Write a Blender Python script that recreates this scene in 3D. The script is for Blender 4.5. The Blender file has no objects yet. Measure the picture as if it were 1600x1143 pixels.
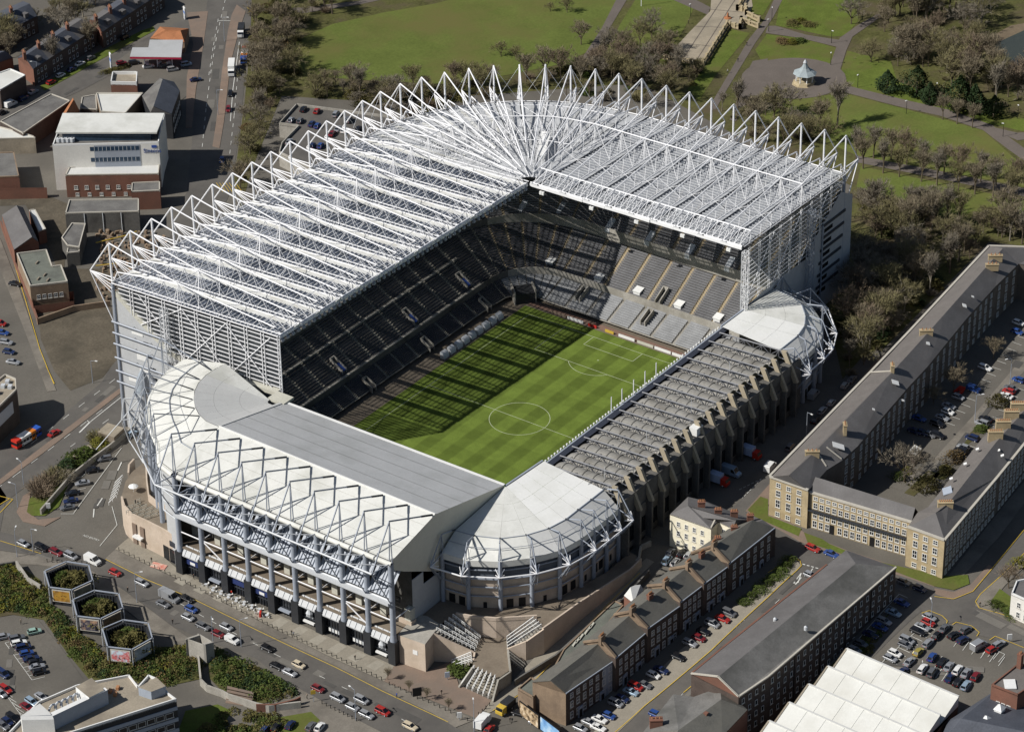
import bpy, bmesh, math, random
from mathutils import Vector, Matrix

# ------------------------------------------------------------------ camera, light, exposure
random.seed(7)
scn = bpy.context.scene
COL = scn.collection
GZ = -8.0                                   # street level; the pitch is z = 0
F_PX, CAM = 4873.025, Vector((-641.704, -468.307, 493.549))
AZ, EL, ROLL = 0.633, 0.539, -0.015
FW = Vector((math.cos(EL)*math.cos(AZ), math.cos(EL)*math.sin(AZ), -math.sin(EL)))
_r = FW.cross(Vector((0, 0, 1))).normalized(); _u = _r.cross(FW)
RT = math.cos(ROLL)*_r + math.sin(ROLL)*_u
UP = -math.sin(ROLL)*_r + math.cos(ROLL)*_u
cam_d = bpy.data.cameras.new('camera'); cam_o = bpy.data.objects.new('camera', cam_d); COL.objects.link(cam_o)
cam_o.matrix_world = Matrix(((RT.x, UP.x, -FW.x, CAM.x), (RT.y, UP.y, -FW.y, CAM.y), (RT.z, UP.z, -FW.z, CAM.z), (0, 0, 0, 1)))
cam_d.sensor_width = 36; cam_d.lens = F_PX/1600*36; cam_d.clip_start = 5; cam_d.clip_end = 6000
scn.camera = cam_o

SUN_AZ, SUN_EL = math.radians(144.0), math.radians(41.2)   # where the sun stands
w = bpy.data.worlds.new('World'); scn.world = w; w.use_nodes = True
nt = w.node_tree; nt.nodes.clear()
sky = nt.nodes.new('ShaderNodeTexSky'); sky.sky_type = 'NISHITA'; sky.sun_disc = False
sky.sun_elevation = SUN_EL; sky.sun_rotation = math.pi/2 - SUN_AZ
bg = nt.nodes.new('ShaderNodeBackground'); bg.inputs['Strength'].default_value = 0.056
wo = nt.nodes.new('ShaderNodeOutputWorld')
nt.links.new(sky.outputs[0], bg.inputs[0]); nt.links.new(bg.outputs[0], wo.inputs[0])
sd = bpy.data.lights.new('sun', 'SUN'); so = bpy.data.objects.new('sun', sd); COL.objects.link(so)
sd.energy = 5.0; sd.angle = math.radians(0.5); sd.color = (1.0, 0.965, 0.91)
to_sun = Vector((math.cos(SUN_EL)*math.cos(SUN_AZ), math.cos(SUN_EL)*math.sin(SUN_AZ), math.sin(SUN_EL)))
so.rotation_euler = to_sun.to_track_quat('Z', 'Y').to_euler(); so.location = (-300, 250, 400)
vs = scn.view_settings
vs.view_transform = 'Standard'; vs.look = 'None'; vs.gamma = 1; vs.exposure = 0.0; vs.use_curve_mapping = False
scn.cycles.max_bounces = 6; scn.cycles.transparent_max_bounces = 12; scn.cycles.diffuse_bounces = 3
scn.cycles.glossy_bounces = 2; scn.cycles.caustics_reflective = False; scn.cycles.caustics_refractive = False

# ------------------------------------------------------------------ helpers
def at(u, v, z=GZ):
    """survey helper: the point of the place at height z that the photograph shows at (u, v)"""
    d = FW*F_PX + (u-800)*RT - (v-571.5)*UP
    return CAM + d*((z-CAM.z)/d.z)
def at_y(u, v, y):
    d = FW*F_PX + (u-800)*RT - (v-571.5)*UP
    return CAM + d*((y-CAM.y)/d.y)
def at_x(u, v, x):
    d = FW*F_PX + (u-800)*RT - (v-571.5)*UP
    return CAM + d*((x-CAM.x)/d.x)
def V(x, y, z): return Vector((x, y, z))

def wloc(o):
    p = Vector((0, 0, 0))
    while o is not None: p += o.location; o = o.parent
    return p

MESH_CACHE = {}
class MB:
    def __init__(s): s.v = []; s.f = []; s.m = []
    def _a(s, pts): n = len(s.v); s.v.extend([tuple(p) for p in pts]); return n
    def poly(s, pts, mi=0):
        n = s._a(pts); s.f.append(tuple(range(n, n+len(pts)))); s.m.append(mi)
    def para(s, o, a, b, c, mi=0):            # a parallelepiped: corner o, edges a b c
        o, a, b, c = Vector(o), Vector(a), Vector(b), Vector(c)
        n = s._a([o, o+a, o+a+b, o+b, o+c, o+a+c, o+a+b+c, o+b+c])
        fl = a.cross(b).dot(c) < 0
        for q in ((0, 3, 2, 1), (4, 5, 6, 7), (0, 1, 5, 4), (1, 2, 6, 5), (2, 3, 7, 6), (3, 0, 4, 7)):
            s.f.append(tuple(n+i for i in (q[::-1] if fl else q))); s.m.append(mi)
    def box(s, cx, cy, z0, sx, sy, sz, rot=0.0, mi=0):
        c, t = math.cos(rot), math.sin(rot)
        ux, uy = Vector((c, t, 0)), Vector((-t, c, 0))
        s.para(Vector((cx, cy, z0))-ux*sx/2-uy*sy/2, ux*sx, uy*sy, (0, 0, sz), mi)
    def beam(s, a, b, wd, ht, mi=0, up=None):
        a, b = Vector(a), Vector(b); d = b-a
        if d.length < 1e-6: return
        upv = Vector(up) if up else Vector((0, 0, 1))
        sd_ = d.cross(upv)
        if sd_.length < 1e-6: sd_ = Vector((1, 0, 0))
        sd_.normalize(); u2 = sd_.cross(d).normalized()
        s.para(a-sd_*wd/2-u2*ht/2, d, sd_*wd, u2*ht, mi)
    def tube(s, a, b, r, n=6, mi=0, r2=None, cap=False):
        a, b = Vector(a), Vector(b); d = (b-a)
        if d.length < 1e-6: return
        d.normalize(); x = d.orthogonal().normalized(); y = d.cross(x); r2 = r if r2 is None else r2
        k = len(s.v)
        for p, rr in ((a, r), (b, r2)):
            for i in range(n):
                t = 2*math.pi*i/n; s.v.append(tuple(p+x*rr*math.cos(t)+y*rr*math.sin(t)))
        for i in range(n):
            j = (i+1) % n; s.f.append((k+i, k+j, k+n+j, k+n+i)); s.m.append(mi)
        if cap:
            s.f.append(tuple(k+n+i for i in range(n))); s.m.append(mi)
            s.f.append(tuple(k+n-1-i for i in range(n))); s.m.append(mi)
    def prism(s, pts, z0, z1, mi=0, mtop=None, bottom=False):
        a = sum(pts[i][0]*pts[(i+1) % len(pts)][1]-pts[(i+1) % len(pts)][0]*pts[i][1] for i in range(len(pts)))
        pts = [(p[0], p[1]) for p in pts]
        if a < 0: pts = pts[::-1]
        n = len(pts)
        for i in range(n):
            p, q = pts[i], pts[(i+1) % n]
            s.poly([(p[0], p[1], z0), (q[0], q[1], z0), (q[0], q[1], z1), (p[0], p[1], z1)], mi)
        s.poly([(p[0], p[1], z1) for p in pts], mi if mtop is None else mtop)
        if bottom: s.poly([(p[0], p[1], z0) for p in pts[::-1]], mi)
    def loft(s, rows, mi=0, closed=False):
        n = len(rows[0]); k = len(s.v)
        for r in rows: s.v.extend([tuple(p) for p in r])
        for i in range(len(rows)-1):
            for j in range(n if closed else n-1):
                j2 = (j+1) % n
                s.f.append((k+i*n+j, k+i*n+j2, k+(i+1)*n+j2, k+(i+1)*n+j)); s.m.append(mi)
    def lathe(s, cx, cy, prof, n=12, mi=0):
        s.loft([[(cx+r*math.cos(2*math.pi*i/n), cy+r*math.sin(2*math.pi*i/n), z) for i in range(n)] for r, z in prof], mi, closed=True)
    def mesh(s, name, mats, smooth=False, off=None):
        me = bpy.data.meshes.new(name)
        vv = s.v if off is None else [(p[0]-off[0], p[1]-off[1], p[2]-off[2]) for p in s.v]
        me.from_pydata(vv, [], s.f)
        for m_ in (mats if isinstance(mats, (list, tuple)) else [mats]): me.materials.append(m_)
        if any(s.m): me.polygons.foreach_set('material_index', s.m)
        if smooth: me.polygons.foreach_set('use_smooth', [True]*len(me.polygons))
        me.update(); return me
    def build(s, name, mats, parent=None, kind=None, smooth=False):
        me = s.mesh(name, mats, smooth, wloc(parent) if parent else None)
        o = bpy.data.objects.new(name, me); COL.objects.link(o)
        if parent: o.parent = parent
        if kind: o['kind'] = kind
        return o

def thing(name, label, cat, loc=(0, 0, 0), group=None, rz=0.0):
    o = bpy.data.objects.new(name, None); COL.objects.link(o)
    o.empty_display_size = 1; o.location = loc; o.rotation_euler = (0, 0, rz)
    o['label'] = label; o['category'] = cat
    if group: o['group'] = group
    return o
def inst(name, mesh, parent=None, loc=(0, 0, 0), rz=0.0, sc=None, mats=None):
    o = bpy.data.objects.new(name, mesh); COL.objects.link(o)
    o.parent = parent; o.location = loc; o.rotation_euler = (0, 0, rz)
    if sc: o.scale = sc
    if mats:
        for i, m_ in mats.items(): o.material_slots[i].link = 'OBJECT'; o.material_slots[i].material = m_
    return o
def tag(o, label, cat, group=None):
    o['label'] = label; o['category'] = cat
    if group: o['group'] = group
    return o

def srgb(r, g, b):
    f = lambda c: (c/255/12.92) if c/255 <= .04045 else ((c/255+.055)/1.055)**2.4
    return (f(r), f(g), f(b))
def mat(name, rgb, rough=.8, metal=0.0, var=.18, scale=.25, fine=2.5, spec=.3, bump=0.0, dark=None, dscale=.05):
    """principled with two octaves of position noise; 'dark' adds broad stains of another colour"""
    m = bpy.data.materials.new(name); m.use_nodes = True
    n = m.node_tree.nodes; l = m.node_tree.links; b = n['Principled BSDF']
    b.inputs['Roughness'].default_value = rough; b.inputs['Metallic'].default_value = metal
    b.inputs['Specular IOR Level'].default_value = spec
    if var <= 0: b.inputs['Base Color'].default_value = (*rgb, 1); return m
    g = n.new('ShaderNodeNewGeometry')
    n1 = n.new('ShaderNodeTexNoise'); n1.inputs['Scale'].default_value = scale; n1.inputs['Detail'].default_value = 4
    n2 = n.new('ShaderNodeTexNoise'); n2.inputs['Scale'].default_value = fine; n2.inputs['Detail'].default_value = 2
    l.new(g.outputs['Position'], n1.inputs['Vector']); l.new(g.outputs['Position'], n2.inputs['Vector'])
    ad = n.new('ShaderNodeMath'); ad.operation = 'ADD'; l.new(n1.outputs[0], ad.inputs[0]); l.new(n2.outputs[0], ad.inputs[1])
    mr = n.new('ShaderNodeMapRange'); l.new(ad.outputs[0], mr.inputs[0])
    mr.inputs[1].default_value = .65; mr.inputs[2].default_value = 1.35
    mr.inputs[3].default_value = 1-var; mr.inputs[4].default_value = 1+var
    mx = n.new('ShaderNodeMix'); mx.data_type = 'RGBA'; mx.blend_type = 'MULTIPLY'; mx.inputs[0].default_value = 1
    mx.inputs[6].default_value = (*rgb, 1); l.new(mr.outputs[0], mx.inputs[7])
    out = mx.outputs[2]
    if dark:
        n3 = n.new('ShaderNodeTexNoise'); n3.inputs['Scale'].default_value = dscale; n3.inputs['Detail'].default_value = 5; n3.inputs['Roughness'].default_value = .65
        l.new(g.outputs['Position'], n3.inputs['Vector'])
        r3 = n.new('ShaderNodeMapRange'); l.new(n3.outputs[0], r3.inputs[0]); r3.inputs[1].default_value = .46; r3.inputs[2].default_value = .66
        m3 = n.new('ShaderNodeMix'); m3.data_type = 'RGBA'; l.new(r3.outputs[0], m3.inputs[0]); l.new(out, m3.inputs[6]); m3.inputs[7].default_value = (*dark, 1)
        out = m3.outputs[2]
    l.new(out, b.inputs['Base Color'])
    if bump > 0:
        bp = n.new('ShaderNodeBump'); bp.inputs['Strength'].default_value = bump; bp.inputs['Distance'].default_value = .3
        l.new(n2.outputs[0], bp.inputs['Height']); l.new(bp.outputs[0], b.inputs['Normal'])
    return m
def glassmat(name, tint, alpha, rough=.15):
    """thin sheet: part see-through, part tinted"""
    m = mat(name, tint, rough, 0, .12, .3, 1.2, .5)
    n = m.node_tree.nodes; l = m.node_tree.links
    t = n.new('ShaderNodeBsdfTransparent'); mx = n.new('ShaderNodeMixShader'); mx.inputs[0].default_value = alpha
    l.new(t.outputs[0], mx.inputs[1]); l.new(n['Principled BSDF'].outputs[0], mx.inputs[2]); l.new(mx.outputs[0], n['Material Output'].inputs[0])
    return m

M = {}
M['white_steel'] = mat('white painted steel', (.80, .80, .81), .45, 0, .06)
M['grey_steel'] = mat('grey painted steel', (.30, .33, .38), .45, 0, .10)
M['pale_steel'] = mat('pale grey steel', (.52, .54, .56), .45, 0, .10)
M['dark_steel'] = mat('dark steel', (.045, .05, .06), .5, 0, .2)
M['charcoal'] = mat('charcoal cladding', (.03, .032, .036), .5, 0, .25)
M['roof_grey'] = mat('grey metal roof sheet', (.43, .435, .435), .5, .0, .07, .12, 1.6, dark=(.375, .38, .375), dscale=.09)
M['roof_white'] = mat('off white roof membrane', (.66, .66, .62), .6, 0, .06, .15, 1.4, dark=(.53, .53, .485), dscale=.09)
M['roof_bright'] = mat('white roof membrane', (.74, .74, .71), .6, 0, .05, .2, 1.5, dark=(.65, .65, .61), dscale=.1)
M['roof_pale'] = mat('pale grey roof membrane', (.57, .57, .55), .6, 0, .06, .2, 1.5)
M['gutter'] = mat('cream gutter sheet', (.66, .66, .63), .6, 0, .12, .3, 1.2, dark=(.52, .51, .46), dscale=.2)
M['grey_sheet'] = mat('grey roof strip', (.46, .47, .48), .5, 0, .1)
M['clear'] = glassmat('clear roof glazing', (.17, .20, .27), .45)
M['milky'] = glassmat('milky roof glazing', (.34, .37, .44), .6)
M['gable_glass'] = glassmat('gable glazing', (.07, .08, .09), .55)
M['gable_clear'] = glassmat('clear gable glazing', (.30, .36, .34), .22)
M['milky_pale'] = glassmat('pale roof glazing', (.40, .42, .46), .62)
M['concrete'] = mat('concrete', (.36, .34, .30), .85, 0, .18, .3, 2.0, dark=(.24, .225, .19), dscale=.12)
M['dark_concrete'] = mat('dark concrete', (.13, .125, .115), .9, 0, .25, .3, 2, dark=(.07, .066, .06), dscale=.15)  # concrete in a dark tone with darker blotches
M['tan_concrete'] = mat('tan concrete', (.36, .31, .225), .85, 0, .15, .4, 2)
M['pink_wall'] = mat('pale pink render', (.52, .43, .345), .85, 0, .10, .3, 2, dark=(.42, .34, .26), dscale=.12)
M['cream_panel'] = mat('cream panel', (.50, .49, .42), .6, 0, .08)
M['grey_panel'] = mat('grey wall panel', (.46, .47, .475), .55, 0, .08, .2, 1)
M['beige_gable'] = mat('beige gable cladding', (.60, .575, .48), .6, 0, .06, .2, 1)
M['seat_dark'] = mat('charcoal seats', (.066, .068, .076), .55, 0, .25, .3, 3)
M['seat_lit'] = mat('sunlit seats', (.15, .15, .155), .5, 0, .22, .3, 3)  # lighter copy of the charcoal seats; sunlight is put into the colour
M['seat_sheen'] = mat('sheen toned seats', (.27, .275, .28), .5, 0, .2, .3, 3)  # palest copy of those seats; their sheen is put into the colour
M['tread'] = mat('concrete terrace', (.16, .155, .142), .9, 0, .2)
M['aisle'] = mat('buff aisle', (.40, .33, .22), .9, 0, .18)
M['aisle_grey'] = mat('grey aisle', (.32, .30, .25), .9, 0, .18)
M['blue'] = mat('blue covering', (.04, .09, .33), .6, 0, .15)
M['glass_dark'] = mat('dark window glass', (.012, .014, .018), .12, 0, .3, .4, 1, .5)
M['glass_blue'] = mat('blue window glass', (.03, .055, .09), .12, 0, .3, .4, 1, .5)
M['deck'] = mat('brown deck paving', (.20, .165, .125), .9, 0, .15, .3, 2, dark=(.15, .12, .09), dscale=.1)
M['white_paint'] = mat('white paint', (.72, .72, .70), .6, 0, .08)
M['line_paint'] = mat('worn road paint', (.60, .60, .56), .8, 0, .2, .8, 4)
M['yellow_paint'] = mat('yellow road paint', (.52, .36, .05), .8, 0, .2, .8, 4)
M['lead'] = mat('grey lead vault', (.27, .26, .235), .6, 0, .18, .3, 1.4, dark=(.17, .16, .14), dscale=.15)
mat_truss = mat('dark grey truss steel', (.17, .175, .19), .5, 0, .1)
M['red'] = mat('red paint', (.45, .03, .025), .4, 0, .08)
M['black'] = mat('black metal', (.015, .015, .016), .5, 0, .2)
# ------------------------------------------------------------------ pitch
def pitch_mat():
    m = mat('mown pitch grass', (.108, .150, .027), .95, 0, .16, .5, 3, .1)
    n = m.node_tree.nodes; l = m.node_tree.links; b = n['Principled BSDF']
    src = b.inputs['Base Color'].links[0].from_socket
    g = n.new('ShaderNodeNewGeometry'); sp = n.new('ShaderNodeSeparateXYZ'); l.new(g.outputs['Position'], sp.inputs[0])
    def wave(ax, per, ph):
        a = n.new('ShaderNodeMath'); a.operation = 'MULTIPLY_ADD'; l.new(sp.outputs[ax], a.inputs[0]); a.inputs[1].default_value = 2*math.pi/per; a.inputs[2].default_value = ph
        s = n.new('ShaderNodeMath'); s.operation = 'SINE'; l.new(a.outputs[0], s.inputs[0])
        c = n.new('ShaderNodeMapRange'); l.new(s.outputs[0], c.inputs[0]); c.inputs[1].default_value = -.25; c.inputs[2].default_value = .25
        return c.outputs[0]
    w1 = wave('Y', 8.5, .4); w2 = wave('X', 10.5, 1.2)
    k = n.new('ShaderNodeMath'); k.operation = 'MULTIPLY_ADD'; l.new(w1, k.inputs[0]); k.inputs[1].default_value = .32; k.inputs[2].default_value = .80
    k2 = n.new('ShaderNodeMath'); k2.operation = 'MULTIPLY_ADD'; l.new(w2, k2.inputs[0]); k2.inputs[1].default_value = .13; l.new(k.outputs[0], k2.inputs[2])
    mx = n.new('ShaderNodeMix'); mx.data_type = 'RGBA'; mx.blend_type = 'MULTIPLY'; mx.inputs[0].default_value = 1
    l.new(src, mx.inputs[6]); l.new(k2.outputs[0], mx.inputs[7]); l.new(mx.outputs[2], b.inputs['Base Color'])
    return m
mb = MB(); mb.prism([(-62, -44), (66, -44), (66, 48), (-62, 48)], -8.2, -.06)
mb.build('pitch_surround', mat('brown track', (.15, .125, .095), .9, 0, .2, .3, 2), kind='structure')
mb = MB(); mb.poly([(-58, -38.5, 0), (56.5, -38.5, 0), (56.5, 38.4, 0), (-58, 38.4, 0)])
mb.build('pitch', pitch_mat(), kind='structure')
mb = MB(); mb.poly([(57.4, -39, -.03), (60.2, -39, -.03), (60.2, 38, -.03), (57.4, 38, -.03)]); mb.build('goal_line_track', mat('red brown track', (.20, .125, .095), .9, 0, .2, .3, 2), kind='structure')
ln = MB(); LW = .15
def seg(x0, y0, x1, y1):
    d = Vector((x1-x0, y1-y0, 0)); L = d.length; d /= L; nrm = Vector((-d.y, d.x, 0))*LW/2; a = Vector((x0, y0, .02)); b_ = Vector((x1, y1, .02))
    ln.poly([a-nrm, b_-nrm, b_+nrm, a+nrm])
def arc(cx, cy, r, t0, t1, n=40):
    for i in range(n):
        a, b_ = t0+(t1-t0)*i/n, t0+(t1-t0)*(i+1)/n
        ln.poly([(cx+(r-LW/2)*math.cos(a), cy+(r-LW/2)*math.sin(a), .02), (cx+(r+LW/2)*math.cos(a), cy+(r+LW/2)*math.sin(a), .02), (cx+(r+LW/2)*math.cos(b_), cy+(r+LW/2)*math.sin(b_), .02), (cx+(r-LW/2)*math.cos(b_), cy+(r-LW/2)*math.sin(b_), .02)])
for s in (-1, 1):
    seg(52.5*s, -34, 52.5*s, 34); seg(-52.5, 34*s, 52.5, 34*s)
    seg(36*s, -20.16, 36*s, 20.16); seg(47*s, -9.16, 47*s, 9.16)
    for t in (-1, 1): seg(36*s, 20.16*t, 52.5*s, 20.16*t); seg(47*s, 9.16*t, 52.5*s, 9.16*t)
    t0 = math.acos(5.5/9.15); c = math.pi if s > 0 else 0
    arc(41.5*s, 0, 9.15, c-t0, c+t0, 20)
    arc(41.5*s, 0, .2, 0, 6.28, 8)
seg(0, -34, 0, 34); arc(0, 0, 9.15, 0, 2*math.pi, 60)
ln.build('pitch_markings', mat('pitch line paint', (.46, .50, .34), .9, 0, .15, 1, 3), kind='structure')

# ------------------------------------------------------------------ the tall L-shaped stand
stand = thing('tall_stand', 'tall L-shaped stand roofed with white steel trusses and pointed masts', 'stand', (-60, 106, GZ))
MP = [(-61.5, 103.7), (-52.2, 103.7), (-42.9, 103.5), (-34, 103.4), (-24.9, 103.2), (-15.8, 102.9), (-6.6, 102.7), (2.4, 102.5), (11.2, 102.2), (20.1, 101.8), (28.9, 101.6), (37.6, 101.3), (46.6, 101.2), (55.4, 100.9), (63.9, 100.2), (72.1, 98.5), (79.8, 95.7), (87, 91.8), (93.8, 87), (100, 81.5), (105.4, 75), (110.2, 68), (114, 60.6), (116.6, 52.6), (118.1, 44.4), (119.1, 36.1), (119.4, 26.8), (119.5, 18), (119.7, 9.8), (120, 1.6), (120, -6.6), (120.2, -14.9), (120.6, -23.1), (120.9, -31.4), (121.1, -39)]
NM = len(MP)
ZR, ZA = 42.0, 55.5
def front(i):
    x, y = MP[i]
    if i <= 13:
        fx = x+3.7+(.9 if i > 9 else 0); return (min(fx, 59.5), 42.6-(fx+57.9)*.030)
    if i >= 25:
        k = (i-25)/9; return (60.0+k*2.3, y+1.0-(.0 if i > 25 else -1.5))
    k = (i-13)/12; return (59.6+.6*k, 39.1-.5*k)
FP = [front(i) for i in range(NM)]
def fr(i, d, z):                                  # a point of frame i, d metres in from its mast
    m_, f_ = Vector((*MP[i], 0)), Vector((*FP[i], 0)); t = (f_-m_).normalized()
    p = m_+t*d; return Vector((p.x, p.y, z))
LEN = [(Vector(MP[i])-Vector(FP[i])).length for i in range(NM)]
def topz(d, D): 
    pts = [(2.3, 46.4), (25, 49.2), (42, 47.0), (60, 44.8)]
    for (a, za), (b_, zb) in zip(pts, pts[1:]):
        if d <= b_: return za+(zb-za)*(d-a)/(b_-a)
    return 44.8
for i in range(NM):
    D = LEN[i]; fan = 14 <= i <= 24
    dend = D-1.6
    if fan: dend = D-5 if i % 2 else D-18
    side = (fr(i, 10, 0)-fr(i, 0, 0)).normalized().cross(Vector((0, 0, 1)))
    mb = MB()                                     # mast: post, ties, outrigger tip
    mb.tube(fr(i, 0, ZR-.5), fr(i, 0, ZA), .31, 8); ap = fr(i, 0, ZA); tip = fr(i, -8.2, 44)
    mb.tube(ap, tip, .2); mb.tube(ap, fr(i, 25, 49.2), .22)
    for s in (-1, 1):
        mb.tube(tip, fr(i, 1.0, 43.4)+side*s*.9, .17); mb.tube(tip, fr(i, .2, 40.5)+side*s*.6, .14)
    mb.tube(tip, fr(i, -.3, 27.6), .2); mb.tube(tip, fr(i, -.1, 38.4), .12)
    mb.build('mast', M['white_steel'], stand)
    mb = MB()                                     # roof truss
    tops = []; d = 2.3
    while d < dend-2: tops.append(d); d += 5.7
    tops.append(dend)
    for a, b_ in zip(tops, tops[1:]): mb.tube(fr(i, a, topz(a, D)), fr(i, b_, topz(b_, D)), .2, 6)
    for s in (-1, 1):
        if (fan or i > 24) and s > 0: continue
        mb.tube(fr(i, .5, ZR+.55)+side*s*.8, fr(i, min(dend+1.5, D), ZR+.55)+side*s*.8, .17, 5)
    for k, a in enumerate(tops):
        tp = fr(i, a, topz(a, D))
        for s in (-1, 1):
            for dd in ((-2.85, 2.85) if i < 20 and s < 0 else (2.85,) if i < 14 else () if s > 0 else (-2.0, 2.0)):
                e = a+dd
                if .2 < e < dend+1.6: mb.tube(tp, fr(i, e, ZR+.55)+side*s*.8, .07, 4)
        if abs(a-25) < 3:
            for dd in (-1.4, 0, 1.4):
                for s in (-1, 1): mb.tube(fr(i, 25, 49.2), fr(i, 25+dd, ZR+.55)+side*s*.8, .075, 4)
    mb.tube(fr(i, .3, ZR+.4), fr(i, 2.3, 46.4), .2)
    mb.build('roof_truss', M['white_steel'], stand)
    mb = MB(); mb.tube(fr(i, 0, GZ), fr(i, 0, ZR), .55, 8); mb.build('column', M['grey_steel'], stand)
for i in range(NM-1):
    fan = 13 <= i <= 24
    west = i < 13
    def q(a, b_, d0, d1, z):                     # patch of the bay between fractions a..b across and d0..d1 in (fractions of length)
        def P(s, t):
            A = fr(i, LEN[i]*t, z); B = fr(i+1, LEN[i+1]*t, z); return A.lerp(B, s)
        return [P(a, d0), P(b_, d0), P(b_, d1), P(a, d1)]
    if fan:
        mb = MB(); mb.poly(q(0.02, .98, 0.01, .93, ZR+.25)); mb.build('roof_panel', M['grey_sheet'], stand)
        mb = MB(); p = q(.42, .58, 0.03, .55, ZR+.5); mb.poly(p); mb.build('gutter', M['gutter'] if i < 19 else M['roof_grey'], stand)
    else:
        e0, e1 = (.0, .72) if west else (.30, 1.0)
        mb = MB(); mb.poly(q(e0, e1, .005, .40, ZR+.25)); mb.build('roof_panel', M['milky'] if west else M['milky_pale'], stand)
        mb = MB(); mb.poly(q(e0, e1, .40, .995, ZR+.25)); mb.build('roof_panel', M['clear'] if west else M['milky_pale'], stand)
        s0, s1 = (.72, .96) if west else (.03, .30)
        A = q(s0, s1, .003, 1.0, ZR+.45)
        mb = MB(); mb.para(A[0], A[1]-A[0], A[3]-A[0], Vector((0, 0, -.35))); mb.build('gutter', M['gutter'] if west else M['grey_sheet'], stand)
        mb = MB()
        if not west: A = q(.255, .30, .003, 1.0, ZR+.55); mb.para(A[0], A[1]-A[0], A[3]-A[0], Vector((0, 0, -.4))); mb.build('roof_seam', M['dark_steel'], stand); mb = MB()
        for k in range(38):
            t = .02+k*.0258
            a, b_ = q(e0, e1, t, t+.01, ZR+.38)[:2]; mb.beam(a, b_, .24 if west and k % 4 else .36, .16)
        mb.build('purlins', M['grey_panel'], stand, kind='stuff')
    mb = MB()                                     # ties between neighbouring trusses
    a, b_ = fr(i, 25, 49.2), fr(i+1, 25, 49.2); mb.tube(a, b_, .2 if i >= 13 else .10)
    mb.build('tie', M['white_steel'], stand); mb = MB(); mb.tube(fr(i, 0, ZR+.3), fr(i+1, 0, ZR+.3), .2); mb.build('tie', M['white_steel'], stand); mb = MB()
    mb.tube(fr(i, 25, 49.2), fr(i+1, 32, ZR+.6), .09, 4); mb.tube(fr(i+1, 25, 49.2), fr(i, 32, ZR+.6), .09, 4)
    if not fan:
        mb.tube(fr(i, 12, 46.0), fr(i+1, 12, ZR+.6), .07, 4); mb.tube(fr(i, 42, topz(42, 0)), fr(i+1, 42, ZR+.6), .09, 4); mb.tube(fr(i+1, 42, topz(42, 0)), fr(i, 42, ZR+.6), .07, 4)
        dE = LEN[i]-.4
        mb.tube(fr(i, dE, ZR+.4), fr(i+1, dE, ZR+.4), .24)
        mb.tube(fr(i, dE-5, 45.4), fr(i+1, dE-5, 45.4), .2 if i > 20 else .10)
        n = 4
        for k in range(n):
            p0 = fr(i, dE-5, 45.4).lerp(fr(i+1, dE-5, 45.4), k/n); p1 = fr(i, dE, ZR+.4).lerp(fr(i+1, dE, ZR+.4), (k+.5)/n); p2 = fr(i, dE-5, 45.4).lerp(fr(i+1, dE-5, 45.4), (k+1)/n)
            mb.tube(p0, p1, .09, 4); mb.tube(p1, p2, .09, 4)
        mb.beam(fr(i, dE+.2, ZR-.3), fr(i+1, dE+.2, ZR-.3), .5, .9)
    else:
        mb.tube(fr(i, 14, 47.7), fr(i+1, 14, 47.7), .14); mb.tube(fr(i, 38, 47.2), fr(i+1, 38, 47.2), .13)
        mb.tube(fr(i, 14, 47.7), fr(i+1, 25, 49.2), .10, 4); mb.tube(fr(i+1, 38, 47.2), fr(i, 25, 49.2), .10, 4)
    mb.build('bracing', M['white_steel'], stand, kind='stuff')
    if 12 <= i <= 26:                             # thin cross wires between the masts round the corner
        mb = MB(); mb.tube(fr(i, 0, ZA-.5), fr(i+1, 0, ZR), .05, 4); mb.tube(fr(i+1, 0, ZA-.5), fr(i, 0, ZR), .05, 4); mb.build('brace_wire', M['pale_steel'], stand)
# white access ramp lying on the corner roof
a = at(895, 205, 45); b_ = at(842, 245, 45)
mb = MB(); p = [at(u, v, 45.0) for u, v in ((846, 205), (861, 206), (851, 243), (839, 243))]; mb.poly(p); mb.poly([Vector(x)-Vector((0, 0, .5)) for x in p[::-1]])
for a, b_ in zip(p, p[1:]+p[:1]): mb.poly([a, a-Vector((0, 0, .5)), b_-Vector((0, 0, .5)), b_])
mb.build('walkway', M['white_paint'], stand)
# floodlights under the front edges
for i in range(25, NM-1):
    for s in (.42, .5):
        p = fr(i, LEN[i]+.3, ZR-1.6).lerp(fr(i+1, LEN[i+1]+.3, ZR-1.6), s)
        if i % 2 == 1:
            mb = MB(); mb.box(p.x-.3, p.y, p.z-.5, .6, .75, 1.0); mb.build('floodlight', M['white_paint'], stand)
for i in range(0, 13):
    for s in (.1, .35, .6, .85):
        p = fr(i, LEN[i]+.2, ZR-1.3).lerp(fr(i+1, LEN[i+1]+.2, ZR-1.3), s)
        mb = MB(); mb.box(p.x, p.y, p.z-.4, .9, .6, .8); mb.tube(p, p+Vector((0, 0, 1.3)), .12, 4); mb.build('floodlight', M['grey_steel'], stand)
# back wall
mb = MB()
for i in range(NM-1):
    a, b_ = fr(i, 1.2, 0), fr(i+1, 1.2, 0); mb.poly([(a.x, a.y, GZ), (a.x, a.y, 39.6), (b_.x, b_.y, 39.6), (b_.x, b_.y, GZ)])
mb.build('back_wall', M['grey_panel'], stand)

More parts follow.
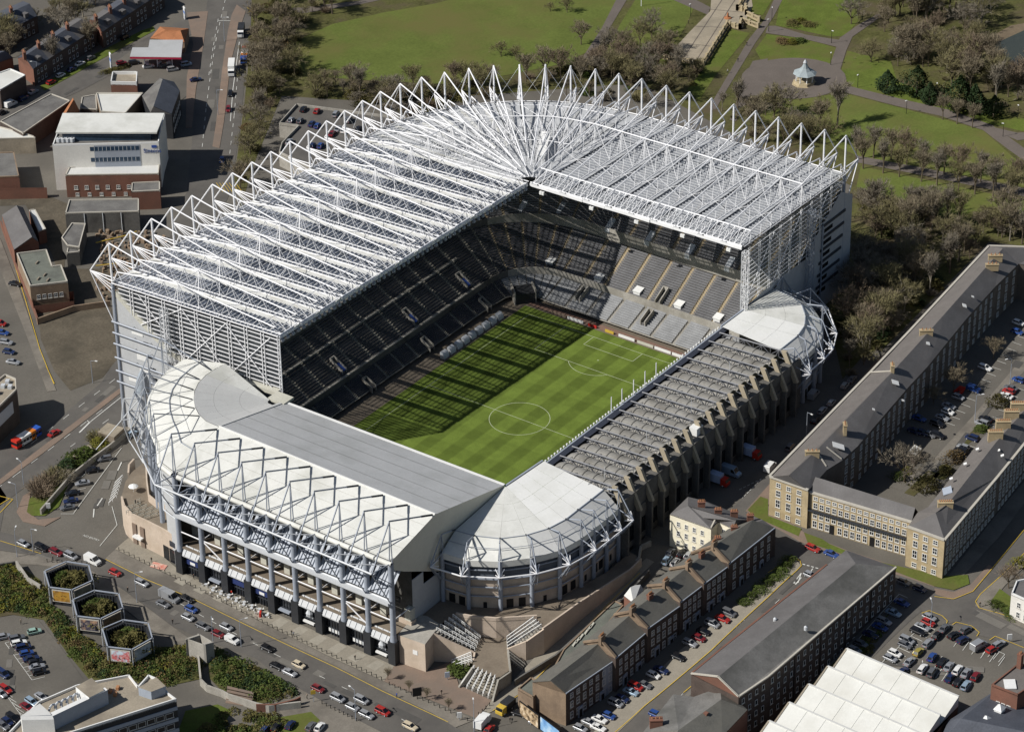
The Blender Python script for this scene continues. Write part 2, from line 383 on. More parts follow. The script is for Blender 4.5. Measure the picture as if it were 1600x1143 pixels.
# gable at the street end (plane of truss 0)
def gw(d, z, o=0.0):
    p = fr(0, d, z); s = (fr(0, 10, 0)-fr(0, 0, 0)).normalized().cross(Vector((0, 0, 1))); return p-s*o
sgn = 1 if gw(0, 0, 1).x > gw(0, 0, 0).x else -1
def GWp(d, z, o=0.0): return gw(d, z, -o*sgn)     # o > 0: out towards the street end
mb = MB(); mb.poly([GWp(1.0, GZ), GWp(28, GZ), GWp(28, 21.0), GWp(20, 23.2), GWp(1.0, 37.5)]); mb.build('gable_wall', M['grey_panel'], stand)
mb = MB()
for a, b_ in (((1.0, 39.5), (20, 24.6)), ((20, 24.6), (28, 22.4)), ((28, 22.4), (61, 23.4))):
    p, q_ = GWp(*a, .12), GWp(*b_, .12); h = Vector((0, 0, -2.0 if a[0] < 20 else -1.3)); mb.poly([p, q_, q_+h, p+h]); mb.poly([p, p+Vector((.8, 0, .3)), q_+Vector((.8, 0, .3)), q_])
mb.build('flashing', M['cream_panel'], stand)
for z in (29.2, 25.4, 21.6, 16.8, 12.2, 8.4):
    mb = MB(); mb.tube(GWp(-.8, z, .9), GWp(20, z-.4, .9), .28, 6); mb.tube(GWp(-.8, z-.5, .5), GWp(20, z-.9, .5), .16, 5)
    for d in (1, 7, 13, 19): mb.tube(GWp(d, z, .9), GWp(d, z, 0), .1, 4)
    mb.build('gable_rail', M['grey_steel'], stand)
for d, z, wd, h in ((8, 26.6, 4.2, .8), (9, 18.2, 3.6, 1.8), (9.5, 14.2, 3.4, .9), (7.5, 9.6, 8.5, 1.5), (18, 14.8, 6.2, 1.4), (22, 11, 7, 1.2)):
    mb = MB(); p = GWp(d-wd/2, z, .06); e = GWp(d+wd/2, z, .06)-p; mb.para(p, e, (0, 0, h), GWp(0, 0, .1)-GWp(0, 0, 0)); mb.build('sign_panel', M['white_paint'], stand)
for d, z in ((11, 24), (12, 19.8), (13, 15.6), (13.3, 12.3), (15.5, 11.6), (19, 8.8)):
    mb = MB(); p = GWp(d-.9, z, .05); e = GWp(d+.9, z, .05)-p; mb.para(p, e, (0, 0, 1.1), GWp(0, 0, .08)-GWp(0, 0, 0)); mb.build('window', M['glass_dark'], stand)
# glazing of that gable: louvre lines, mullions, cross braces
def zlow(d): return 37.0-(d-2)*.755 if d < 20 else (23.6-(d-20)*.16 if d < 28 else 22.3+(d-28)*.035)
mb = MB(); mb.poly([GWp(2, 38, -.3)]+[GWp(d, zlow(d), -.3) for d in (3, 20, 28, 61)]+[GWp(61, 41.6, -.3)]+[GWp(2, 41.6, -.3)]); mb.build('gable_glazing', M['gable_glass'], stand)
lv = MB()
z = 23.4
while z < 41.4:
    d0 = 2
    while d0 < 58 and zlow(d0) > z: d0 += .5
    lv.beam(GWp(d0, z), GWp(61, z), .24, .18); z += 1.45
lv.build('louvres', M['white_steel'], stand, kind='stuff')
for d in list(range(7, 61, 6)):
    mb = MB()
    for o in (-.5, .5): mb.tube(GWp(d+o, zlow(d), .2), GWp(d+o, 41.8, .2), .13, 4)
    mb.build('mullion', M['white_steel'], stand)
for d in (10, 26, 42):
    mb = MB()
    z0 = max(zlow(d), zlow(d+8)); mb.tube(GWp(d, max(zlow(d), 23.5), .4), GWp(d+16, 41, .4), .14, 5); mb.tube(GWp(d, 41, .4), GWp(d+16, max(zlow(d+16), 23.5), .4), .14, 5)
    mb.build('cross_brace', M['white_steel'], stand)
mb = MB()
for d in (60.4, 61.2):
    mb.tube(GWp(d, 22.6, .2), GWp(d, 42, .2), .16, 5)
k = 22.6
while k < 41: mb.tube(GWp(60.4, k, .2), GWp(61.2, k+1, .2), .07, 4); mb.tube(GWp(61.2, k+1, .2), GWp(60.4, k+2, .2), .07, 4); k += 2
mb.build('end_post', M['white_steel'], stand)
def lattice(p, z0, z1, wd, matn, parent, step=2.2):
    mb = MB(); c = [(p[0]+sx*wd/2, p[1]+sy*wd/2) for sx, sy in ((-1, -1), (1, -1), (1, 1), (-1, 1))]
    for x, y in c: mb.tube((x, y, z0), (x, y, z1), .13, 5)
    z = z0; k = 0
    while z < z1-.1:
        ze = min(z+step, z1)
        for j in range(4):
            a, b_ = c[j], c[(j+1) % 4]
            mb.tube((*a, z), (*b_, ze), .06, 4) if k % 2 else mb.tube((*b_, z), (*a, ze), .06, 4)
            mb.tube((*a, ze), (*b_, ze), .06, 4)
        z = ze; k += 1
    return mb.build('lattice_tower', matn, parent)
p = GWp(20.5, 0, 2.2); lattice((p.x, p.y), 12, 40.5, 1.7, M['pale_steel'], stand)

# gable at the park end (plane y = -39.5)
YE = -39.5
mb = MB(); mb.poly([(101, YE, GZ), (126, YE, GZ), (126, YE, 33), (118.5, YE, 37), (101, YE, 25.5)]); mb.build('gable_wall', M['grey_panel'], stand)
mb = MB(); mb.poly([(60, YE, GZ), (60, YE, 21.4), (79, YE, 23.0), (101, YE, 22.0), (101, YE, GZ)]); mb.build('gable_wall', M['grey_panel'], stand)
mb = MB(); mb.poly([(60, YE+.3, 22), (60, YE+.3, 41.7), (119.5, YE+.3, 41.7), (119.5, YE+.3, 38), (101, YE+.3, 25.5), (101, YE+.3, 22)]); mb.build('gable_glazing', M['gable_clear'], stand)
lv = MB(); z = 23.4
while z < 41.4:
    x1 = 101 if z < 26 else min(119, 101+(z-25.5)*1.5); lv.beam((60.5, YE, z), (x1, YE, z), .16, .12); z += 1.45
lv.build('louvres', M['white_steel'], stand, kind='stuff')
for x in range(64, 118, 6):
    z0 = 22.3 if x < 101 else 25.5+(x-101)*.66
    mb = MB(); mb.tube((x-.4, YE-.2, z0), (x-.4, YE-.2, 41.8), .11, 4); mb.tube((x+.4, YE-.2, z0), (x+.4, YE-.2, 41.8), .11, 4); mb.build('mullion', M['white_steel'], stand)
for x in (62, 78, 94):
    mb = MB(); mb.tube((x, YE-.4, 23.5), (x+16, YE-.4, 41), .12, 5); mb.tube((x, YE-.4, 41), (x+16, YE-.4, 23.5 if x < 90 else 31), .14, 5); mb.build('cross_brace', M['white_steel'], stand)
lattice((61.2, YE-.6), 20.5, 41.8, 1.5, M['white_steel'], stand, 2.0)
lattice((98.2, YE-1.6), 8, 40, 1.8, M['grey_steel'], stand)
for k in range(6):
    mb = MB(); z = 29-k*4.2; x0 = 108-k*.6; mb.para((x0, YE-.35, z), (13.5, 0, 0), (0, 0, .9), (0, .3, 0)); mb.build('gable_rail', M['dark_steel'], stand)
    mb = MB(); mb.para((x0+1, YE-.12, z-2.4), (5, 0, 0), (0, 0, 1.3), (0, .1, 0)); mb.build('window', M['glass_dark'], stand)
mb = MB(); mb.tube((107.6, YE-.3, GZ), (107.6, YE-.3, 30), .3, 6); mb.build('column', M['grey_steel'], stand)

# seating bowl: rows follow the two sides and turn round the corner
def tier(W0, L0, n):                              # (o,z) start/end for the west side and for the park side
    def at_k(k, s):
        (a0, za), (a1, zb) = W0; (b0, zc), (b1, zd) = L0; t = k/n
        ow = a0+(a1-a0)*t; zw = za+(zb-za)*t; ol = b0+(b1-b0)*t; zl = zc+(zd-zc)*t
        return ow+(ol-ow)*s, zw+(zl-zw)*s
    return n, at_k
T_LOW = tier(((4.5, 1.3), (10, 4.6)), ((.6, 1.2), (10.3, 4.7)), 11)
T_MID = tier(((10, 6.0), (26, 16.4)), ((10.5, 6.6), (26, 15.3)), 20)
T_UP = tier(((26.6, 17.2), (61, 37.2)), ((24.8, 18.4), (58, 38.2)), 42)
RC = 7.0
def bowl_path():
    """stations: position on the inner line, outward direction, share of the park side"""
    st = []
    for k in range(15): st.append((Vector((-58.5+k*(54-1+58.5-RC+2)/14, 41, 0)), Vector((0, 1, 0)), 0.0))
    cx, cy = 60-RC, 41-RC
    for k in range(1, 9):
        t = math.pi/2*(1-k/9); dv = Vector((math.cos(t), math.sin(t), 0)); st.append((Vector((cx, cy, 0))+dv*RC, dv, k/9))
    for k in range(10): st.append((Vector((60, 34-k*(34+39.2)/9, 0)), Vector((1, 0, 0)), 1.0))
    return st
ST = bowl_path()
def bp(j, o, z): p, dv, s = ST[j]; return Vector((p.x+dv.x*o, p.y+dv.y*o, z))
def seat_block(T, j, mseat, aisle, name='seat_block'):
    n, f = T; mb = MB()
    for k in range(n):
        L = []
        for jj in (j, j+1):
            o0, z0 = f(k, ST[jj][2]); o1, z1 = f(k+1, ST[jj][2]); w_ = o1-o0; h = z1-z0
            L.append([bp(jj, o0, z0), bp(jj, o0+w_*.999, z0), bp(jj, o1, z1), bp(jj, o0+w_*.35, z0+.42), bp(jj, o0+w_*.72, z0+.45), bp(jj, o0+w_*.86, z0+.92), bp(jj, o0+w_*.98, z0+.92)])
        A, B = L
        def lp(p, q_, s): return p.lerp(q_, s)
        mb.poly([A[0], B[0], B[1], A[1]][::-1], 0); mb.poly([A[1], B[1], B[2], A[2]][::-1], 0)
        t0 = .07; t1 = .93
        P = [(lp(A[i], B[i], t0), lp(A[i], B[i], t1)) for i in range(7)]
        for a, b_ in ((3, 4), (4, 5), (5, 6)): mb.poly([P[a][0], P[a][1], P[b_][1], P[b_][0]][::-1], 1)
    return mb.build(name, [aisle, mseat], stand, kind='stuff')
NST = len(ST)
for j in range(NST-1):
    s = (ST[j][2]+ST[j+1][2])/2; west = s < .35
    seat_block(T_LOW, j, M['seat_dark'] if s < .2 else M['seat_sheen'], M['aisle_grey'] if s < .5 else M['concrete'])
    seat_block(T_MID, j, M['seat_dark'] if s < .9 else M['seat_lit'], M['aisle_grey'] if west else M['aisle'])
    seat_block(T_UP, j, M['seat_dark'] if west else M['seat_lit'], M['aisle_grey'] if west else M['aisle'])
    # parapets between the tiers
    for (Ta, Tb, hgt, mm) in ((T_LOW, T_MID, 1.0, 'concrete'), (T_MID, T_UP, .9, 'concrete')):
        mb = MB(); q4 = []
        for jj in (j, j+1):
            oa, za = Ta[1](Ta[0], ST[jj][2]); ob, zb = Tb[1](0, ST[jj][2])
            q4.append((bp(jj, oa, za), bp(jj, ob-.3, zb+hgt), bp(jj, ob, zb+hgt), bp(jj, ob, zb), bp(jj, ob-.3, za)))
        A, B = q4
        mb.poly([A[0], B[0], B[4], A[4]][::-1], 0); mb.poly([A[4], B[4], B[1], A[1]][::-1], 0); mb.poly([A[1], B[1], B[2], A[2]][::-1], 0); mb.poly([A[2], B[2], B[3], A[3]][::-1], 0)
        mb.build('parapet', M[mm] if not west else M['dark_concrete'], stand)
# gangway rails of the west side
for o_, z_ in ((10, 6.9), (19.5, 13.2), (26.4, 18.2)):
    mb = MB(); mb.beam((-58, 41+o_, z_), (50, 41+o_, z_), .8, .3); mb.build('gangway_rail', M['concrete'], stand)
for k in range(5):
    o_ = 3+k*11; 
mb = MB()
for dv, A in ((0, [bp(0, 4.5, 1.3), bp(0, 10, 4.6), bp(0, 10, 6), bp(0, 26, 16.4), bp(0, 61, 37.2), bp(0, 61, 0), bp(0, 4.5, 0)]), (1, [bp(NST-1, .6, 1.2), bp(NST-1, 10.3, 4.7), bp(NST-1, 10.5, 6.6), bp(NST-1, 26, 15.3), bp(NST-1, 58, 38.2), bp(NST-1, 58, 0), bp(NST-1, .6, 0)])): mb.poly(A); 
mb.build('end_wall', M['dark_concrete'], stand)
# vomitories: a walled well with a hood, along the slope
def vomitory(p, dv, wd, ln_, h, floor, slope):
    mb = MB(); s = Vector((-dv.y, dv.x, 0)); p = Vector(p); up = Vector((0, 0, 1))
    a = p-s*wd/2; run = dv*ln_+up*ln_*slope
    for q_ in (a, a+s*(wd-.3)): mb.para(q_-up*1.0, s*.3, run, up*(1.0+h), 0)
    mb.para(a+run-up*1.0, s*wd, dv*.3, up*(1+h), 0); mb.poly([a+s*.3+up*.35, a+s*(wd-.3)+up*.35, a+s*(wd-.3)+run*.6+up*.35, a+s*.3+run*.6+up*.35], 1)
    mb.poly([a+s*.3+run*.6+up*.3, a+s*(wd-.3)+run*.6+up*.3, a+s*(wd-.3)+run+up*.2, a+s*.3+run+up*.2], 2)
    return mb.build('vomitory', [M['concrete'], floor, M['charcoal']], stand)
for u, v, o_, blue in ((687, 415, 36, 0), (636, 449, 36, 0), (550, 507, 36, 1), (642, 508, 13.5, 1), (725, 455, 13.5, 1), (667, 545, 6, 0), (576, 605, 6, 0), (530, 586, 13.5, 1), (757, 485, 6, 0)):
    T = T_LOW if o_ < 8 else (T_MID if o_ < 24 else T_UP)
    n, f = T; ow = [f(k, 0) for k in range(n+1)]; z = min(ow, key=lambda q_: abs(q_[0]-o_))[1]
    x = at_y(u, v, 41+o_).x
    vomitory((x, 41+o_-2.2, z-.6), Vector((0, 1, 0)), 2.2, 4.6 if o_ > 8 else 3.6, .9, M['blue'] if blue else M['dark_concrete'], .58 if o_ > 8 else .55)
mb = None
for u, v, o_ in ((859, 410, 12), (935, 437, 12), (996, 457, 12), (1060, 478, 12), (1121, 499, 12)):
    p = at_x(u, v, 60+o_); mb = MB(); mb.para((p.x-.6, p.y-1.2, 6.5), (2.2, 0, .5), (0, 2.4, 0), (0, 0, 1.9)); mb.para((p.x-.8, p.y-1.4, 8.4), (2.7, 0, .6), (0, 2.8, 0), (0, 0, .2)); mb.build('tunnel_hood', M['white_paint'], stand)
for u, v, o_ in ((813, 332, 25), (873, 336, 25), (950, 357, 25), (1012, 377, 25), (1075, 395, 25), (1137, 415, 25)):
    p = at_x(u, v, 60+o_) if u > 860 else at(u, v, 18)
    mb = MB(); mb.para((p.x-.6, p.y-.9, 17.6), (3.6, 0, 2.2), (0, 1.8, 0), (0, 0, 1.5)); mb.build('tunnel_hood', M['pale_steel'], stand)
for u, v, o_ in ((1033, 461, 12.5), (1010, 488, 5.5), (908, 454, 6)):
    p = at_x(u, v, 60+o_); z = 1.2+o_*.36 if o_ < 10 else 7.4
    vomitory((p.x-2.2, p.y, z-.4), Vector((1, 0, 0)), 2.0, 4.8, 1.6, M['dark_concrete'], .4 if o_ < 10 else .56)
# players' tunnel in the corner: solid box, dark colour stands for its shade
t = math.radians(48); dv = V(math.cos(t), math.sin(t), 0); sd2 = V(-dv.y, dv.x, 0); p = V(60-RC, 41-RC, 0)+dv*(RC-.3)
mb = MB(); mb.para(p-sd2*3.2, sd2*6.4, dv*6, V(0, 0, 3.6)); mb.build('tunnel_shade', M['charcoal'], stand)
for s in (-3.6, 3.2): mb = MB(); mb.para(p+sd2*s-dv*.3, sd2*.4, dv*6, V(0, 0, 4.6)); mb.build('tunnel_wall', M['concrete'], stand)
# ------------------------------------------------------------------ street-end stand (grey roof, tall columns, shopfronts)
end = thing('end_stand', 'stand with flat grey roof and row of tall grey columns above the street shopfronts', 'stand', (-110, 0, GZ))
YK = [38.2-8.43*k for k in range(10)]
R0 = [(-62, 38.6, 23.6), (-59.9, -38, 22.4)]; R1 = [(-90.3, 38.6, 30.0), (-91.1, -38, 29.8)]; R2 = [(-110.2, 38.6, 25.6), (-110.2, -38, 25.6)]
def lerp3(a, b, t): return Vector(a).lerp(Vector(b), t)
def strips(A, B, n, m_, name, parent, lift=0.0):
    for k in range(n):
        t0, t1 = k/n, (k+1)/n-.006
        p = [lerp3(A[0], B[0], t0), lerp3(A[1], B[1], t0), lerp3(A[1], B[1], t1), lerp3(A[0], B[0], t1)]
        mb = MB(); mb.poly([(q[0], q[1], q[2]+lift) for q in p[::-1]]); mb.poly([(q[0], q[1], q[2]-.25) for q in p]); o = mb.build(name, M[m_], parent)
strips(R0, R1, 5, 'roof_grey', 'roof_sheet', end); strips(R1, R2, 4, 'roof_white', 'roof_sheet', end)
mb = MB(); mb.poly([lerp3(R0[i], R1[i], .0)-V(0, 0, .35) for i in (0, 1)]+[lerp3(R0[i], R1[i], 1)-V(0, 0, .35) for i in (1, 0)]); mb.poly([lerp3(R1[i], R2[i], .0)-V(0, 0, .35) for i in (0, 1)]+[lerp3(R1[i], R2[i], 1)-V(0, 0, .35) for i in (1, 0)]); mb.build('roof_underlay', M['roof_pale'], end)
mb = MB(); mb.beam(lerp3(*R0, 0)+V(.2, 0, -.1), lerp3(*R0, 1)+V(.2, 0, -.1), .7, .6); mb.build('roof_edge', M['white_paint'], end)
mb = MB(); mb.beam(lerp3(*R1, 0)+V(0, 0, .12), lerp3(*R1, 1)+V(0, 0, .12), .35, .25); mb.build('roof_ridge', M['white_paint'], end)
def eave_gutter(pts, parent, down=1.6, r=.75):
    mb = MB()
    for a, b in zip(pts, pts[1:]): mb.tube(Vector(a)-V(0, 0, r), Vector(b)-V(0, 0, r), r, 8)
    mb.build('eave_gutter', M['roof_white'], parent, smooth=True)
eave_gutter([V(-110.6, 37, 25.2), V(-110.6, -38.1, 25.2)], end)
mb = MB(); mb.poly([(-109.8, 38, 23.6), (-109.8, -38, 23.6), (-109.2, -38, 21.8), (-109.2, 38, 21.8)]); mb.build('eave_band', M['gutter'], end)
mb = MB(); mb.poly([R0[1], R1[1], R2[1], (-110.2, -38, 22.6), (-105.2, -38, 19.2), (-89, -38, 10.1), (-60, -38, 2)]); mb.build('gable_wall', M['beige_gable'], end)
mb = MB(); mb.para((-89, -37.7, 0), (-13, 0, 0), (0, -.2, 0), (0, 0, 10.4)); mb.para((-97, -37.7, 10.4), (-5, 0, 0), (0, -.2, 0), (0, 0, 4)); mb.build('side_wall', M['grey_panel'], end)
mb = MB(); mb.para((-102.1, -39, .9), (0, 7, 0), (-2.2, 0, 0), (0, 0, 1.5)); mb.build('plinth', M['pink_wall'], end)
# seating rows under that roof
mb = MB()
for k in range(40): t = k/40; mb.para((-60.5-t*42, -37.5, .8+t*18.5), (-1.05, 0, 0), (0, 75, 0), (0, 0, .5))
mb.build('seating', M['seat_dark'], end, kind='stuff')
mb = MB(); mb.poly([(-60, -37.5, .9), (-102, -37.5, 19), (-102, 37.5, 19), (-60, 37.5, .9)]); mb.poly([(-102.2, -38, 1), (-102.2, 38, 1), (-102.2, 38, 25), (-102.2, -38, 25)]); mb.build('inner_wall', M['dark_concrete'], end)
for k, y in enumerate(YK):
    mb = MB(); mb.tube((-110.5, y, 1.5), (-110.5, y, 24.6), .80, 12); mb.tube((-110.5, y, -.6), (-110.5, y, 1.6), 1.05, 12, r2=.80); mb.build('column', M['grey_steel'], end, smooth=True)
    mb = MB(); mb.box(-110.5, y, GZ, 2.3, 2.4, 7.5); mb.build('pier', M['charcoal'], end)
    mb = MB(); mb.para((-102.2, y-1, 1), (-2, 0, 0), (0, 2, 0), (0, 0, 5)); mb.build('plinth', M['cream_panel'], end)
def outrigger(cp, n, zc, za, zn, out, arm_end, parent, armdark=True, r=.17):
    """mast frame over a column: cp plan point, n outward, zc column top, apex za, node zn"""
    c = Vector((cp[0], cp[1], 0)); n = Vector((n[0], n[1], 0)).normalized()
    ap = c+V(0, 0, za); nd = c+n*out+V(0, 0, zn); ct = c+V(0, 0, zc); s = Vector((-n.y, n.x, 0))
    mb = MB(); mb.tube(ap, ct+s*.5, r, 5); mb.tube(ap, ct-s*.5, r, 5); mb.tube(ap, nd, r+.05, 5)
    mb.tube(nd, ct, r, 5); mb.tube(nd, c+V(0, 0, zc-14 if zc > 20 else zc-9), r, 5)
    for q in (-1.2, -.4, .4, 1.2): mb.tube(nd+s*q*.3, c+n*.9+V(0, 0, zn-7)+s*q, .09, 4)
    ae = Vector(arm_end); mb.tube(ap, ae, r+.06, 6); m_ = ap.lerp(ae, .74)
    mb.tube(m_, ae, r+(.13 if r > .15 else .08), 6, 1)
    mb.build('outrigger', [M['grey_steel'], M['dark_steel']], parent); return nd, ap
nds = []
for y in YK: nds.append(outrigger((-110.4, y), (-1, 0), 24.6, 38, 25.8, 8.2, (-92, y+.0, 30.0), end)[0])
for k in range(9):
    mb = MB(); mb.tube(nds[k], nds[k+1], .28, 6); mb.tube(nds[k], (-110.5, YK[k+1], 24), .15, 5)
    mb.tube(V(-110.5, YK[k], 12.2), V(-110.5, YK[k+1], 12.2), .35, 6); mb.tube(V(-110.5, YK[k], 24.2), V(-110.5, YK[k+1], 24.2), .2, 5)
    mb.build('bracing', M['pale_steel'], end, kind='stuff')
    mb = MB(); mb.tube(V(-110.5, YK[k], 6), V(-110.5, YK[k+1], 6), .18, 5); mb.tube(V(-110.5, YK[k+1], 6), V(-103, YK[k+1], 6), .15, 5)
    if k in (1, 7): mb.tube(V(-110.5, YK[k], 6), V(-110.5, YK[k+1], 1), .2, 5); mb.tube(V(-110.5, YK[k+1], 6), V(-103, YK[k], 6), .2, 5)
    mb.build('tie', M['white_steel'], end)
    # sloping glazed roof of the concourse and its gutter
    y0, y1 = YK[k]-.9, YK[k+1]+.9
    A, B = V(-104.6, y0, 20.6), V(-104.6, y1, 20.6); C_, D_ = V(-111.0, y1, 13.4), V(-111.0, y0, 13.4)
    mb = MB(); mb.poly([A, D_, C_, B]); mb.build('concourse_roof', M['glass_blue'], end)
    mb = MB()
    for t in (0, .17, .33, .5, .67, .83, 1): mb.beam(A.lerp(B, t)+V(-.05, 0, .08), D_.lerp(C_, t)+V(-.05, 0, .08), .5 if t in (.17, .83, .5) else .9, .15)
    mb.build('concourse_rib', M['grey_steel'], end, kind='stuff')
    mb = MB(); mb.para(V(-110.2, YK[k], 11.6), (-2.0, 0, 0), (0, -8.43, 0), (0, 0, .5)); mb.para(V(-112.1, YK[k], 11.9), (-.25, 0, 0), (0, -8.43, 0), (0, 0, .8)); mb.build('concourse_gutter', M['pale_steel'], end)
    for t in (.25, .5, .75):
        mb = MB(); mb.para(V(-106, YK[k]-8.43*t-1.2, 9.2), (0, 2.4, 0), (-.3, 0, 0), (0, 0, 1.6)); mb.build('window', M['glass_dark'], end)
    # shopfront between the piers
    y0, y1 = YK[k]-1.25, YK[k+1]+1.25; L = y0-y1
    mb = MB(); mb.poly([(-109.8, y0, GZ), (-109.8, y1, GZ), (-109.8, y1, -1), (-109.8, y0, -1)]); mb.build('shop_glazing', M['glass_dark'], end)
    mb = MB()
    for z in (-5.6, -3.0): mb.beam((-109.95, y0, z), (-109.95, y1, z), .2, .22)
    for t in range(1, 6): mb.beam((-109.95, y0-L*t/6, GZ), (-109.95, y0-L*t/6, -1.2), .12, .12, up=(1, 0, 0))
    mb.build('glazing_bars', M['dark_steel'], end, kind='stuff')
    mb = MB(); mb.poly([(-109.6, y0, 1.3), (-111.5, y0, -1.1), (-111.5, y1, -1.1), (-109.6, y1, 1.3)]); mb.para((-111.4, y0, -1.5), (1.5, 0, 0), (0, y1-y0, 0), (0, 0, .4)); mb.build('canopy', M['grey_panel'], end)
    mb = MB()
    for t in range(3): yy = y0-L*(t+.5)/3; mb.beam((-109.7, yy, 1.42), (-111.6, yy, -1.02), .1, .1)
    mb.build('canopy_rib', M['pale_steel'], end, kind='stuff')
    if k in (0, 2, 3):
        mb = MB(); mb.para((-110.15, y0-.4, -4.4), (0, -(L-.8), 0), (-.25, 0, 0), (0, 0, 1.5)); mb.build('shop_sign', mat('dark blue shop sign', (.025, .04, .13), .5), end)
        if k != 2:
            mb = MB(); mb.para((-110.45, (y0+y1)/2+.9, -4.1), (0, -1.8, 0), (-.05, 0, 0), (0, 0, .9)); mb.build('sign_mark', M['white_paint'], end)
    if k in (5, 8):                               # crest over a doorway, above a pale name board
        yc = (y0+y1)/2
        mb = MB(); mb.para((-110.12, yc+1.2, -5.0), (0, -2.4, 0), (-.2, 0, 0), (0, 0, .6)); mb.lathe(-110.2, yc, [(.95, -4.2), (1.1, -3.4), (.7, -2.8), (.5, -2.2), (.05, -1.7)], 8); mb.build('crest', M['pale_steel'], end)
        mb = MB(); mb.para((-110.3, yc+1.9, -6.6), (0, -3.8, 0), (-.7, 0, 0), (0, 0, .5)); mb.build('name_board', M['white_paint'], end)
    if k == 4 or k == 1:
        mb = MB(); mb.para((-110.3, y0-1, -6.0), (0, -(L-2), 0), (-1.1, 0, 0), (0, 0, .4)); mb.build('door_canopy', M['grey_steel'], end)
    if k in (6, 7):
        for t in range(5):
            mb = MB(); mb.para((-110.05, y0-1-t*1.1, -6.8), (0, -.8, 0), (-.06, 0, 0), (0, 0, 1.1)); mb.build('window_poster', M['pale_steel'] if t % 2 else M['white_paint'], end)
    # floor deck over the shops
    mb = MB(); mb.para((-102, YK[k]+.0, .5), (-8.6, 0, 0), (0, -8.43, 0), (0, 0, .5)); mb.build('deck', mat_deck if 'mat_deck' in globals() else M['deck'], end)

# rounded corner roof at its west end
c0 = Vector((-63.8, 41.6, 0))
def ringpt(r, th, z): return V(c0.x-r, 38.75, z) if th > 3.2 else V(c0.x+r*math.cos(th), c0.y+r*math.sin(th), z)
def lin(x, pts):
    for (a, va), (b, vb) in zip(pts, pts[1:]):
        if x <= b: return va+(vb-va)*(x-a)/(b-a)
    return pts[-1][1]
def rC(t): return lin(t, [(85, 18), (101, 19), (117, 20.5), (134, 22), (150, 23.5), (163, 25.2), (180, 27), (184.9, 26.6)])
def rE(t): return lin(t, [(85, 34.6), (105, 34.6), (126, 35), (145, 36), (155, 37), (165, 38.7), (176, 45), (184, 46.4)])
TH = [87, 99, 111, 124, 136, 147, 157, 166, 175.5, 184.9]
def ring_z(f): return 23.5+f*(29.9-23.5)          # f: share of the way from centre to bend
for a, b in zip(TH, TH[1:]):
    ra, rb = math.radians(a), math.radians(b)
    for f0, f1, mm in ((.06, .42, 'roof_pale'), (.42, .75, 'roof_pale'), (.75, .995, 'roof_pale')):
        q = [ringpt(rC(a)*f0, ra, ring_z(f0)), ringpt(rC(a)*f1, ra, ring_z(f1)), ringpt(rC(b)*f1, rb, ring_z(f1)), ringpt(rC(b)*f0, rb, ring_z(f0))]
        q = [x.lerp(sum(q, Vector())/4, .006) for x in q]
        mb = MB(); mb.poly(q); mb.build('roof_sheet', M['roof_pale'] if a > 100 else M['roof_white'], end)
    for f0, f1 in ((0, .52), (.52, 1)):
        q = []
        for (t, rt, f) in ((a, ra, f0), (a, ra, f1), (b, rb, f1), (b, rb, f0)):
            r = rC(t)+(rE(t)-rC(t))*f; q.append(ringpt(r, rt, 29.9-4.4*f))
        q = [x.lerp(sum(q, Vector())/4, .005) for x in q]
        mb = MB(); mb.poly(q); mb.build('roof_sheet', M['roof_white'], end)
    mb = MB(); q = [ringpt(rE(t), math.radians(t), z) for t, z in ((a, 25.3), (b, 25.3), (b, 23), (a, 23))]; mb.poly(q); mb.build('eave_band', M['roof_white'], end)
    mb = MB(); q = [ringpt(rE(t)-.5, math.radians(t), z) for t, z in ((a, 23), (b, 23), (b, -8), (a, -8))]; mb.poly(q); mb.build('corner_wall', M['grey_panel'] if a > 105 else M['pink_wall'], end)
    for z in (20, 16.5, 13, 9.5):
        mb = MB(); mb.tube(ringpt(rE(a)+.3, ra, z), ringpt(rE(b)+.3, rb, z), .22, 5); mb.build('rail_band', M['pale_steel'], end)
eave_gutter([ringpt(rE(t)+.4, math.radians(t), 25.2) for t in TH], end)
mb = MB()
for a, b in zip(TH, TH[1:]): mb.tube(ringpt(rC(a)+(rE(a)-rC(a))*.55, math.radians(a), 27.7), ringpt(rC(b)+(rE(b)-rC(b))*.55, math.radians(b), 27.7), .14, 4)
mb.build('roof_seam', M['grey_steel'], end)
mb = MB()                                         # cream upstand against the tall stand, and the little drum where the panels meet
for a, b in (((-57.9, 43.5), (-58.6, 67)), ((-58.6, 67), (-59.5, 78))): mb.beam((a[0]-.8, a[1], 23.6), (b[0]-.8, b[1], 22.8), 2.4, 1.2)
mb.para((-63.5, 37.6, 23.3), (4.5, 0, 0), (0, 6, 0), (0, 0, .9)); mb.build('upstand', M['cream_panel'], end)
mb = MB(); mb.beam((-62, 38.7, 23.75), (-90.3, 38.7, 30.1), .9, .2); mb.build('upstand', M['roof_pale'], end)
pn = None
for t in (103, 119, 134, 147, 158, 168):
    r_ = math.radians(t); n = (math.cos(r_), math.sin(r_)); cp = ringpt(rE(t)+.9, r_, 0)
    nd, ap = outrigger((cp.x, cp.y), n, 24.2, 37.2, 24.6, 5.0, ringpt(rC(t)+.4, r_, 30.0), end, r=.11)
    mb = MB(); mb.tube((cp.x, cp.y, -1 if t > 140 else GZ), (cp.x, cp.y, 24.4), .75, 10); mb.build('column', M['grey_steel'], end, smooth=True)
    if pn: mb = MB(); mb.tube(pn[0], nd, .13, 5); mb.tube(pn[1], ap, .06, 4); mb.tube(pn[0], ap, .09, 4); mb.build('tie', M['pale_steel'], end)
    pn = (nd, ap)
mb = MB(); mb.tube(pn[0], nds[0], .28, 6); mb.build('tie', M['pale_steel'], end)
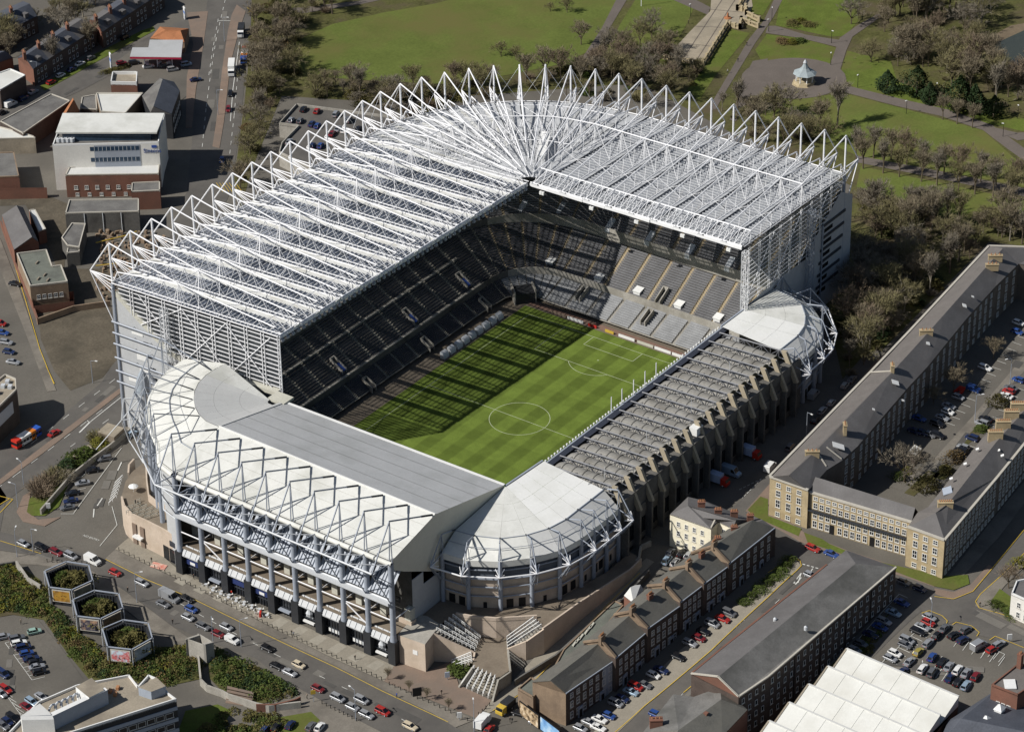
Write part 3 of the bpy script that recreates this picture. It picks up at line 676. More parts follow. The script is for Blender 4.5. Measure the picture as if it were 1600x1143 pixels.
# big pale ventilation column with domed cap at the west corner
p = at(224, 607, 14)
tw = thing('round_tower', 'pale grey round tower with pointed domed cap between road and stand', 'tower', (p.x, p.y, GZ))
mb = MB(); mb.lathe(p.x, p.y, [(2.1, GZ), (2.1, 13)], 14); mb.build('shaft', M['pale_steel'], tw, smooth=True)
mb = MB(); mb.lathe(p.x, p.y, [(2.35, 13), (2.3, 15), (1.7, 17.5), (.9, 19.5), (.05, 21)], 14); mb.build('cap', mat('blue grey dome', (.30, .34, .38), .5), tw, smooth=True)
# steel tripod outside it
q = [at(190, 655, -2), at(201, 690, -8)]
mb = MB(); A = [at(190, 656, 6), at(216, 653, 6), at(202, 688, -3), at(193, 623, 12), at(219, 622, 12)]
for a, b in ((0, 1), (0, 2), (1, 2), (0, 3), (1, 4), (3, 4), (3, 1), (0, 4)): mb.tube(A[a], A[b], .22, 5)
mb.tube(A[2], at(232, 735, 1), .2, 5); mb.tube(A[0], at(150, 702, -2), .15, 5)
mb.build('strut_frame', M['pale_steel'], end)

# ------------------------------------------------------------------ low stand with ribbed barrel roofs
low = thing('low_stand', 'low stand with grey barrel roofs under dark trusses and tan concrete fins', 'stand', (0, -66, 0))
XB = [-42.75+5.95*k for k in range(16)]
for k, x in enumerate(XB):
    last = k == len(XB)-1
    if not last:
        mb = MB(); xc = x+2.97; n = 10; rows = []
        for y, r in ((-41.6, 1.0), (-42.6, 1.7), (-44.5, 2.25), (-62, 2.25)):
            rows.append([(xc+2.75*math.cos(math.pi*j/n), y, 18.9+r*math.sin(math.pi*j/n)) for j in range(n+1)])
        mb.loft(rows); mb.poly(rows[0][::-1]); mb.build('roof_vault', M['lead'], low, smooth=False)
        mb = MB()
        for y in (-44.6, -48, -51.5, -55, -58.5):
            pts = [(xc+2.8*math.cos(math.pi*j/n), y, 18.93+2.3*math.sin(math.pi*j/n)) for j in range(n+1)]
            for a, b in zip(pts, pts[1:]): mb.beam(a, b, .22, .10)
        mb.build('vault_rib', M['dark_concrete'], low, kind='stuff')
        mb = MB(); mb.para((x+.3, -62, 18.3), (5.3, 0, 0), (0, -4.5, 0), (0, 0, .3)); mb.build('back_gutter', M['dark_concrete'], low)
        mb = MB(); mb.para((x+.6, -66.35, 3), (4.7, 0, 0), (0, .2, 0), (0, 0, 5)); mb.build('window', M['glass_dark'], low)
        mb = MB(); mb.para((x+.6, -66.6, 9.5), (4.7, 0, 0), (0, .3, 0), (0, 0, 3.2)); mb.build('wall_panel', M['dark_concrete'], low)
        mb = MB(); mb.para((x+.9, -66.4, -4), (4.1, 0, 0), (0, .2, 0), (0, 0, 5)); mb.build('doorway', M['black'], low)
    mb = MB()                                     # truss over the valley
    y0, y1 = -40.8, -64.6; mb.tube((x, y0, 21.0), (x, y1, 22.1), .22, 6); mb.tube((x, y0, 19.4), (x, y1, 19.4), .18, 5)
    nn = 8
    for j in range(nn):
        ya = y0+(y1-y0)*j/nn; yb = y0+(y1-y0)*(j+1)/nn; zt = lambda yy: 21.0+1.1*(yy-y0)/(y1-y0)
        mb.tube((x, ya, 19.4), (x, ya, zt(ya)), .10, 4)
        mb.tube((x, ya, zt(ya)) if j % 2 else (x, ya, 19.4), (x, yb, 19.4) if j % 2 else (x, yb, zt(yb)), .11, 4)
        for s in (-1, 1):
            if j % 2: mb.tube((x, ya, zt(ya)), (x+s*1.9, ya, 20.7), .08, 4)
    mb.build('roof_truss', mat_truss if 'mat_truss' in globals() else M['grey_steel'], low)
    mb = MB()                                     # concrete fin
    P = [(-62.6, 22.2), (-64.3, 22.3), (-68.6, 13.0), (-67.2, 12.6)]
    mb.poly([(x-.45, y, z) for y, z in P]); mb.poly([(x+.45, y, z) for y, z in P[::-1]])
    for (ya, za), (yb, zb) in zip(P, P[1:]+P[:1]): mb.poly([(x-.45, yb, zb), (x-.45, ya, za), (x+.45, ya, za), (x+.45, yb, zb)])
    mb.build('fin', M['tan_concrete'], low)
    mb = MB(); mb.para((x-.4, -68.2, GZ), (.8, 0, 0), (0, 2, 0), (0, 0, 21)); mb.build('pier', M['dark_concrete'], low)  # fin continued in darker concrete; the shadow below is in its colour
mb = MB(); mb.para((-44, -66.3, GZ), (96, 0, 0), (0, .6, 0), (0, 0, 26.3)); mb.build('back_wall', M['dark_concrete'], low)
mb = MB(); mb.para((-42, -39.6, 19.6), (93, 0, 0), (0, -1.8, 0), (0, 0, .9)); mb.para((-42, -41.4, 18.2), (93, 0, 0), (0, .2, 0), (0, 0, 2.1)); mb.build('front_gutter', mat('navy gutter', (.035, .04, .055), .5), low)
mb = MB(); mb.para((-42, -38.9, 20.1), (93, 0, 0), (0, -.5, 0), (0, 0, .3)); mb.build('front_rail', M['grey_steel'], low)
mb = MB()
for k in range(62): mb.box(-42+k*1.5, -38.4, 20.1, .45, .4, .5)
mb.build('front_lamps', M['white_paint'], low, kind='stuff')
for u, v in ((947.5, 640), (965.8, 628), (984, 614), (1002, 600.5), (1019, 587)):
    p = at(u, v, 20.3); mb = MB(); mb.tube((p.x, -38.8, 20.3), (p.x, -38.8, 25.3), .16, 6); mb.build('roof_pole', M['white_steel'], low)
for u, v in ((878, 660), (872, 606), (930, 665), (1010, 690), (1080, 640), (1140, 580), (945, 745), (1042, 566)):
    p = at(u, v, 21.5)
    if -62 < p.y < -42: mb = MB(); mb.tube((p.x, p.y, 20), (p.x, p.y, 25), .07, 4); mb.build('roof_pole', M['pale_steel'], low)
p = at(1097, 664, 22)
mb = MB(); mb.para((p.x-1.5, -65, 18), (3.2, 0, 0), (0, 2.6, 0), (0, 0, 3.0)); mb.build('plant_box', M['white_paint'], low)
mb = MB()
for k in range(24): t = k/24; mb.para((-42, -38.6-t*25, .8+t*11), (93, 0, 0), (0, -1.05, 0), (0, 0, .5))
mb.build('seating', M['seat_lit'], low, kind='stuff')

# ------------------------------------------------------------------ the two rounded corner stands beside it
M['wall_shaded'] = mat('shadow blue recessed wall', (.10, .115, .14), .6, 0, .15)  # navy tint paints the shadow of the recessed band under the eaves
def corner_stand(label, C_, E_, inner, zc, ze, col_base, gate, dark_from=None, cols=True, rev=False):
    o = thing('corner_stand', label, 'stand', (E_[len(E_)//2][0], E_[len(E_)//2][1], col_base))
    n = len(C_); ctr = Vector((*inner[0], 22.0)); end_ = Vector((*inner[1], 22.0)); nf = inner[2]
    # inner points: the fan part shares the centre, the straight part runs along the front edge
    I = [ctr if k < nf else ctr.lerp(end_, (k-nf+1)/(n-nf)) for k in range(n)]
    Cv = [V(*p, zc) for p in C_]; Ev = [V(*p, ze) for p in E_]
    for k in range(n-1):
        for f0, f1 in ((.02, .36), (.36, .68), (.68, 1.0)):
            q = [I[k].lerp(Cv[k], f0), I[k].lerp(Cv[k], f1), I[k+1].lerp(Cv[k+1], f1), I[k+1].lerp(Cv[k+1], f0)]
            q = [x.lerp(sum(q, Vector())/4, .007) for x in q]
            mb = MB(); mb.poly(q); mb.build('roof_sheet', M['roof_bright'] if k >= nf-1 else M['roof_white'], o)
        q = [Cv[k], Ev[k], Ev[k+1], Cv[k+1]]; q = [x.lerp(sum(q, Vector())/4, .006) for x in q]
        mb = MB(); mb.poly(q); mb.build('roof_sheet', M['roof_pale'] if k >= nf-2 else M['roof_white'], o)
        mb = MB(); d = V(0, 0, -1.9); mb.poly([Ev[k], Ev[k]+d, Ev[k+1]+d, Ev[k+1]]); mb.build('eave_band', M['roof_white'], o)
        mb = MB(); nk = [(Ev[j]-Cv[j]).normalized() for j in (k, k+1)]; a, b = Ev[k]-nk[0]*1.2+V(0, 0, -1.9), Ev[k+1]-nk[1]*1.2+V(0, 0, -1.9)
        zb = 10.4; mb.poly([a, V(a.x, a.y, zb), V(b.x, b.y, zb), b]); mb.build('upper_wall', M['wall_shaded'], o)
        mb = MB(); mb.poly([V(a.x, a.y, zb), V(a.x, a.y, GZ), V(b.x, b.y, GZ), V(b.x, b.y, zb)]); mb.build('lower_wall', M['pink_wall'] if not rev else M['grey_panel'], o)
        for z in (13.4, 10.6, 7.8, 4.8):
            mb = MB(); mb.tube(V(Ev[k].x, Ev[k].y, z)-nk[0]*.6, V(Ev[k+1].x, Ev[k+1].y, z)-nk[1]*.6, .22 if z != 10.6 else .35, 5); mb.build('rail_band', M['grey_steel'], o)
        mid = (a+b)/2; dirn = (b-a); L = dirn.length; dirn.normalize(); outn = Vector((dirn.y, -dirn.x, 0)); 
        if outn.dot(nk[0]) < 0: outn = -outn
        for t in ((.3, .7) if k % 2 == 0 else (.5,)):
            pp = a.lerp(b, t); mb = MB(); w_ = min(1.9 if k % 2 == 0 else 1.0, L*.3); s_ = V(pp.x, pp.y, .9)-dirn*w_/2+outn*.03; mb.para(s_, dirn*w_, outn*.06, V(0, 0, 2.9 if k % 2 == 0 else 2.0)); mb.build('doorway', M['black'], o)
    mb = MB()
    for k in range(n-1): mb.beam(Cv[k]+V(0, 0, .08), Cv[k+1]+V(0, 0, .08), .25, .15); mb.tube(Cv[k].lerp(Ev[k], .55)+V(0, 0, .8), Cv[k+1].lerp(Ev[k+1], .55)+V(0, 0, .8), .09, 4)
    mb.build('roof_seam', M['grey_steel'], o)
    mb = MB(); mb.beam(ctr+V(0, 0, -.1), end_+V(0, 0, -.1), .5, .6); mb.build('roof_edge', M['grey_steel'], o)
    pn = None
    for k in range(n):
        nrm = (Ev[k]-Cv[k]); nrm.z = 0; nrm.normalize()
        cp = Ev[k]-nrm*.3
        nd, ap = outrigger((cp.x, cp.y), nrm, ze-.4, ze+5.8, ze-1.6, 5.6, Cv[k]+V(0, 0, .3), o, r=.13)
        s = Vector((-nrm.y, nrm.x, 0))
        mb = MB()
        for q in (-1, 0, 1):
            for zz in (1.4, -.6): mb.tube(nd, nd-nrm*2.2+s*q*1.2+V(0, 0, zz), .12, 4)
        if pn: mb.tube(pn, nd, .2, 5)
        mb.build('strut_fan', M['white_steel'], o); pn = nd
        mb = MB(); mb.tube((cp.x, cp.y, col_base), (cp.x, cp.y, ze), .62, 10); mb.build('column', M['grey_steel'], o, smooth=True)
    return o
SE_C = [(-83.3, -38.6), (-82.4, -44.6), (-79.6, -51), (-74.3, -55.8), (-68.2, -58.9), (-61.9, -60.2), (-56.2, -60.2), (-50, -60.3), (-43.6, -60.3)]
SE_E = [(-89.9, -38.8), (-88.9, -46.8), (-84.4, -54.4), (-78, -60.4), (-70.7, -64.6), (-62.5, -66.1), (-56.6, -66.2), (-50.5, -66.3), (-44.4, -66.1)]
corner_stand('rounded corner stand with white panelled roof, above the brown plaza and stairs', SE_C, SE_E, ((-59.4, -38.2), (-43, -39.2), 5), 20.5, 17, -4, None)
NE_C = [(48.3, -60.6), (58.8, -60.6), (65.2, -59.2), (70.7, -56.1), (75.8, -51.6), (78.2, -46.6), (78.9, -40)]
NE_E = [(48.8, -65.9), (54.5, -65.9), (62, -65.2), (67.6, -64.1), (75, -59.9), (82.4, -51.2), (84, -40)]
corner_stand('rounded corner stand with white panelled roof, beside the dark wooded slope', NE_C[::-1], NE_E[::-1], ((61, -40.2), (48.4, -40), 5), 20.5, 17, -2, None, rev=True)
# ------------------------------------------------------------------ the lie of the land
def sst(a, b, x): t = min(1, max(0, (x-a)/(b-a))); return t*t*(3-2*t)
def gz(x, y): return GZ+9.0*sst(-108, -20, x)*min(1, max(0, (60-y)/120))
def G(u, v):
    z = GZ
    for _ in range(12): p = at(u, v, z); z = gz(p.x, p.y)
    return V(p.x, p.y, z)
GRID = 6.0
def drape(name, pts, lift, m_, kind='structure', skirt=0.0, world=False, parent=None):
    """a sheet that follows the land; pts are photo survey points (or world x, y)"""
    P = [(p[0], p[1]) for p in (pts if world else [G(*p) for p in pts])]
    bm = bmesh.new(); vs_ = [bm.verts.new((x, y, 0)) for x, y in P]; f = bm.faces.new(vs_); f.normal_update()
    if f.normal.z < 0: f.normal_flip()
    if len(P) > 4: bmesh.ops.triangulate(bm, faces=bm.faces[:])
    x0, x1 = min(p[0] for p in P), max(p[0] for p in P); y0, y1 = min(p[1] for p in P), max(p[1] for p in P)
    cuts = [((k*GRID, 0, 0), (1, 0, 0)) for k in range(math.ceil(max(x0, -110)/GRID), int(min(x1, -15)/GRID)+1)]
    cuts += [((0, k*GRID, 0), (0, 1, 0)) for k in range(math.ceil(max(y0, -62)/GRID), int(min(y1, 62)/GRID)+1)] if x1 > -110 else []
    for co, no in cuts: bmesh.ops.bisect_plane(bm, geom=bm.verts[:]+bm.edges[:]+bm.faces[:], plane_co=co, plane_no=no)
    if skirt:
        e = [e for e in bm.edges if e.is_boundary]
        r = bmesh.ops.extrude_edge_only(bm, edges=e); low_ = [g for g in r['geom'] if isinstance(g, bmesh.types.BMVert)]
        for v_ in bm.verts: v_.co.z = gz(v_.co.x, v_.co.y)+lift
        for v_ in low_: v_.co.z -= skirt
    else:
        for v_ in bm.verts: v_.co.z = gz(v_.co.x, v_.co.y)+lift
    me = bpy.data.meshes.new(name); bm.to_mesh(me); bm.free(); me.materials.append(m_)
    o = bpy.data.objects.new(name, me); COL.objects.link(o)
    if kind: o['kind'] = kind
    if parent: o.parent = parent; me.transform(Matrix.Translation(-wloc(parent)))
    return o
M['asphalt'] = mat('road asphalt', (.118, .110, .099), .92, 0, .12, .25, 2.5, .2, dark=(.094, .088, .081), dscale=.09)
M['asphalt_old'] = mat('worn tarmac', (.135, .124, .106), .92, 0, .16, .2, 2.2, .2, dark=(.102, .094, .081), dscale=.05)
M['paving'] = mat('grey paving', (.195, .176, .148), .9, 0, .16, .3, 2.5, .2, dark=(.125, .112, .095), dscale=.08)
M['flag'] = mat('pale stone paving', (.26, .235, .19), .9, 0, .14, .4, 2.5, .2)
M['flag2'] = mat('paler stone paving', (.31, .285, .235), .9, 0, .14, .4, 2.5, .2)
M['brickpave'] = mat('red brown paving', (.215, .158, .122), .9, 0, .15, .3, 2.5, .2, dark=(.18, .145, .118), dscale=.06)
M['lawn'] = mat('park grass', (.108, .134, .032), .95, 0, .2, .08, 1.2, .1, dark=(.128, .122, .04), dscale=.025)
M['lawn2'] = mat('short grass', (.100, .130, .026), .95, 0, .25, .2, 1.5, .1, dark=(.115, .115, .036), dscale=.08)
M['under'] = mat('rough undergrowth', (.085, .085, .030), .95, 0, .4, .12, 1.0, .1, dark=(.098, .079, .048), dscale=.07)
M['path'] = mat('park path', (.135, .115, .10), .92, 0, .12, .2, 2, .2)
M['earth'] = mat('bare earth', (.16, .125, .085), .95, 0, .2, .2, 1.5, .1)
M['waste'] = mat('waste ground', (.115, .098, .073), .95, 0, .28, .12, 1.6, .1, dark=(.075, .066, .05), dscale=.09)
M['stone_pave'] = mat('terrace flagstones', (.33, .285, .215), .9, 0, .14, .3, 2, .2, dark=(.24, .21, .16), dscale=.07)
# base sheet to far beyond the picture
bm = bmesh.new()
xs = [-1500, -700, -400, -250, -160]+[k*GRID for k in range(-18, -1)]+[0, 100, 300, 700, 2000]; ys = [-1500, -700, -300, -130]+[k*GRID for k in range(-10, 11)]+[130, 300, 700, 2000]
gv = [[bm.verts.new((x, y, gz(x, y)-.02)) for y in ys] for x in xs]
for i in range(len(xs)-1):
    for j in range(len(ys)-1):
        if -96 < (xs[i]+xs[i+1])/2 < 64 and -48 < (ys[j]+ys[j+1])/2 < 60 and xs[i] >= -96: continue
        bm.faces.new((gv[i][j], gv[i+1][j], gv[i+1][j+1], gv[i][j+1]))
me = bpy.data.meshes.new('ground'); bm.to_mesh(me); bm.free(); me.materials.append(M['asphalt_old'])
o = bpy.data.objects.new('ground', me); COL.objects.link(o); o['kind'] = 'structure'
def S(name, pts, m_, lift=.05, skirt=0.0): return drape(name, pts, lift, M[m_], 'structure', skirt)
# --- park
S('park_ground', [(396, -80), (1900, -80), (1900, 420), (1545, 378), (1405, 520), (1350, 575), (1318, 600), (1290, 480), (1330, 290), (1000, 130), (600, 160), (440, 150), (395, 260), (375, 330), (380, 200), (392, 100)], 'under', .03)
S('lawn', [(452, 98), (466, 62), (520, 38), (600, 20), (680, 6), (760, -14), (905, -16), (985, -16), (958, 22), (925, 78), (880, 100), (790, 118), (700, 132), (610, 128), (520, 122), (470, 112)], 'lawn', .08)
S('lawn', [(1000, -12), (1095, -12), (1072, 40), (1040, 96), (1000, 90), (945, 88), (968, 40)], 'lawn', .08)
S('lawn', [(1143, 46), (1172, 52), (1118, 118), (1092, 158), (1074, 140), (1102, 104)], 'lawn2', .08)
S('lawn', [(1170, -14), (1215, -14), (1192, 24), (1170, 20)], 'lawn2', .08)
S('lawn', [(1222, -14), (1345, -14), (1340, 34), (1322, 56), (1300, 58), (1212, 40), (1216, 20)], 'lawn2', .08)
S('lawn', [(1198, 54), (1250, 60), (1310, 76), (1298, 104), (1245, 92), (1190, 96), (1180, 78)], 'lawn2', .08)
S('lawn', [(1324, 80), (1392, 96), (1402, 128), (1470, 152), (1560, 178), (1600, 186), (1640, 215), (1530, 190), (1440, 170), (1336, 138), (1312, 118)], 'lawn2', .08)
S('lawn', [(1190, 152), (1325, 148), (1450, 180), (1536, 204), (1588, 250), (1640, 290), (1640, 302), (1520, 276), (1345, 246), (1240, 200), (1180, 180)], 'lawn', .08)
S('lawn', [(1345, 260), (1440, 280), (1640, 325), (1640, 345), (1520, 330), (1490, 345), (1440, 325), (1338, 292)], 'lawn', .08)
S('path', [(1216, -14), (1230, -14), (1208, 28), (1180, 68), (1130, 150), (1118, 172), (1108, 168), (1170, 62), (1194, 32)], 'path', .12)
S('path', [(1200, 41), (1212, 41), (1260, 55), (1312, 63), (1308, 74), (1250, 60), (1196, 52)], 'path', .13)
S('path', [(1312, 60), (1340, 40), (1372, 22), (1378, 26), (1332, 58), (1322, 80), (1312, 112), (1294, 108)], 'path', .14)
pts = []
for k in range(28): t = 2*math.pi*k/28; pts.append((1240+82*math.cos(t), 123+32*math.sin(t)))
S('bandstand_paving', pts, 'path', .16)
S('path', [(1168, 112), (1176, 96), (1200, 92), (1190, 150), (1172, 150), (1150, 190), (1140, 188)], 'path', .15)
S('path', [(1310, 134), (1330, 136), (1420, 158), (1482, 172), (1550, 196), (1592, 226), (1640, 262), (1640, 280), (1578, 236), (1536, 204), (1470, 182), (1400, 166), (1316, 144)], 'path', .15)
S('path', [(1545, 198), (1590, 208), (1640, 206), (1640, 214), (1590, 220), (1556, 206)], 'path', .17)
S('gravel_walk', [(1336, 243), (1450, 264), (1640, 304), (1640, 318), (1450, 276), (1338, 254)], 'path', .12)
S('path', [(970, -14), (988, -14), (930, 82), (915, 100), (905, 98), (940, 45)], 'path', .12)
S('path', [(1020, -14), (1060, -14), (1110, 12), (1106, 24), (1060, 4)], 'path', .11)
S('path', [(440, 14), (470, 12), (560, 2), (640, -14), (660, -14), (560, 8), (470, 22)], 'path', .10)
pond_shore = S('shore', [(1540, 62), (1580, 40), (1700, 20), (1700, 150), (1580, 120), (1545, 95)], 'earth', .06)
wm = mat('pond water', (.045, .05, .038), .12, 0, .15, .1, .6, .5)
drape('pond_water', [(1552, 70), (1600, 48), (1700, 34), (1700, 140), (1600, 116), (1560, 96)], .12, wm)
# --- roads and pavements
S('road', [(330, -60), (392, -60), (392, 40), (384, 110), (374, 210), (360, 300), (240, 575), (195, 668), (120, 716), (60, 745), (-40, 820), (-40, 735), (0, 700), (90, 655), (160, 596), (215, 500), (292, 300), (304, 180), (314, 70), (322, 20)], 'asphalt', .05)
S('median', [(370, 8), (384, 18), (372, 54), (360, 100), (350, 190), (343, 232), (332, 229), (338, 190), (347, 110), (356, 50), (362, 24)], 'brickpave', .17, .2)
S('median', [(187, 607), (190, 613), (70, 706), (-30, 780), (-30, 772), (66, 698)], 'brickpave', .17, .2)
S('road', [(312, 20), (324, 40), (250, 82), (190, 108), (130, 140), (70, 168), (0, 206), (-60, 236), (-60, 214), (10, 175), (100, 128), (200, 74), (280, 34), (300, 22)], 'asphalt', .06)
S('road', [(-60, 795), (0, 760), (10, 775), (0, 830), (75, 850), (165, 873), (225, 902), (300, 933), (400, 981), (450, 1005), (525, 1040), (600, 1078), (675, 1113), (760, 1165), (640, 1165), (540, 1114), (480, 1084), (437, 1058), (400, 1028), (330, 1003), (270, 978), (195, 922), (140, 888), (60, 868), (-60, 850)], 'asphalt', .05)
S('forecourt', [(205, 838), (246, 862), (284, 894), (616, 1040), (600, 1064), (512, 1024), (414, 974), (300, 915), (180, 858), (195, 845)], 'flag', .17)
S('pavement', [(180, 859), (300, 916), (414, 975), (512, 1025), (600, 1065), (742, 1124), (712, 1136), (675, 1113), (600, 1077), (525, 1039), (450, 1004), (400, 980), (300, 932), (225, 901), (165, 872)], 'paving', .16, .2)
S('plaza', [(616, 1040), (630, 1030), (665, 1050), (705, 1033), (717, 1070), (768, 1094), (745, 1122), (600, 1064)], 'brickpave', .19, .1)
S('pavement', [(768, 1094), (800, 1065), (850, 1010), (902, 975), (1010, 872), (1022, 878), (915, 985), (812, 1083), (775, 1108), (748, 1122)], 'flag', .16, .1)
S('pavement', [(140, 889), (195, 923), (270, 979), (300, 1000), (292, 1008), (240, 985), (180, 940), (110, 890), (60, 882), (-60, 880), (-60, 852), (60, 869)], 'paving', .16, .2)
S('pavement', [(437, 1059), (540, 1115), (640, 1166), (500, 1166), (450, 1125), (405, 1075), (400, 1060)], 'paving', .16, .2)
# junction, slip road and small car park at the west corner
S('pavement', [(40, 790), (60, 770), (140, 715), (185, 680), (215, 640), (222, 655), (188, 700), (120, 745), (78, 800), (60, 806), (45, 804)], 'paving', .16, .15)
S('lawn', [(42, 800), (46, 780), (72, 758), (100, 742), (112, 745), (92, 792), (70, 806), (50, 806)], 'lawn2', .20)
S('pavement', [(26, 800), (36, 775), (48, 768), (44, 800), (60, 812), (95, 808), (70, 822), (36, 815)], 'brickpave', .18, .15)
# yard and lane on the far left
S('waste_yard', [(60, 492), (110, 478), (172, 470), (184, 560), (160, 590), (110, 610), (85, 580), (64, 530)], 'waste', .06)
S('pavement', [(-40, 380), (0, 372), (30, 450), (60, 540), (88, 610), (74, 612), (40, 520), (0, 420)], 'paving', .12, .1)
S('yard', [(0, 308), (60, 300), (110, 320), (100, 420), (180, 420), (180, 468), (110, 478), (80, 395), (40, 320), (0, 322)], 'waste', .05)
# front street of the brick terrace
S('road', [(940, 1165), (1010, 1100), (1110, 1015), (1200, 930), (1240, 888), (1250, 875), (1216, 852), (1190, 828), (1140, 800), (1175, 760), (1240, 690), (1310, 600), (1345, 560), (1380, 540), (1375, 560), (1300, 650), (1215, 745), (1165, 800), (1260, 845), (1330, 868), (1300, 885), (1200, 958), (1110, 1055), (1010, 1165)], 'asphalt', .05)
S('pavement', [(905, 1165), (960, 1110), (1060, 1018), (1130, 962), (1200, 905), (1243, 874), (1252, 884), (1200, 932), (1110, 1016), (1010, 1101), (940, 1166)], 'flag', .14, .15)
S('pavement', [(1165, 798), (1215, 742), (1300, 645), (1372, 560), (1384, 552), (1310, 648), (1222, 755), (1200, 790), (1262, 836), (1330, 862), (1470, 908), (1460, 916), (1320, 872), (1250, 846)], 'brickpave', .15, .15)
S('lawn', [(1168, 797), (1188, 776), (1200, 780), (1200, 806), (1252, 826), (1248, 838), (1180, 808)], 'lawn2', .19)
S('lawn', [(1256, 832), (1284, 842), (1296, 850), (1350, 872), (1400, 884), (1480, 900), (1512, 898), (1515, 912), (1490, 922), (1460, 916), (1390, 890), (1262, 848)], 'lawn2', .19)
# right-hand streets, car parks
S('road', [(1330, 868), (1460, 918), (1478, 930), (1510, 925), (1548, 885), (1640, 770), (1640, 835), (1560, 905), (1530, 935), (1526, 948), (1640, 1000), (1640, 1020), (1530, 992), (1488, 972), (1440, 954), (1360, 1030), (1300, 1085), (1180, 1180), (1150, 1180), (1340, 1010), (1400, 950), (1425, 930), (1310, 890)], 'asphalt', .05)
S('pavement', [(1460, 919), (1490, 925), (1516, 914), (1545, 882), (1552, 886), (1520, 924), (1488, 936), (1462, 928)], 'brickpave', .16, .15)
S('pavement', [(1524, 946), (1530, 930), (1562, 902), (1640, 830), (1640, 848), (1570, 915), (1545, 945), (1640, 990), (1640, 1000)], 'paving', .16, .15)
S('lawn', [(1548, 940), (1562, 920), (1590, 940), (1580, 965)], 'lawn2', .2)
S('car_park', [(1390, 760), (1450, 700), (1560, 560), (1640, 470), (1640, 640), (1575, 650), (1500, 730), (1470, 785), (1420, 770)], 'asphalt_old', .06)
S('lane', [(1415, 745), (1440, 738), (1520, 650), (1640, 510), (1640, 535), (1530, 660), (1455, 752), (1425, 760)], 'paving', .1)
S('pavement', [(1470, 915), (1560, 800), (1640, 705), (1640, 735), (1560, 840), (1500, 905)], 'paving', .12)
S('verge', [(1340, 1010), (1400, 950), (1380, 965), (1250, 1085), (1180, 1160), (1150, 1170)], 'under', .08)
# parking deck strip beside the big road
S('verge', [(378, 320), (398, 150), (400, 60), (420, 0), (400, -40), (394, -40), (392, 60), (382, 160), (366, 280)], 'under', .09)
S('pavement', [(292, 20), (325, 18), (318, 70), (306, 140), (300, 200), (290, 200), (292, 120), (302, 70)], 'brickpave', .12, .1)
S('garage_forecourt', [(150, 118), (205, 80), (300, 100), (304, 140), (280, 160), (220, 120)], 'asphalt_old', .1)
S('verge', [(62, 135), (150, 84), (222, 48), (240, 42), (242, 48), (160, 92), (70, 142)], 'lawn2', .1)
# bottom-left car parks and banks
S('lower_road', [(30, 965), (60, 968), (95, 1010), (130, 1060), (170, 1060), (90, 1100), (0, 1160), (-60, 1160), (-60, 985), (0, 985)], 'asphalt_old', .06)
S('planted_bank', [(-40, 880), (25, 880), (62, 905), (88, 960), (120, 985), (165, 1035), (250, 1010), (318, 1010), (315, 1060), (260, 1072), (200, 1062), (140, 1062), (105, 1020), (68, 968), (20, 960), (-40, 970)], 'under', .12)
S('planted_bank', [(322, 1010), (400, 1040), (470, 1085), (405, 1100), (352, 1085), (328, 1060)], 'under', .14)
S('lawn', [(290, 1110), (340, 1100), (362, 1110), (330, 1165), (270, 1165)], 'lawn2', .12)
S('lawn', [(440, 1120), (486, 1112), (500, 1125), (470, 1150), (430, 1150)], 'lawn2', .2)
# --- painted lines
def stripe(mb, pts, wd=.15, lift=.11, dash=None, mi=0):
    P = [G(*p) for p in pts]
    for a, b in zip(P, P[1:]):
        d = b-a; L = d.length
        if L < .01: continue
        d /= L; s = Vector((-d.y, d.x, 0)).normalized()*wd/2; t = 0.0
        step = sum(dash) if dash else min(L, 5.0)
        while t < L-.01:
            e = min(L, t+(dash[0] if dash else step)); p0, p1 = a+d*t, a+d*e
            q = [p0-s, p1-s, p1+s, p0+s]; mb.poly([(x.x, x.y, gz(x.x, x.y)+lift) for x in q], mi); t += step
wl = MB()
for pts in ([(352, 0), (338, 60), (330, 110), (322, 170), (316, 230)], [(341, 30), (333, 75), (326, 120)], [(378, 70), (372, 110), (366, 180), (358, 250)]): stripe(wl, pts, .18, .12, (3, 4))
stripe(wl, [(374, 66), (364, 140), (360, 190)], .25, .12)
stripe(wl, [(340, 33), (360, 33)], .3, .12)
for pts in ([(180, 592), (40, 700)], [(160, 640), (30, 738), (0, 760)], [(170, 655), (110, 698)]): stripe(wl, pts, .18, .12, (3, 5))
stripe(wl, [(190, 620), (140, 660), (136, 657)], .25, .12); stripe(wl, [(140, 660), (124, 676)], .5, .12)
for pts in ([(150, 880), (250, 925), (330, 970), (430, 1022), (560, 1085), (640, 1130)],): stripe(wl, pts, .15, .12, (2, 6))
for pts in ([(1060, 1090), (1140, 1010), (1225, 930)],): stripe(wl, pts, .13, .12, (2, 5))
stripe(wl, [(1254, 881), (1282, 889)], .35, .12, (.8, .5)); 
for a, b, c in (((1240, 911), (1252, 895), (1247, 910)),): stripe(wl, [a, b, c, a], .25, .12)
stripe(wl, [(1262, 900), (1270, 888)], .3, .12); stripe(wl, [(1243, 913), (1252, 902)], .3, .12)
stripe(wl, [(1155, 765), (1190, 748), (1160, 778)], .15, .12, (1, .6))
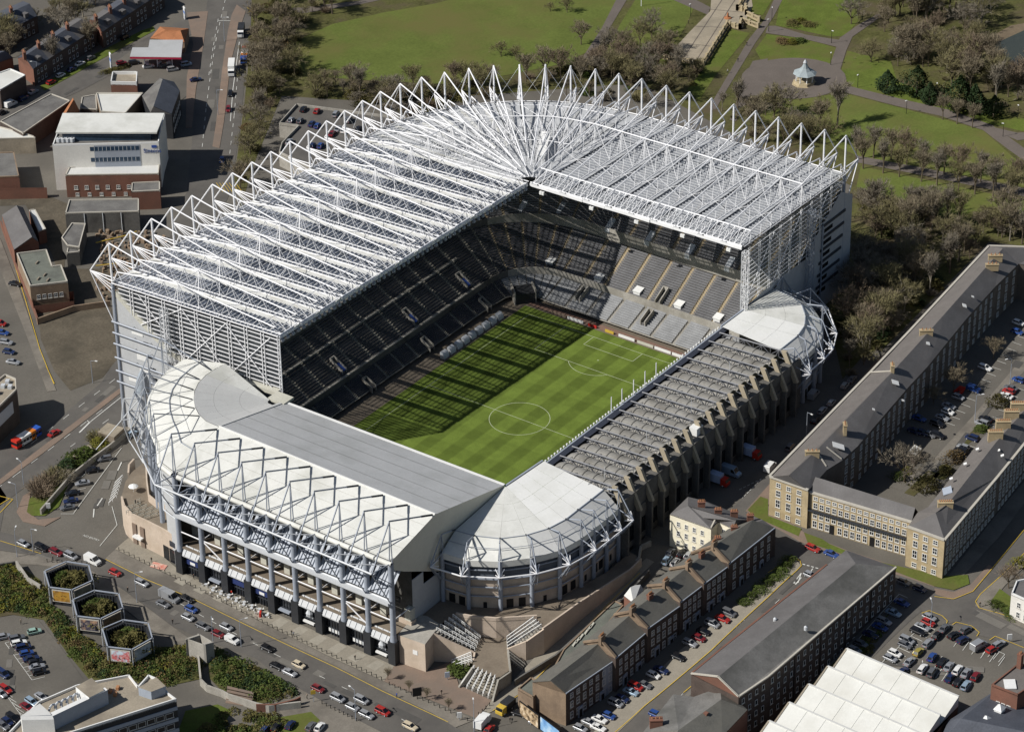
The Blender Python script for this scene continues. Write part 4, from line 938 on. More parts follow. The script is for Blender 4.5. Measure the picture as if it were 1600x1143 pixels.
# slip road arrows and edge lines, 'NO ENTRY'
stripe(wl, [(175, 791), (183, 820), (156, 853)], .18, .12)
for a, b in (((184, 735), (190, 722)), ((152, 790), (160, 778)), ((146, 808), (147, 795))): stripe(wl, [a, b], .35, .12)
for a, b in (((115, 802), (190, 700)), ((100, 770), (134, 763)), ((120, 735), (145, 728)), ((95, 803), (116, 803))): stripe(wl, [a, b], .15, .2)
wl.build('road_markings', M['line_paint'], kind='structure')
yl = MB()
for pts in ([(165, 874), (225, 904), (300, 935), (400, 984), (450, 1008), (525, 1043), (600, 1081), (675, 1116), (700, 1128)], [(14, 385), (40, 470), (62, 545), (84, 600)], [(72, 572), (85, 600)], [(935, 1165), (1008, 1102), (1110, 1017), (1200, 933), (1243, 893), (1252, 884), (1250, 876), (1240, 872), (1200, 895)],
            [(1460, 932), (1490, 936), (1520, 924), (1552, 886), (1600, 828)], [(1640, 985), (1560, 958), (1530, 950), (1524, 940), (1532, 928), (1566, 898), (1610, 855)], [(1440, 958), (1452, 954), (1472, 962), (1480, 970), (1478, 976)], [(1488, 976), (1494, 972), (1518, 978), (1530, 988), (1526, 994)], [(1546, 1000), (1555, 994), (1600, 1012)],
            [(770, 1110), (812, 1085), (905, 990), (1000, 895)], [(64, 865), (0, 845)], [(1068, 1082), (1080, 1072)]):
    stripe(yl, pts, .22, .22 if pts[0][0] != 14 else .16)
for a, b in (((0, 775), (20, 780)), ((20, 780), (0, 801)), ((0, 788), (15, 779)), ((392, 0), (405, -10)), ((388, 20), (402, 8)), ((386, 12), (398, 24))): stripe(yl, [a, b], .25, .13)
for k in range(7): stripe(yl, [(338+k*5, 286), (348+k*5, 300)], .2, .13)
yl.build('yellow_lines', M['yellow_paint'], kind='structure')
def flat_text(body, u, v, u2, v2, size, m_, lift=.13):
    a, b = G(u, v), G(u2, v2); d = (b-a); ang = math.atan2(d.y, d.x)
    c = bpy.data.curves.new('road_lettering', 'FONT'); c.body = body; c.size = size; c.materials.append(m_)
    o = bpy.data.objects.new('road_lettering', c); COL.objects.link(o); dg = bpy.context.evaluated_depsgraph_get(); me = bpy.data.meshes.new_from_object(o.evaluated_get(dg)); bpy.data.objects.remove(o); o = bpy.data.objects.new('road_lettering', me); COL.objects.link(o); o.location = (a.x, a.y, a.z+lift); o.rotation_euler = (0, 0, ang); o['kind'] = 'structure'; return o
flat_text('NO ENTRY', 129, 837, 152, 845, 1.15, M['line_paint'])
# dark flagged bands of the forecourt
for k in range(22):
    t = k/22+.01; a = Vector((285, 897)).lerp(Vector((616, 1043)), t); b = a+Vector((-14, 8)) if k % 2 else a+Vector((-13, 7))
    if k % 2 == 0: S('paving_band', [(a.x, a.y), (a.x+13, a.y+6), (a.x-3, a.y+17), (a.x-17, a.y+10)], 'flag2', .2)
# terrace flagstones in the park: joints
S('terrace_paving', [(1112, -14), (1172, -14), (1176, 10), (1160, 44), (1138, 42), (1100, 103), (1038, 94), (1076, 52), (1110, 18)], 'stone_pave', .15, .1)
jl = MB()
for a, b in (((1135, -10), (1065, 96)), ((1155, -10), (1085, 100)), ((1085, 42), (1140, 44)), ((1065, 68), (1120, 74)), ((1105, 15), (1160, 20))): stripe(jl, [a, b], .3, .2)
jl.build('paving_joints', M['path'], kind='structure')

# patched tarmac
M['patch_dark'] = mat('newer tarmac patch', (.082, .078, .072), .92, 0, .12, .4, 3); M['patch_pale'] = mat('faded tarmac patch', (.155, .145, .128), .92, 0, .12, .4, 3)
rp = random.Random(12); PN = []
for (u0, v0), (u1, v1), n in (((20, 852), (420, 1020), 12), ((420, 1020), (650, 1128), 7), ((345, 20), (325, 200), 7), ((180, 600), (30, 730), 7), ((172, 735), (150, 800), 4), ((1030, 1120), (1230, 915), 7), ((1400, 1040), (1540, 1050), 8), ((1500, 940), (1600, 990), 4), ((1480, 720), (1600, 560), 6), ((20, 1010), (10, 1090), 5), ((60, 170), (280, 50), 6)):
    for k in range(n):
        PN.append(k); t = (k+rp.random())/n; c = G(u0+(u1-u0)*t+rp.uniform(-9, 9), v0+(v1-v0)*t+rp.uniform(-5, 5)); e = (G(u1, v1)-G(u0, v0)).normalized(); s = Vector((-e.y, e.x, 0)); a, b_ = rp.uniform(.8, 4.5), rp.uniform(.5, 1.4)
        drape('road_patch', [(c+e*x*a+s*y*b_).xy for x, y in ((-1, -1), (1, -1), (1, 1), (-1, 1))], .085+.0008*len(PN), M['patch_dark' if rp.random() < .6 else 'patch_pale'], world=True)
# ------------------------------------------------------------------ buildings
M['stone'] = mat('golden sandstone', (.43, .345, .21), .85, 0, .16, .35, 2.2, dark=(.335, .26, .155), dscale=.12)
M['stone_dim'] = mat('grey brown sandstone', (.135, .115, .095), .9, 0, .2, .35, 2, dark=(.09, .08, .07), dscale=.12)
M['slate'] = mat('grey brown slate', (.132, .126, .124), .7, 0, .16, .3, 2.4, dark=(.108, .102, .10), dscale=.1)
M['slate_warm'] = mat('brown slate', (.145, .132, .122), .75, 0, .15, .3, 2.4)
M['slate_moss'] = mat('mossy slate', (.122, .118, .104), .8, 0, .2, .3, 2.2, dark=(.14, .134, .115), dscale=.2)
M['slate_light'] = mat('weathered pale slate', (.17, .165, .155), .7, 0, .2, .3, 2, dark=(.10, .098, .09), dscale=.08)
M['slate_blue'] = mat('blue grey slate', (.075, .082, .10), .65, 0, .2, .3, 2)
M['brick'] = mat('red brick', (.20, .095, .066), .9, 0, .2, .4, 3, dark=(.15, .078, .056), dscale=.2)
M['brick_brown'] = mat('brown brick', (.26, .19, .13), .9, 0, .2, .4, 3, dark=(.185, .135, .095), dscale=.15)
M['brick_dark'] = mat('dark brick', (.085, .065, .055), .9, 0, .25, .4, 3)  # brick in a darker, duller tone
M['tile'] = mat('orange clay tile', (.34, .14, .062), .85, 0, .18, .4, 3)
M['cream'] = mat('cream render', (.80, .745, .58), .85, 0, .08, .3, 2)
M['white_render'] = mat('white render', (.70, .68, .63), .85, 0, .08, .3, 2)
M['flat_roof'] = mat('grey felt roof', (.16, .155, .145), .9, 0, .2, .25, 2, dark=(.11, .105, .10), dscale=.15)
M['flat_green'] = mat('grey green felt', (.15, .16, .135), .9, 0, .15, .25, 2, dark=(.11, .115, .10), dscale=.15)
M['flat_tan'] = mat('tan roof screed', (.30, .26, .20), .9, 0, .18, .25, 2, dark=(.22, .19, .15), dscale=.12)
M['cream_roof'] = mat('cream metal roof', (.64, .64, .60), .55, 0, .05, .2, 1.5, dark=(.57, .565, .52), dscale=.08)
M['panel_blue'] = mat('pale blue wall panel', (.33, .37, .43), .6, 0, .1)
M['coping'] = mat('pale coping', (.46, .43, .37), .85, 0, .12)
M['frame'] = mat('white window frame', (.70, .70, .67), .6, 0, 0)
M['pot'] = mat('clay chimney pot', (.40, .20, .10), .9, 0, .15)
WIN = {}
def win_mesh(w_, h, style='sash'):
    k = (round(w_, 2), round(h, 2), style)
    if k in WIN: return WIN[k]
    mb = MB(); t = .14 if style != 'thin' else .09
    fm = 0
    mb.poly([(-w_/2, -.03, 0), (w_/2, -.03, 0), (w_/2, -.03, h), (-w_/2, -.03, h)], 1)
    for x0, x1, z0, z1 in ((-w_/2, -w_/2+t, 0, h), (w_/2-t, w_/2, 0, h), (-w_/2+t, w_/2-t, 0, t), (-w_/2+t, w_/2-t, h-t, h)):
        mb.para((x0, -.10, z0), (x1-x0, 0, 0), (0, .1, 0), (0, 0, z1-z0), 0)
    if style == 'sash':
        mb.para((-w_/2, -.09, h*.5-.06), (w_, 0, 0), (0, .08, 0), (0, 0, .12), 0); mb.para((-.05, -.08, 0), (.1, 0, 0), (0, .07, 0), (0, 0, h), 0)
    mb.para((-w_/2-.15, -.2, -.16), (w_+.3, 0, 0), (0, .2, 0), (0, 0, .16), 2)
    WIN[k] = mb.mesh('window', [M['frame'], M['glass_dark'], M['coping']]); return WIN[k]
class Bd: pass
def hpt(u, v, h):
    z = GZ+h
    for _ in range(10): p = at(u, v, z); z = gz(p.x, p.y)+h
    return V(p.x, p.y, z)
def bld(name, label, cat, outline, h, wall, zb=None, group=None, walls=True, ze=None, wallm=None):
    b = Bd()
    p0 = hpt(*outline[0], h); b.ze = p0.z if ze is None else ze
    b.P = [at(u, v, b.ze) for u, v in outline]; b.n = len(b.P)
    b.zb = (min(gz(p.x, p.y) for p in b.P)-.4) if zb is None else zb
    c = sum(b.P, Vector())/b.n; b.c = c
    b.root = thing(name, label, cat, (c.x, c.y, b.zb), group)
    a = sum(b.P[i].x*b.P[(i+1) % b.n].y-b.P[(i+1) % b.n].x*b.P[i].y for i in range(b.n)); b.ccw = a > 0
    if walls:
        for i in range(b.n):
            p, q = b.P[i], b.P[(i+1) % b.n]
            if not b.ccw: p, q = q, p
            mb = MB(); mb.poly([(p.x, p.y, b.zb), (q.x, q.y, b.zb), (q.x, q.y, b.ze), (p.x, p.y, b.ze)]); mb.build('wall', M[(wallm or {}).get(i, wall)], b.root)
    return b
def seg_of(b, i):
    p, q = b.P[i].copy(), b.P[(i+1) % b.n].copy()
    if not b.ccw: p, q = q, p
    return p, q
def windows(b, i, rows, n, w_, m0=1.5, m1=1.5, style='sash', skip=()):
    """rows: list of (height above base, window height)"""
    p, q = seg_of(b, i); d = q-p; d.z = 0; L = d.length; d.normalize(); rz = math.atan2(d.y, d.x)
    for z, hh in rows:
        for k in range(n):
            if (k, z) in skip or k in skip: continue
            x = m0+(L-m0-m1)*(k+.5)/n; c = p+d*x
            inst('window', win_mesh(w_, hh, style), b.root, (c.x-b.root.location.x, c.y-b.root.location.y, z), rz)
def slope(b, pts, m_, t=.25, name='roof_slope'):
    """a roof slope of some thickness"""
    pts = [Vector(p) for p in pts]; mb = MB(); n = len(pts)
    nr = (pts[1]-pts[0]).cross(pts[2]-pts[0])
    if nr.z < 0: pts = pts[::-1]
    mb.poly([p+V(0, 0, .05) for p in pts]); mb.poly([p-V(0, 0, t) for p in pts[::-1]])
    for k in range(n):
        p, q = pts[k], pts[(k+1) % n]; mb.poly([p+V(0, 0, .05), p-V(0, 0, t), q-V(0, 0, t), q+V(0, 0, .05)])
    return mb.build(name, M[m_] if isinstance(m_, str) else m_, b.root)
def flat(b, m_, par=.5, parm='coping'):
    mb = MB(); P = b.P if b.ccw else b.P[::-1]
    mb.poly([(p.x, p.y, b.ze-.02) for p in P]); mb.build('roof', M[m_], b.root)
    if par:
        for p, q in zip(P, P[1:]+P[:1]):
            d = (q-p).normalized(); n = Vector((-d.y, d.x, 0)); mb = MB(); mb.para(p-V(0, 0, .3), q-p, n*.35, V(0, 0, par+.3)); mb.build('parapet', M[parm], b.root)
def ridge_pts(b, ridge, dz): return [at(u, v, b.ze+dz) for u, v in ridge]
def gable(b, i0, i1, i2, i3, rA, rB, m_, m2=None):
    """eaves i0-i1 and i3-i2, ridge rA (over side i0/i3) to rB (over side i1/i2); hips come out of the ridge ends"""
    P = b.P; e = lambda k: P[k]+ (P[k]-b.c).normalized()*.25*V(1, 1, 0).length*0
    slope(b, [P[i0], P[i1], rB, rA], m_); slope(b, [P[i2], P[i3], rA, rB], m2 or m_)
def gable_end(b, i, j, r, m_):
    p, q = b.P[i], b.P[j]; mb = MB(); pts = [V(p.x, p.y, b.ze-.3), V(q.x, q.y, b.ze-.3), V(q.x, q.y, b.ze), r, V(p.x, p.y, b.ze)]
    mb.poly(pts); mb.build('gable', M[m_], b.root)
def chimney(b, p, w_, d_, h, m_, rz=0, pots=2, z0=None, sink=1.0):
    mb = MB(); z = p.z if z0 is None else z0
    mb.box(p.x, p.y, z-sink, w_, d_, h+sink, rz); mb.box(p.x, p.y, z+h, w_+.25, d_+.25, .25, rz); o = mb.build('chimney', M[m_], b.root)
    c, s = math.cos(rz), math.sin(rz)
    for k in range(pots):
        t = (k+.5)/pots-.5; x = p.x+c*t*w_*.9; y = p.y+s*t*w_*.9
        mb = MB(); mb.tube((x, y, z+h+.25), (x, y, z+h+.95), .17, 6, r2=.13); mb.build('pot', M['pot'], o)
    return o
def skylight(b, p, rz, w_, l, tilt_dir, m_='panel_blue'):
    mb = MB(); u = Vector((math.cos(rz), math.sin(rz), 0)); t = Vector(tilt_dir).normalized()
    mb.para(p-u*w_/2-t*l/2+V(0, 0, .05), u*w_, t*l, V(0, 0, .25)); return mb.build('skylight', M[m_], b.root)
def coping(b, a, c, w_=.5, h=.4, m_='coping'):
    mb = MB(); mb.beam(Vector(a)+V(0, 0, .2), Vector(c)+V(0, 0, .2), w_, h); return mb.build('coping', M[m_], b.root)

# 1 --- the long stone terrace round a court
T1 = [(1203, 745), (1263, 766), (1292, 734), (1316, 719), (1340, 697), (1420, 604), (1450, 572), (1510, 498), (1555, 448), (1592, 412), (1640, 420), (1640, 388), (1545, 385), (1521, 410), (1421, 518), (1372, 572), (1360, 582)]
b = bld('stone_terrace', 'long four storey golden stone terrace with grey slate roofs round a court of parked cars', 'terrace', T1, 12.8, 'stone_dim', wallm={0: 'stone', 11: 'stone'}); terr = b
rz_ = 3.6; R_ = ridge_pts(b, [(1233, 742), (1275, 704), (1395, 580), (1447, 523), (1478, 488), (1567, 388)], rz_)
P = b.P
slope(b, [P[0], P[1], R_[0]], 'slate'); slope(b, [P[0], R_[0], R_[1], R_[2], R_[3], P[14], P[15], P[16]][:3]+[P[16]], 'slate_warm') if False else None
slope(b, [P[0], R_[0], R_[1], R_[2], P[16]], 'slate_warm'); slope(b, [P[16], R_[2], R_[3], P[14], P[15]], 'slate_warm'); slope(b, [P[14], R_[3], R_[4], R_[5], P[12], P[13]], 'slate_warm')
slope(b, [P[1], P[2], P[3], R_[1], R_[0]], 'slate'); slope(b, [P[3], P[4], P[5], R_[2], R_[1]], 'slate'); slope(b, [P[5], P[6], R_[3], R_[2]], 'slate'); slope(b, [P[6], P[7], P[8], R_[5], R_[4], R_[3]], 'slate'); slope(b, [P[8], P[9], P[10], P[11], P[12], R_[5]], 'slate')
for pts in ([(1203, 744), (1360, 582)], [(1360, 582), (1421, 518)], [(1421, 518), (1545, 385)], [(1203, 745), (1263, 766)], [(1545, 385), (1640, 388)]):
    a, c = [at(u, v, b.ze+.1) for u, v in pts]; coping(b, a, c, .7, .5)
rows = [(1.0, 1.5), (4.0, 2.6), (7.6, 2.1), (10.7, 1.5)]
windows(b, 0, rows, 3, 1.5, 1.2, 1.2)
for i, n in ((3, 2), (4, 9), (5, 3), (6, 6), (7, 5), (8, 3)): windows(b, i, rows, n, 1.4, .6, .6)
for (u, v), w_ in (((1320, 673), 3.2), ((1269, 710), 4), ((1447, 521), 4), ((1555, 404), 4.4), ((1550, 418), 4), ((1394, 580), 3)):
    chimney(b, at(u, v, b.ze+rz_-.2), 2.2 if w_ < 4 else w_, 1.0, 1.1 if w_ > 3.3 else 2.2, 'stone', .6 if w_ < 4 else -.95, 3)
for u, v, w_, l in ((1310, 697, 2.6, 3.6), (1399, 598, 2.2, 2.2), (1450, 537, 1.6, 1.2), (1507, 478, 1.8, 1.3), (1365, 640, .8, .8), (1411, 626, .8, .8), (1520, 464, .8, .8)):
    skylight(b, at(u, v, b.ze+2.4), .63, w_, l, (.55, -.75, -.35), 'white_paint')
for a, c in (((1291, 729), (1275, 704)), ((1315, 717), (1292, 699)), ((1360, 582), (1395, 580))): coping(b, at(*a, b.ze+.4), at(*c, b.ze+rz_), .4, .3)
# the lower middle range and the right-hand corner pavilion with its long wing
T2 = [(1265, 769), (1424, 816), (1434, 799), (1280, 746)]
b2 = bld('wall_range', '', '', T2, 13.0, 'stone', ze=b.ze-1.2); b2.root.name = 'middle_range'; del b2.root['label'], b2.root['category']
for ch in (b2,):
    r = ridge_pts(b2, [(1274, 745), (1430, 793)], 2.6); slope(b2, [b2.P[0], b2.P[1], r[1], r[0]], 'slate'); slope(b2, [r[0], r[1], b2.P[2], b2.P[3]], 'slate')
    coping(b2, b2.P[0], b2.P[1], .8, .5); windows(b2, 0, [(.9, 2.3), (4.0, 2.4), (7.2, 1.9), (10.0, 1.2)], 15, 1.35, 1.0, 1.0, skip=((3, .9), (9, .9)))
    p, q = seg_of(b2, 0); d = (q-p).normalized(); n = Vector((d.y, -d.x, 0))
    mb = MB(); mb.beam(p+n*.5+V(0, 0, 6.6-b2.ze+b2.zb), q+n*.5+V(0, 0, 6.6-b2.ze+b2.zb), 1.0, .2); mb.build('balcony', M['dark_steel'], b2.root)
    mb = MB()
    for k in range(70): mb.tube(p.lerp(q, k/69)+n*.95+V(0, 0, 6.7-b2.ze+b2.zb), p.lerp(q, k/69)+n*.95+V(0, 0, 7.6-b2.ze+b2.zb), .03, 4)
    mb.beam(p+n*.95+V(0, 0, 7.6-b2.ze+b2.zb), q+n*.95+V(0, 0, 7.6-b2.ze+b2.zb), .08, .08); mb.build('balcony_railing', M['black'], b2.root, kind='stuff')
    for k in (3, 9):
        x = p.lerp(q, (k+.5)/15); mb = MB(); mb.para(x-d*.7+n*.05+V(0, 0, .4-b2.ze+b2.zb), d*1.4, n*.1, V(0, 0, 3)); mb.build('door', M['black'], b2.root)
        mb = MB(); mb.para(x-d*1.0+n*.2+V(0, 0, -.5-b2.ze+b2.zb), d*2.0, n*5, V(0, 0, .8)); mb.build('entrance_steps', M['stone_dim'], b2.root)
def adopt(child, par):
    w0 = wloc(child); child.parent = par; child.location = w0-wloc(par)
def flatten(child_b, par_b):
    """make the pieces of a sub-building direct parts of the main one"""
    for o in list(child_b.root.children): w0 = wloc(o); o.parent = par_b.root; o.location = w0-wloc(par_b.root)
    bpy.data.objects.remove(child_b.root)
flatten(b2, terr)
T3 = [(1418, 823), (1476, 844), (1560, 744), (1640, 645), (1640, 585), (1535, 684), (1505, 722), (1450, 792), (1434, 800)]
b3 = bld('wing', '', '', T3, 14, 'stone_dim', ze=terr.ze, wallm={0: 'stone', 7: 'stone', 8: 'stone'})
r = ridge_pts(b3, [(1462, 801), (1482, 786), (1557, 690), (1640, 597)], 3.6); P = b3.P
slope(b3, [P[0], P[1], r[0]], 'slate'); slope(b3, [P[1], P[2], r[2], r[1], r[0]], 'slate'); slope(b3, [P[2], P[3], r[3], r[2]], 'slate'); slope(b3, [P[0], r[0], r[1], P[7], P[8]], 'slate_warm'); slope(b3, [P[7], r[1], r[2], P[5], P[6]], 'slate_warm'); slope(b3, [P[5], r[2], r[3], P[4]], 'slate_warm')
coping(b3, P[0], P[1], .7, .5); coping(b3, P[1], P[2], .7, .5); coping(b3, P[2], P[3], .7, .5)
windows(b3, 0, rows, 3, 1.5, 1.2, 1.2); windows(b3, 1, rows, 14, 1.4, 1, 1); windows(b3, 2, rows, 14, 1.4, 1, 1)
for u, v in ((1477, 788), (1555, 684), (1567, 668), (1580, 652), (1590, 640)): chimney(b3, at(u, v, b3.ze+3.3), 4.2, 1.4, 2.2 if u > 1500 else .8, 'stone', -.95, 7)
skylight(b3, at(1480, 767, b3.ze+2.2), .63, 3.4, 2.6, (-.55, .75, -.35), 'panel_blue')
for u, v in ((1527, 702), (1508, 725), (1486, 748), (1530, 720), (1566, 712), (1560, 704)): skylight(b3, at(u, v, b3.ze+2.4), .63, .9, .9, (-.5, .7, -.35), 'white_paint')
flatten(b3, terr)

# 2 --- stepped brick terrace: houses share party walls, each house is a thing of its own
segs = [((884, 1082), (962, 1029), (860, 1062), (939, 1002), (832, 1064), (912, 1004)), ((962, 1027), (1012, 985), (939, 1000), (987, 958), (912, 1003), (960, 962)), ((1012, 981), (1063, 945), (987, 955), (1039, 917), (960, 960), (1012, 918)), ((1063, 940), (1100, 912), (1039, 913), (1075, 885), (1012, 915), (1046, 890)), ((1100, 911), (1139, 883), (1075, 884), (1114, 857), (1046, 889), (1080, 866)), ((1139, 880), (1210, 824), (1114, 853), (1176, 812), (1080, 864), (1138, 826))]
names = ['end house of the stepped brick terrace with a tall tan gable over two billboards', 'second house of the stepped brick terrace, next above the tan gable end', 'third house of the stepped brick terrace, joined below the pair of red chimneys', 'fourth house of the stepped brick terrace, below the long top section', 'fifth house of the stepped brick terrace, beside the parked cars in its rear yard', 'top house of the stepped brick terrace, adjoining the cream rendered house']
for k, (f0, f1, r0, r1, k0, k1) in enumerate(segs):
    b = bld('terraced_house', names[k], 'house', [f0, f1, k1, k0], 10.8, 'brick_dark', ze=hpt(*f1, 9.4).z, group='houses of the stepped brick terrace', wallm={3: 'brick_brown'} if k == 0 else None)
    r = ridge_pts(b, [r0, r1], 3.6); gable(b, 0, 1, 2, 3, r[0], r[1], 'slate_moss'); gable_end(b, 3, 0, r[0], 'brick_brown'); gable_end(b, 1, 2, r[1], 'brick_brown')
    if k: coping(b, b.P[0], r[0], .7, .5, 'brick_brown'); coping(b, r[0], b.P[3], .7, .5, 'brick_brown')
    n = {0: 7, 1: 5, 2: 5, 3: 4, 4: 4, 5: 6}[k]
    windows(b, 0, [(1.8, 2.1), (5.2, 2.1), (8.4, 1.6)], n, 1.2, 1, 1); windows(b, 2, [(5.0, 1.8), (8.2, 1.5)], n, 1.1, 1, 1)
    p, q = seg_of(b, 0); d = (q-p).normalized(); nn = Vector((d.y, -d.x, 0))
    for t in (.28, .72):
        x = p.lerp(q, t); x.z = b.zb+.4; mb = MB(); mb.para(x-d*.9, d*1.8, nn*.35, V(0, 0, 3.4)); mb.build('door_surround', M['panel_blue'], b.root)
        mb = MB(); mb.para(x-d*.55+nn*.36, d*1.1, nn*.05, V(0, 0, 2.6)); mb.build('door', M['black'], b.root)
    mb = MB(); mb.beam(b.P[0]+V(0, 0, -.1), b.P[1]+V(0, 0, -.1), .4, .3); mb.build('gutter', M['panel_blue'], b.root)
    if k: chimney(b, r[0].lerp(r[1], .03)+V(0, 0, 0), 2.0, .9, 1.3, 'brick_brown', math.atan2(d.y, d.x), 4)
    if k in (2, 4): chimney(b, r[0].lerp(r[1], .55), 1.9, .9, 1.2, 'brick', math.atan2(d.y, d.x), 4)
    if k == 0:
        mb = MB(); mb.para(p.lerp(q, .74)+nn*.04+V(0, 0, b.zb-b.ze), d*(q-p).length*.24, nn*.05, V(0, 0, b.ze-b.zb-.3)); mb.build('rendered_bay', M['panel_blue'], b.root); g0 = b
# rear additions of the brick terrace
mb = MB()
b = bld('rear_extension', 'flat roofed tan brick extension behind the gable end of the brick terrace', 'extension', [(809, 1076), (833, 1090), (852, 1072), (830, 1058)], 6.5, 'brick_brown'); flat(b, 'flat_green', .4, 'brick_brown')
gq = b
b = bld('rear_extension', 'narrow flat roof strip with pale skylights along the back of the brick terrace', 'extension', [(862, 1048), (880, 1046), (930, 1002), (955, 968), (975, 945), (960, 938), (920, 976), (880, 1015)], 6.5, 'brick_brown'); flat(b, 'flat_green', .3, 'brick_brown')
for u, v in ((898, 1005), (903, 1000), (908, 995), (917, 986), (921, 981), (925, 977)): skylight(b, at(u, v, b.ze+.1), .2, 2.6, .6, (.3, 1, 0), 'cream_panel')
b = bld('outbuilding', 'small brick outbuilding with pale hipped roof behind the brick terrace', 'outbuilding', [(975, 930), (990, 942), (1008, 925), (992, 914)], 7.0, 'brick'); r = ridge_pts(b, [(985, 917), (1001, 913)], 2.2); P = b.P
slope(b, [P[0], P[1], r[0]], 'roof_pale'); slope(b, [P[1], P[2], r[1], r[0]], 'roof_grey'); slope(b, [P[2], P[3], r[1]], 'roof_grey'); slope(b, [P[3], P[0], r[0], r[1]], 'roof_pale')
# billboards on the gable end
def board(name, label, cat, pts, m_, frame=True, group=None, cols=None):
    """an upright board: pts are bottom-left and bottom-right ground survey points, heights z0..z1"""
    (u0, v0), (u1, v1), z0, z1 = pts; a, c = G(u0, v0), G(u1, v1); d = (c-a); L = d.length; d.normalize(); n = Vector((d.y, -d.x, 0)); zz = min(a.z, c.z)
    o = thing(name, label, cat, (*((a+c)/2).xy, zz), group)
    a.z = zz+z0
    mb = MB(); mb.para(a+n*.02, d*L, n*.25, V(0, 0, z1-z0)); mb.build('backing', M['black'], o)
    mb = MB(); mb.poly([a+n*.30+d*.25+V(0, 0, .25), a+n*.30+d*(L-.25)+V(0, 0, .25), a+n*.30+d*(L-.25)+V(0, 0, z1-z0-.25), a+n*.30+d*.25+V(0, 0, z1-z0-.25)]); mb.build('poster', m_, o)
    return o
def poster_mat(name, cols, scale=.5, seed=0):
    m = bpy.data.materials.new(name); m.use_nodes = True; n = m.node_tree.nodes; l = m.node_tree.links
    g = n.new('ShaderNodeNewGeometry'); t = n.new('ShaderNodeTexNoise'); t.inputs['Scale'].default_value = scale; t.inputs['Detail'].default_value = 3
    mp = n.new('ShaderNodeMapping'); mp.inputs[1].default_value = (seed*7.3, seed*3.1, 0); l.new(g.outputs['Position'], mp.inputs[0]); l.new(mp.outputs[0], t.inputs[0])
    cr = n.new('ShaderNodeValToRGB'); cr.color_ramp.elements[0].position = .3; cr.color_ramp.elements[1].position = .72
    cr.color_ramp.elements[0].color = (*cols[0], 1); cr.color_ramp.elements[1].color = (*cols[-1], 1)
    for k, c in enumerate(cols[1:-1]): e = cr.color_ramp.elements.new(.3+.42*(k+1)/(len(cols)-1)); e.color = (*c, 1)
    l.new(t.outputs[0], cr.inputs[0]); l.new(cr.outputs[0], n['Principled BSDF'].inputs[0]); n['Principled BSDF'].inputs['Roughness'].default_value = .4
    return m
pm1 = poster_mat('tan poster', [(.03, .02, .015), (.45, .33, .2), (.7, .6, .45)], .9, 1); pm2 = poster_mat('blue poster', [(.06, .2, .5), (.25, .45, .7), (.7, .8, .85)], .25, 2)
board('billboard', 'dark billboard with tan picture on the gable end of the brick terrace', 'billboard', ((813, 1118), (843, 1141), .6, 5.2), pm1)
board('billboard', 'bright blue billboard on the gable end of the brick terrace, nearest the street', 'billboard', ((845, 1141), (876, 1165), .6, 5.2), pm2)

# 3 --- cream rendered house
b = bld('cream_house', 'cream rendered three storey house with grey slate roof and brick chimneys behind the stadium road', 'house', [(1047, 803), (1111, 826), (1122, 815), (1146, 826), (1176, 812), (1100, 782), (1075, 776)], 10.5, 'cream'); P = b.P
r = ridge_pts(b, [(1075, 790), (1150, 812)], 2.8)
slope(b, [P[0], P[1], P[2], P[3], r[1], r[0]], 'slate'); slope(b, [P[0], r[0], P[6]], 'slate'); slope(b, [r[0], r[1], P[4], P[5], P[6]], 'slate'); slope(b, [P[3], P[4], r[1]], 'slate')
windows(b, 0, [(1.4, 1.8), (4.6, 1.8), (7.8, 1.6)], 4, 1.1); windows(b, 2, [(4.6, 1.8), (7.8, 1.6)], 2, 1.1)
for u, v in ((1096, 791), (1122, 803), (1147, 806)): chimney(b, at(u, v, b.ze+2.2), 2.0, .9, 1.5, 'brick', -.9, 4)
mb = MB(); mb.beam(at(1111, 824, b.ze+.3), at(1117, 812, b.ze+1), .4, .4); mb.build('coping', M['coping'], b.root)
b = bld('brick_annexe', 'red brick annexe with slate roof and tall chimneys beside the cream house', 'house', [(1122, 838), (1150, 850), (1212, 826), (1176, 806)], 9.5, 'brick_dark'); r = ridge_pts(b, [(1140, 832), (1192, 812)], 2.5); gable(b, 0, 1, 2, 3, r[0], r[1], 'slate') if False else None
P = b.P; slope(b, [P[0], P[1], r[0]], 'slate'); slope(b, [P[1], P[2], r[1], r[0]], 'slate'); slope(b, [P[2], P[3], r[1]], 'slate'); slope(b, [P[3], P[0], r[0], r[1]], 'slate')
for u, v in ((1121, 849), (1147, 832), (1172, 814)): chimney(b, at(u, v, b.ze+1.6), 1.8, .9, 2.0, 'brick', -.9, 3)
windows(b, 0, [(4, 1.8), (7, 1.4)], 2, 1.0); windows(b, 1, [(1.2, 1.8), (4, 1.8), (7, 1.4)], 5, 1.0)

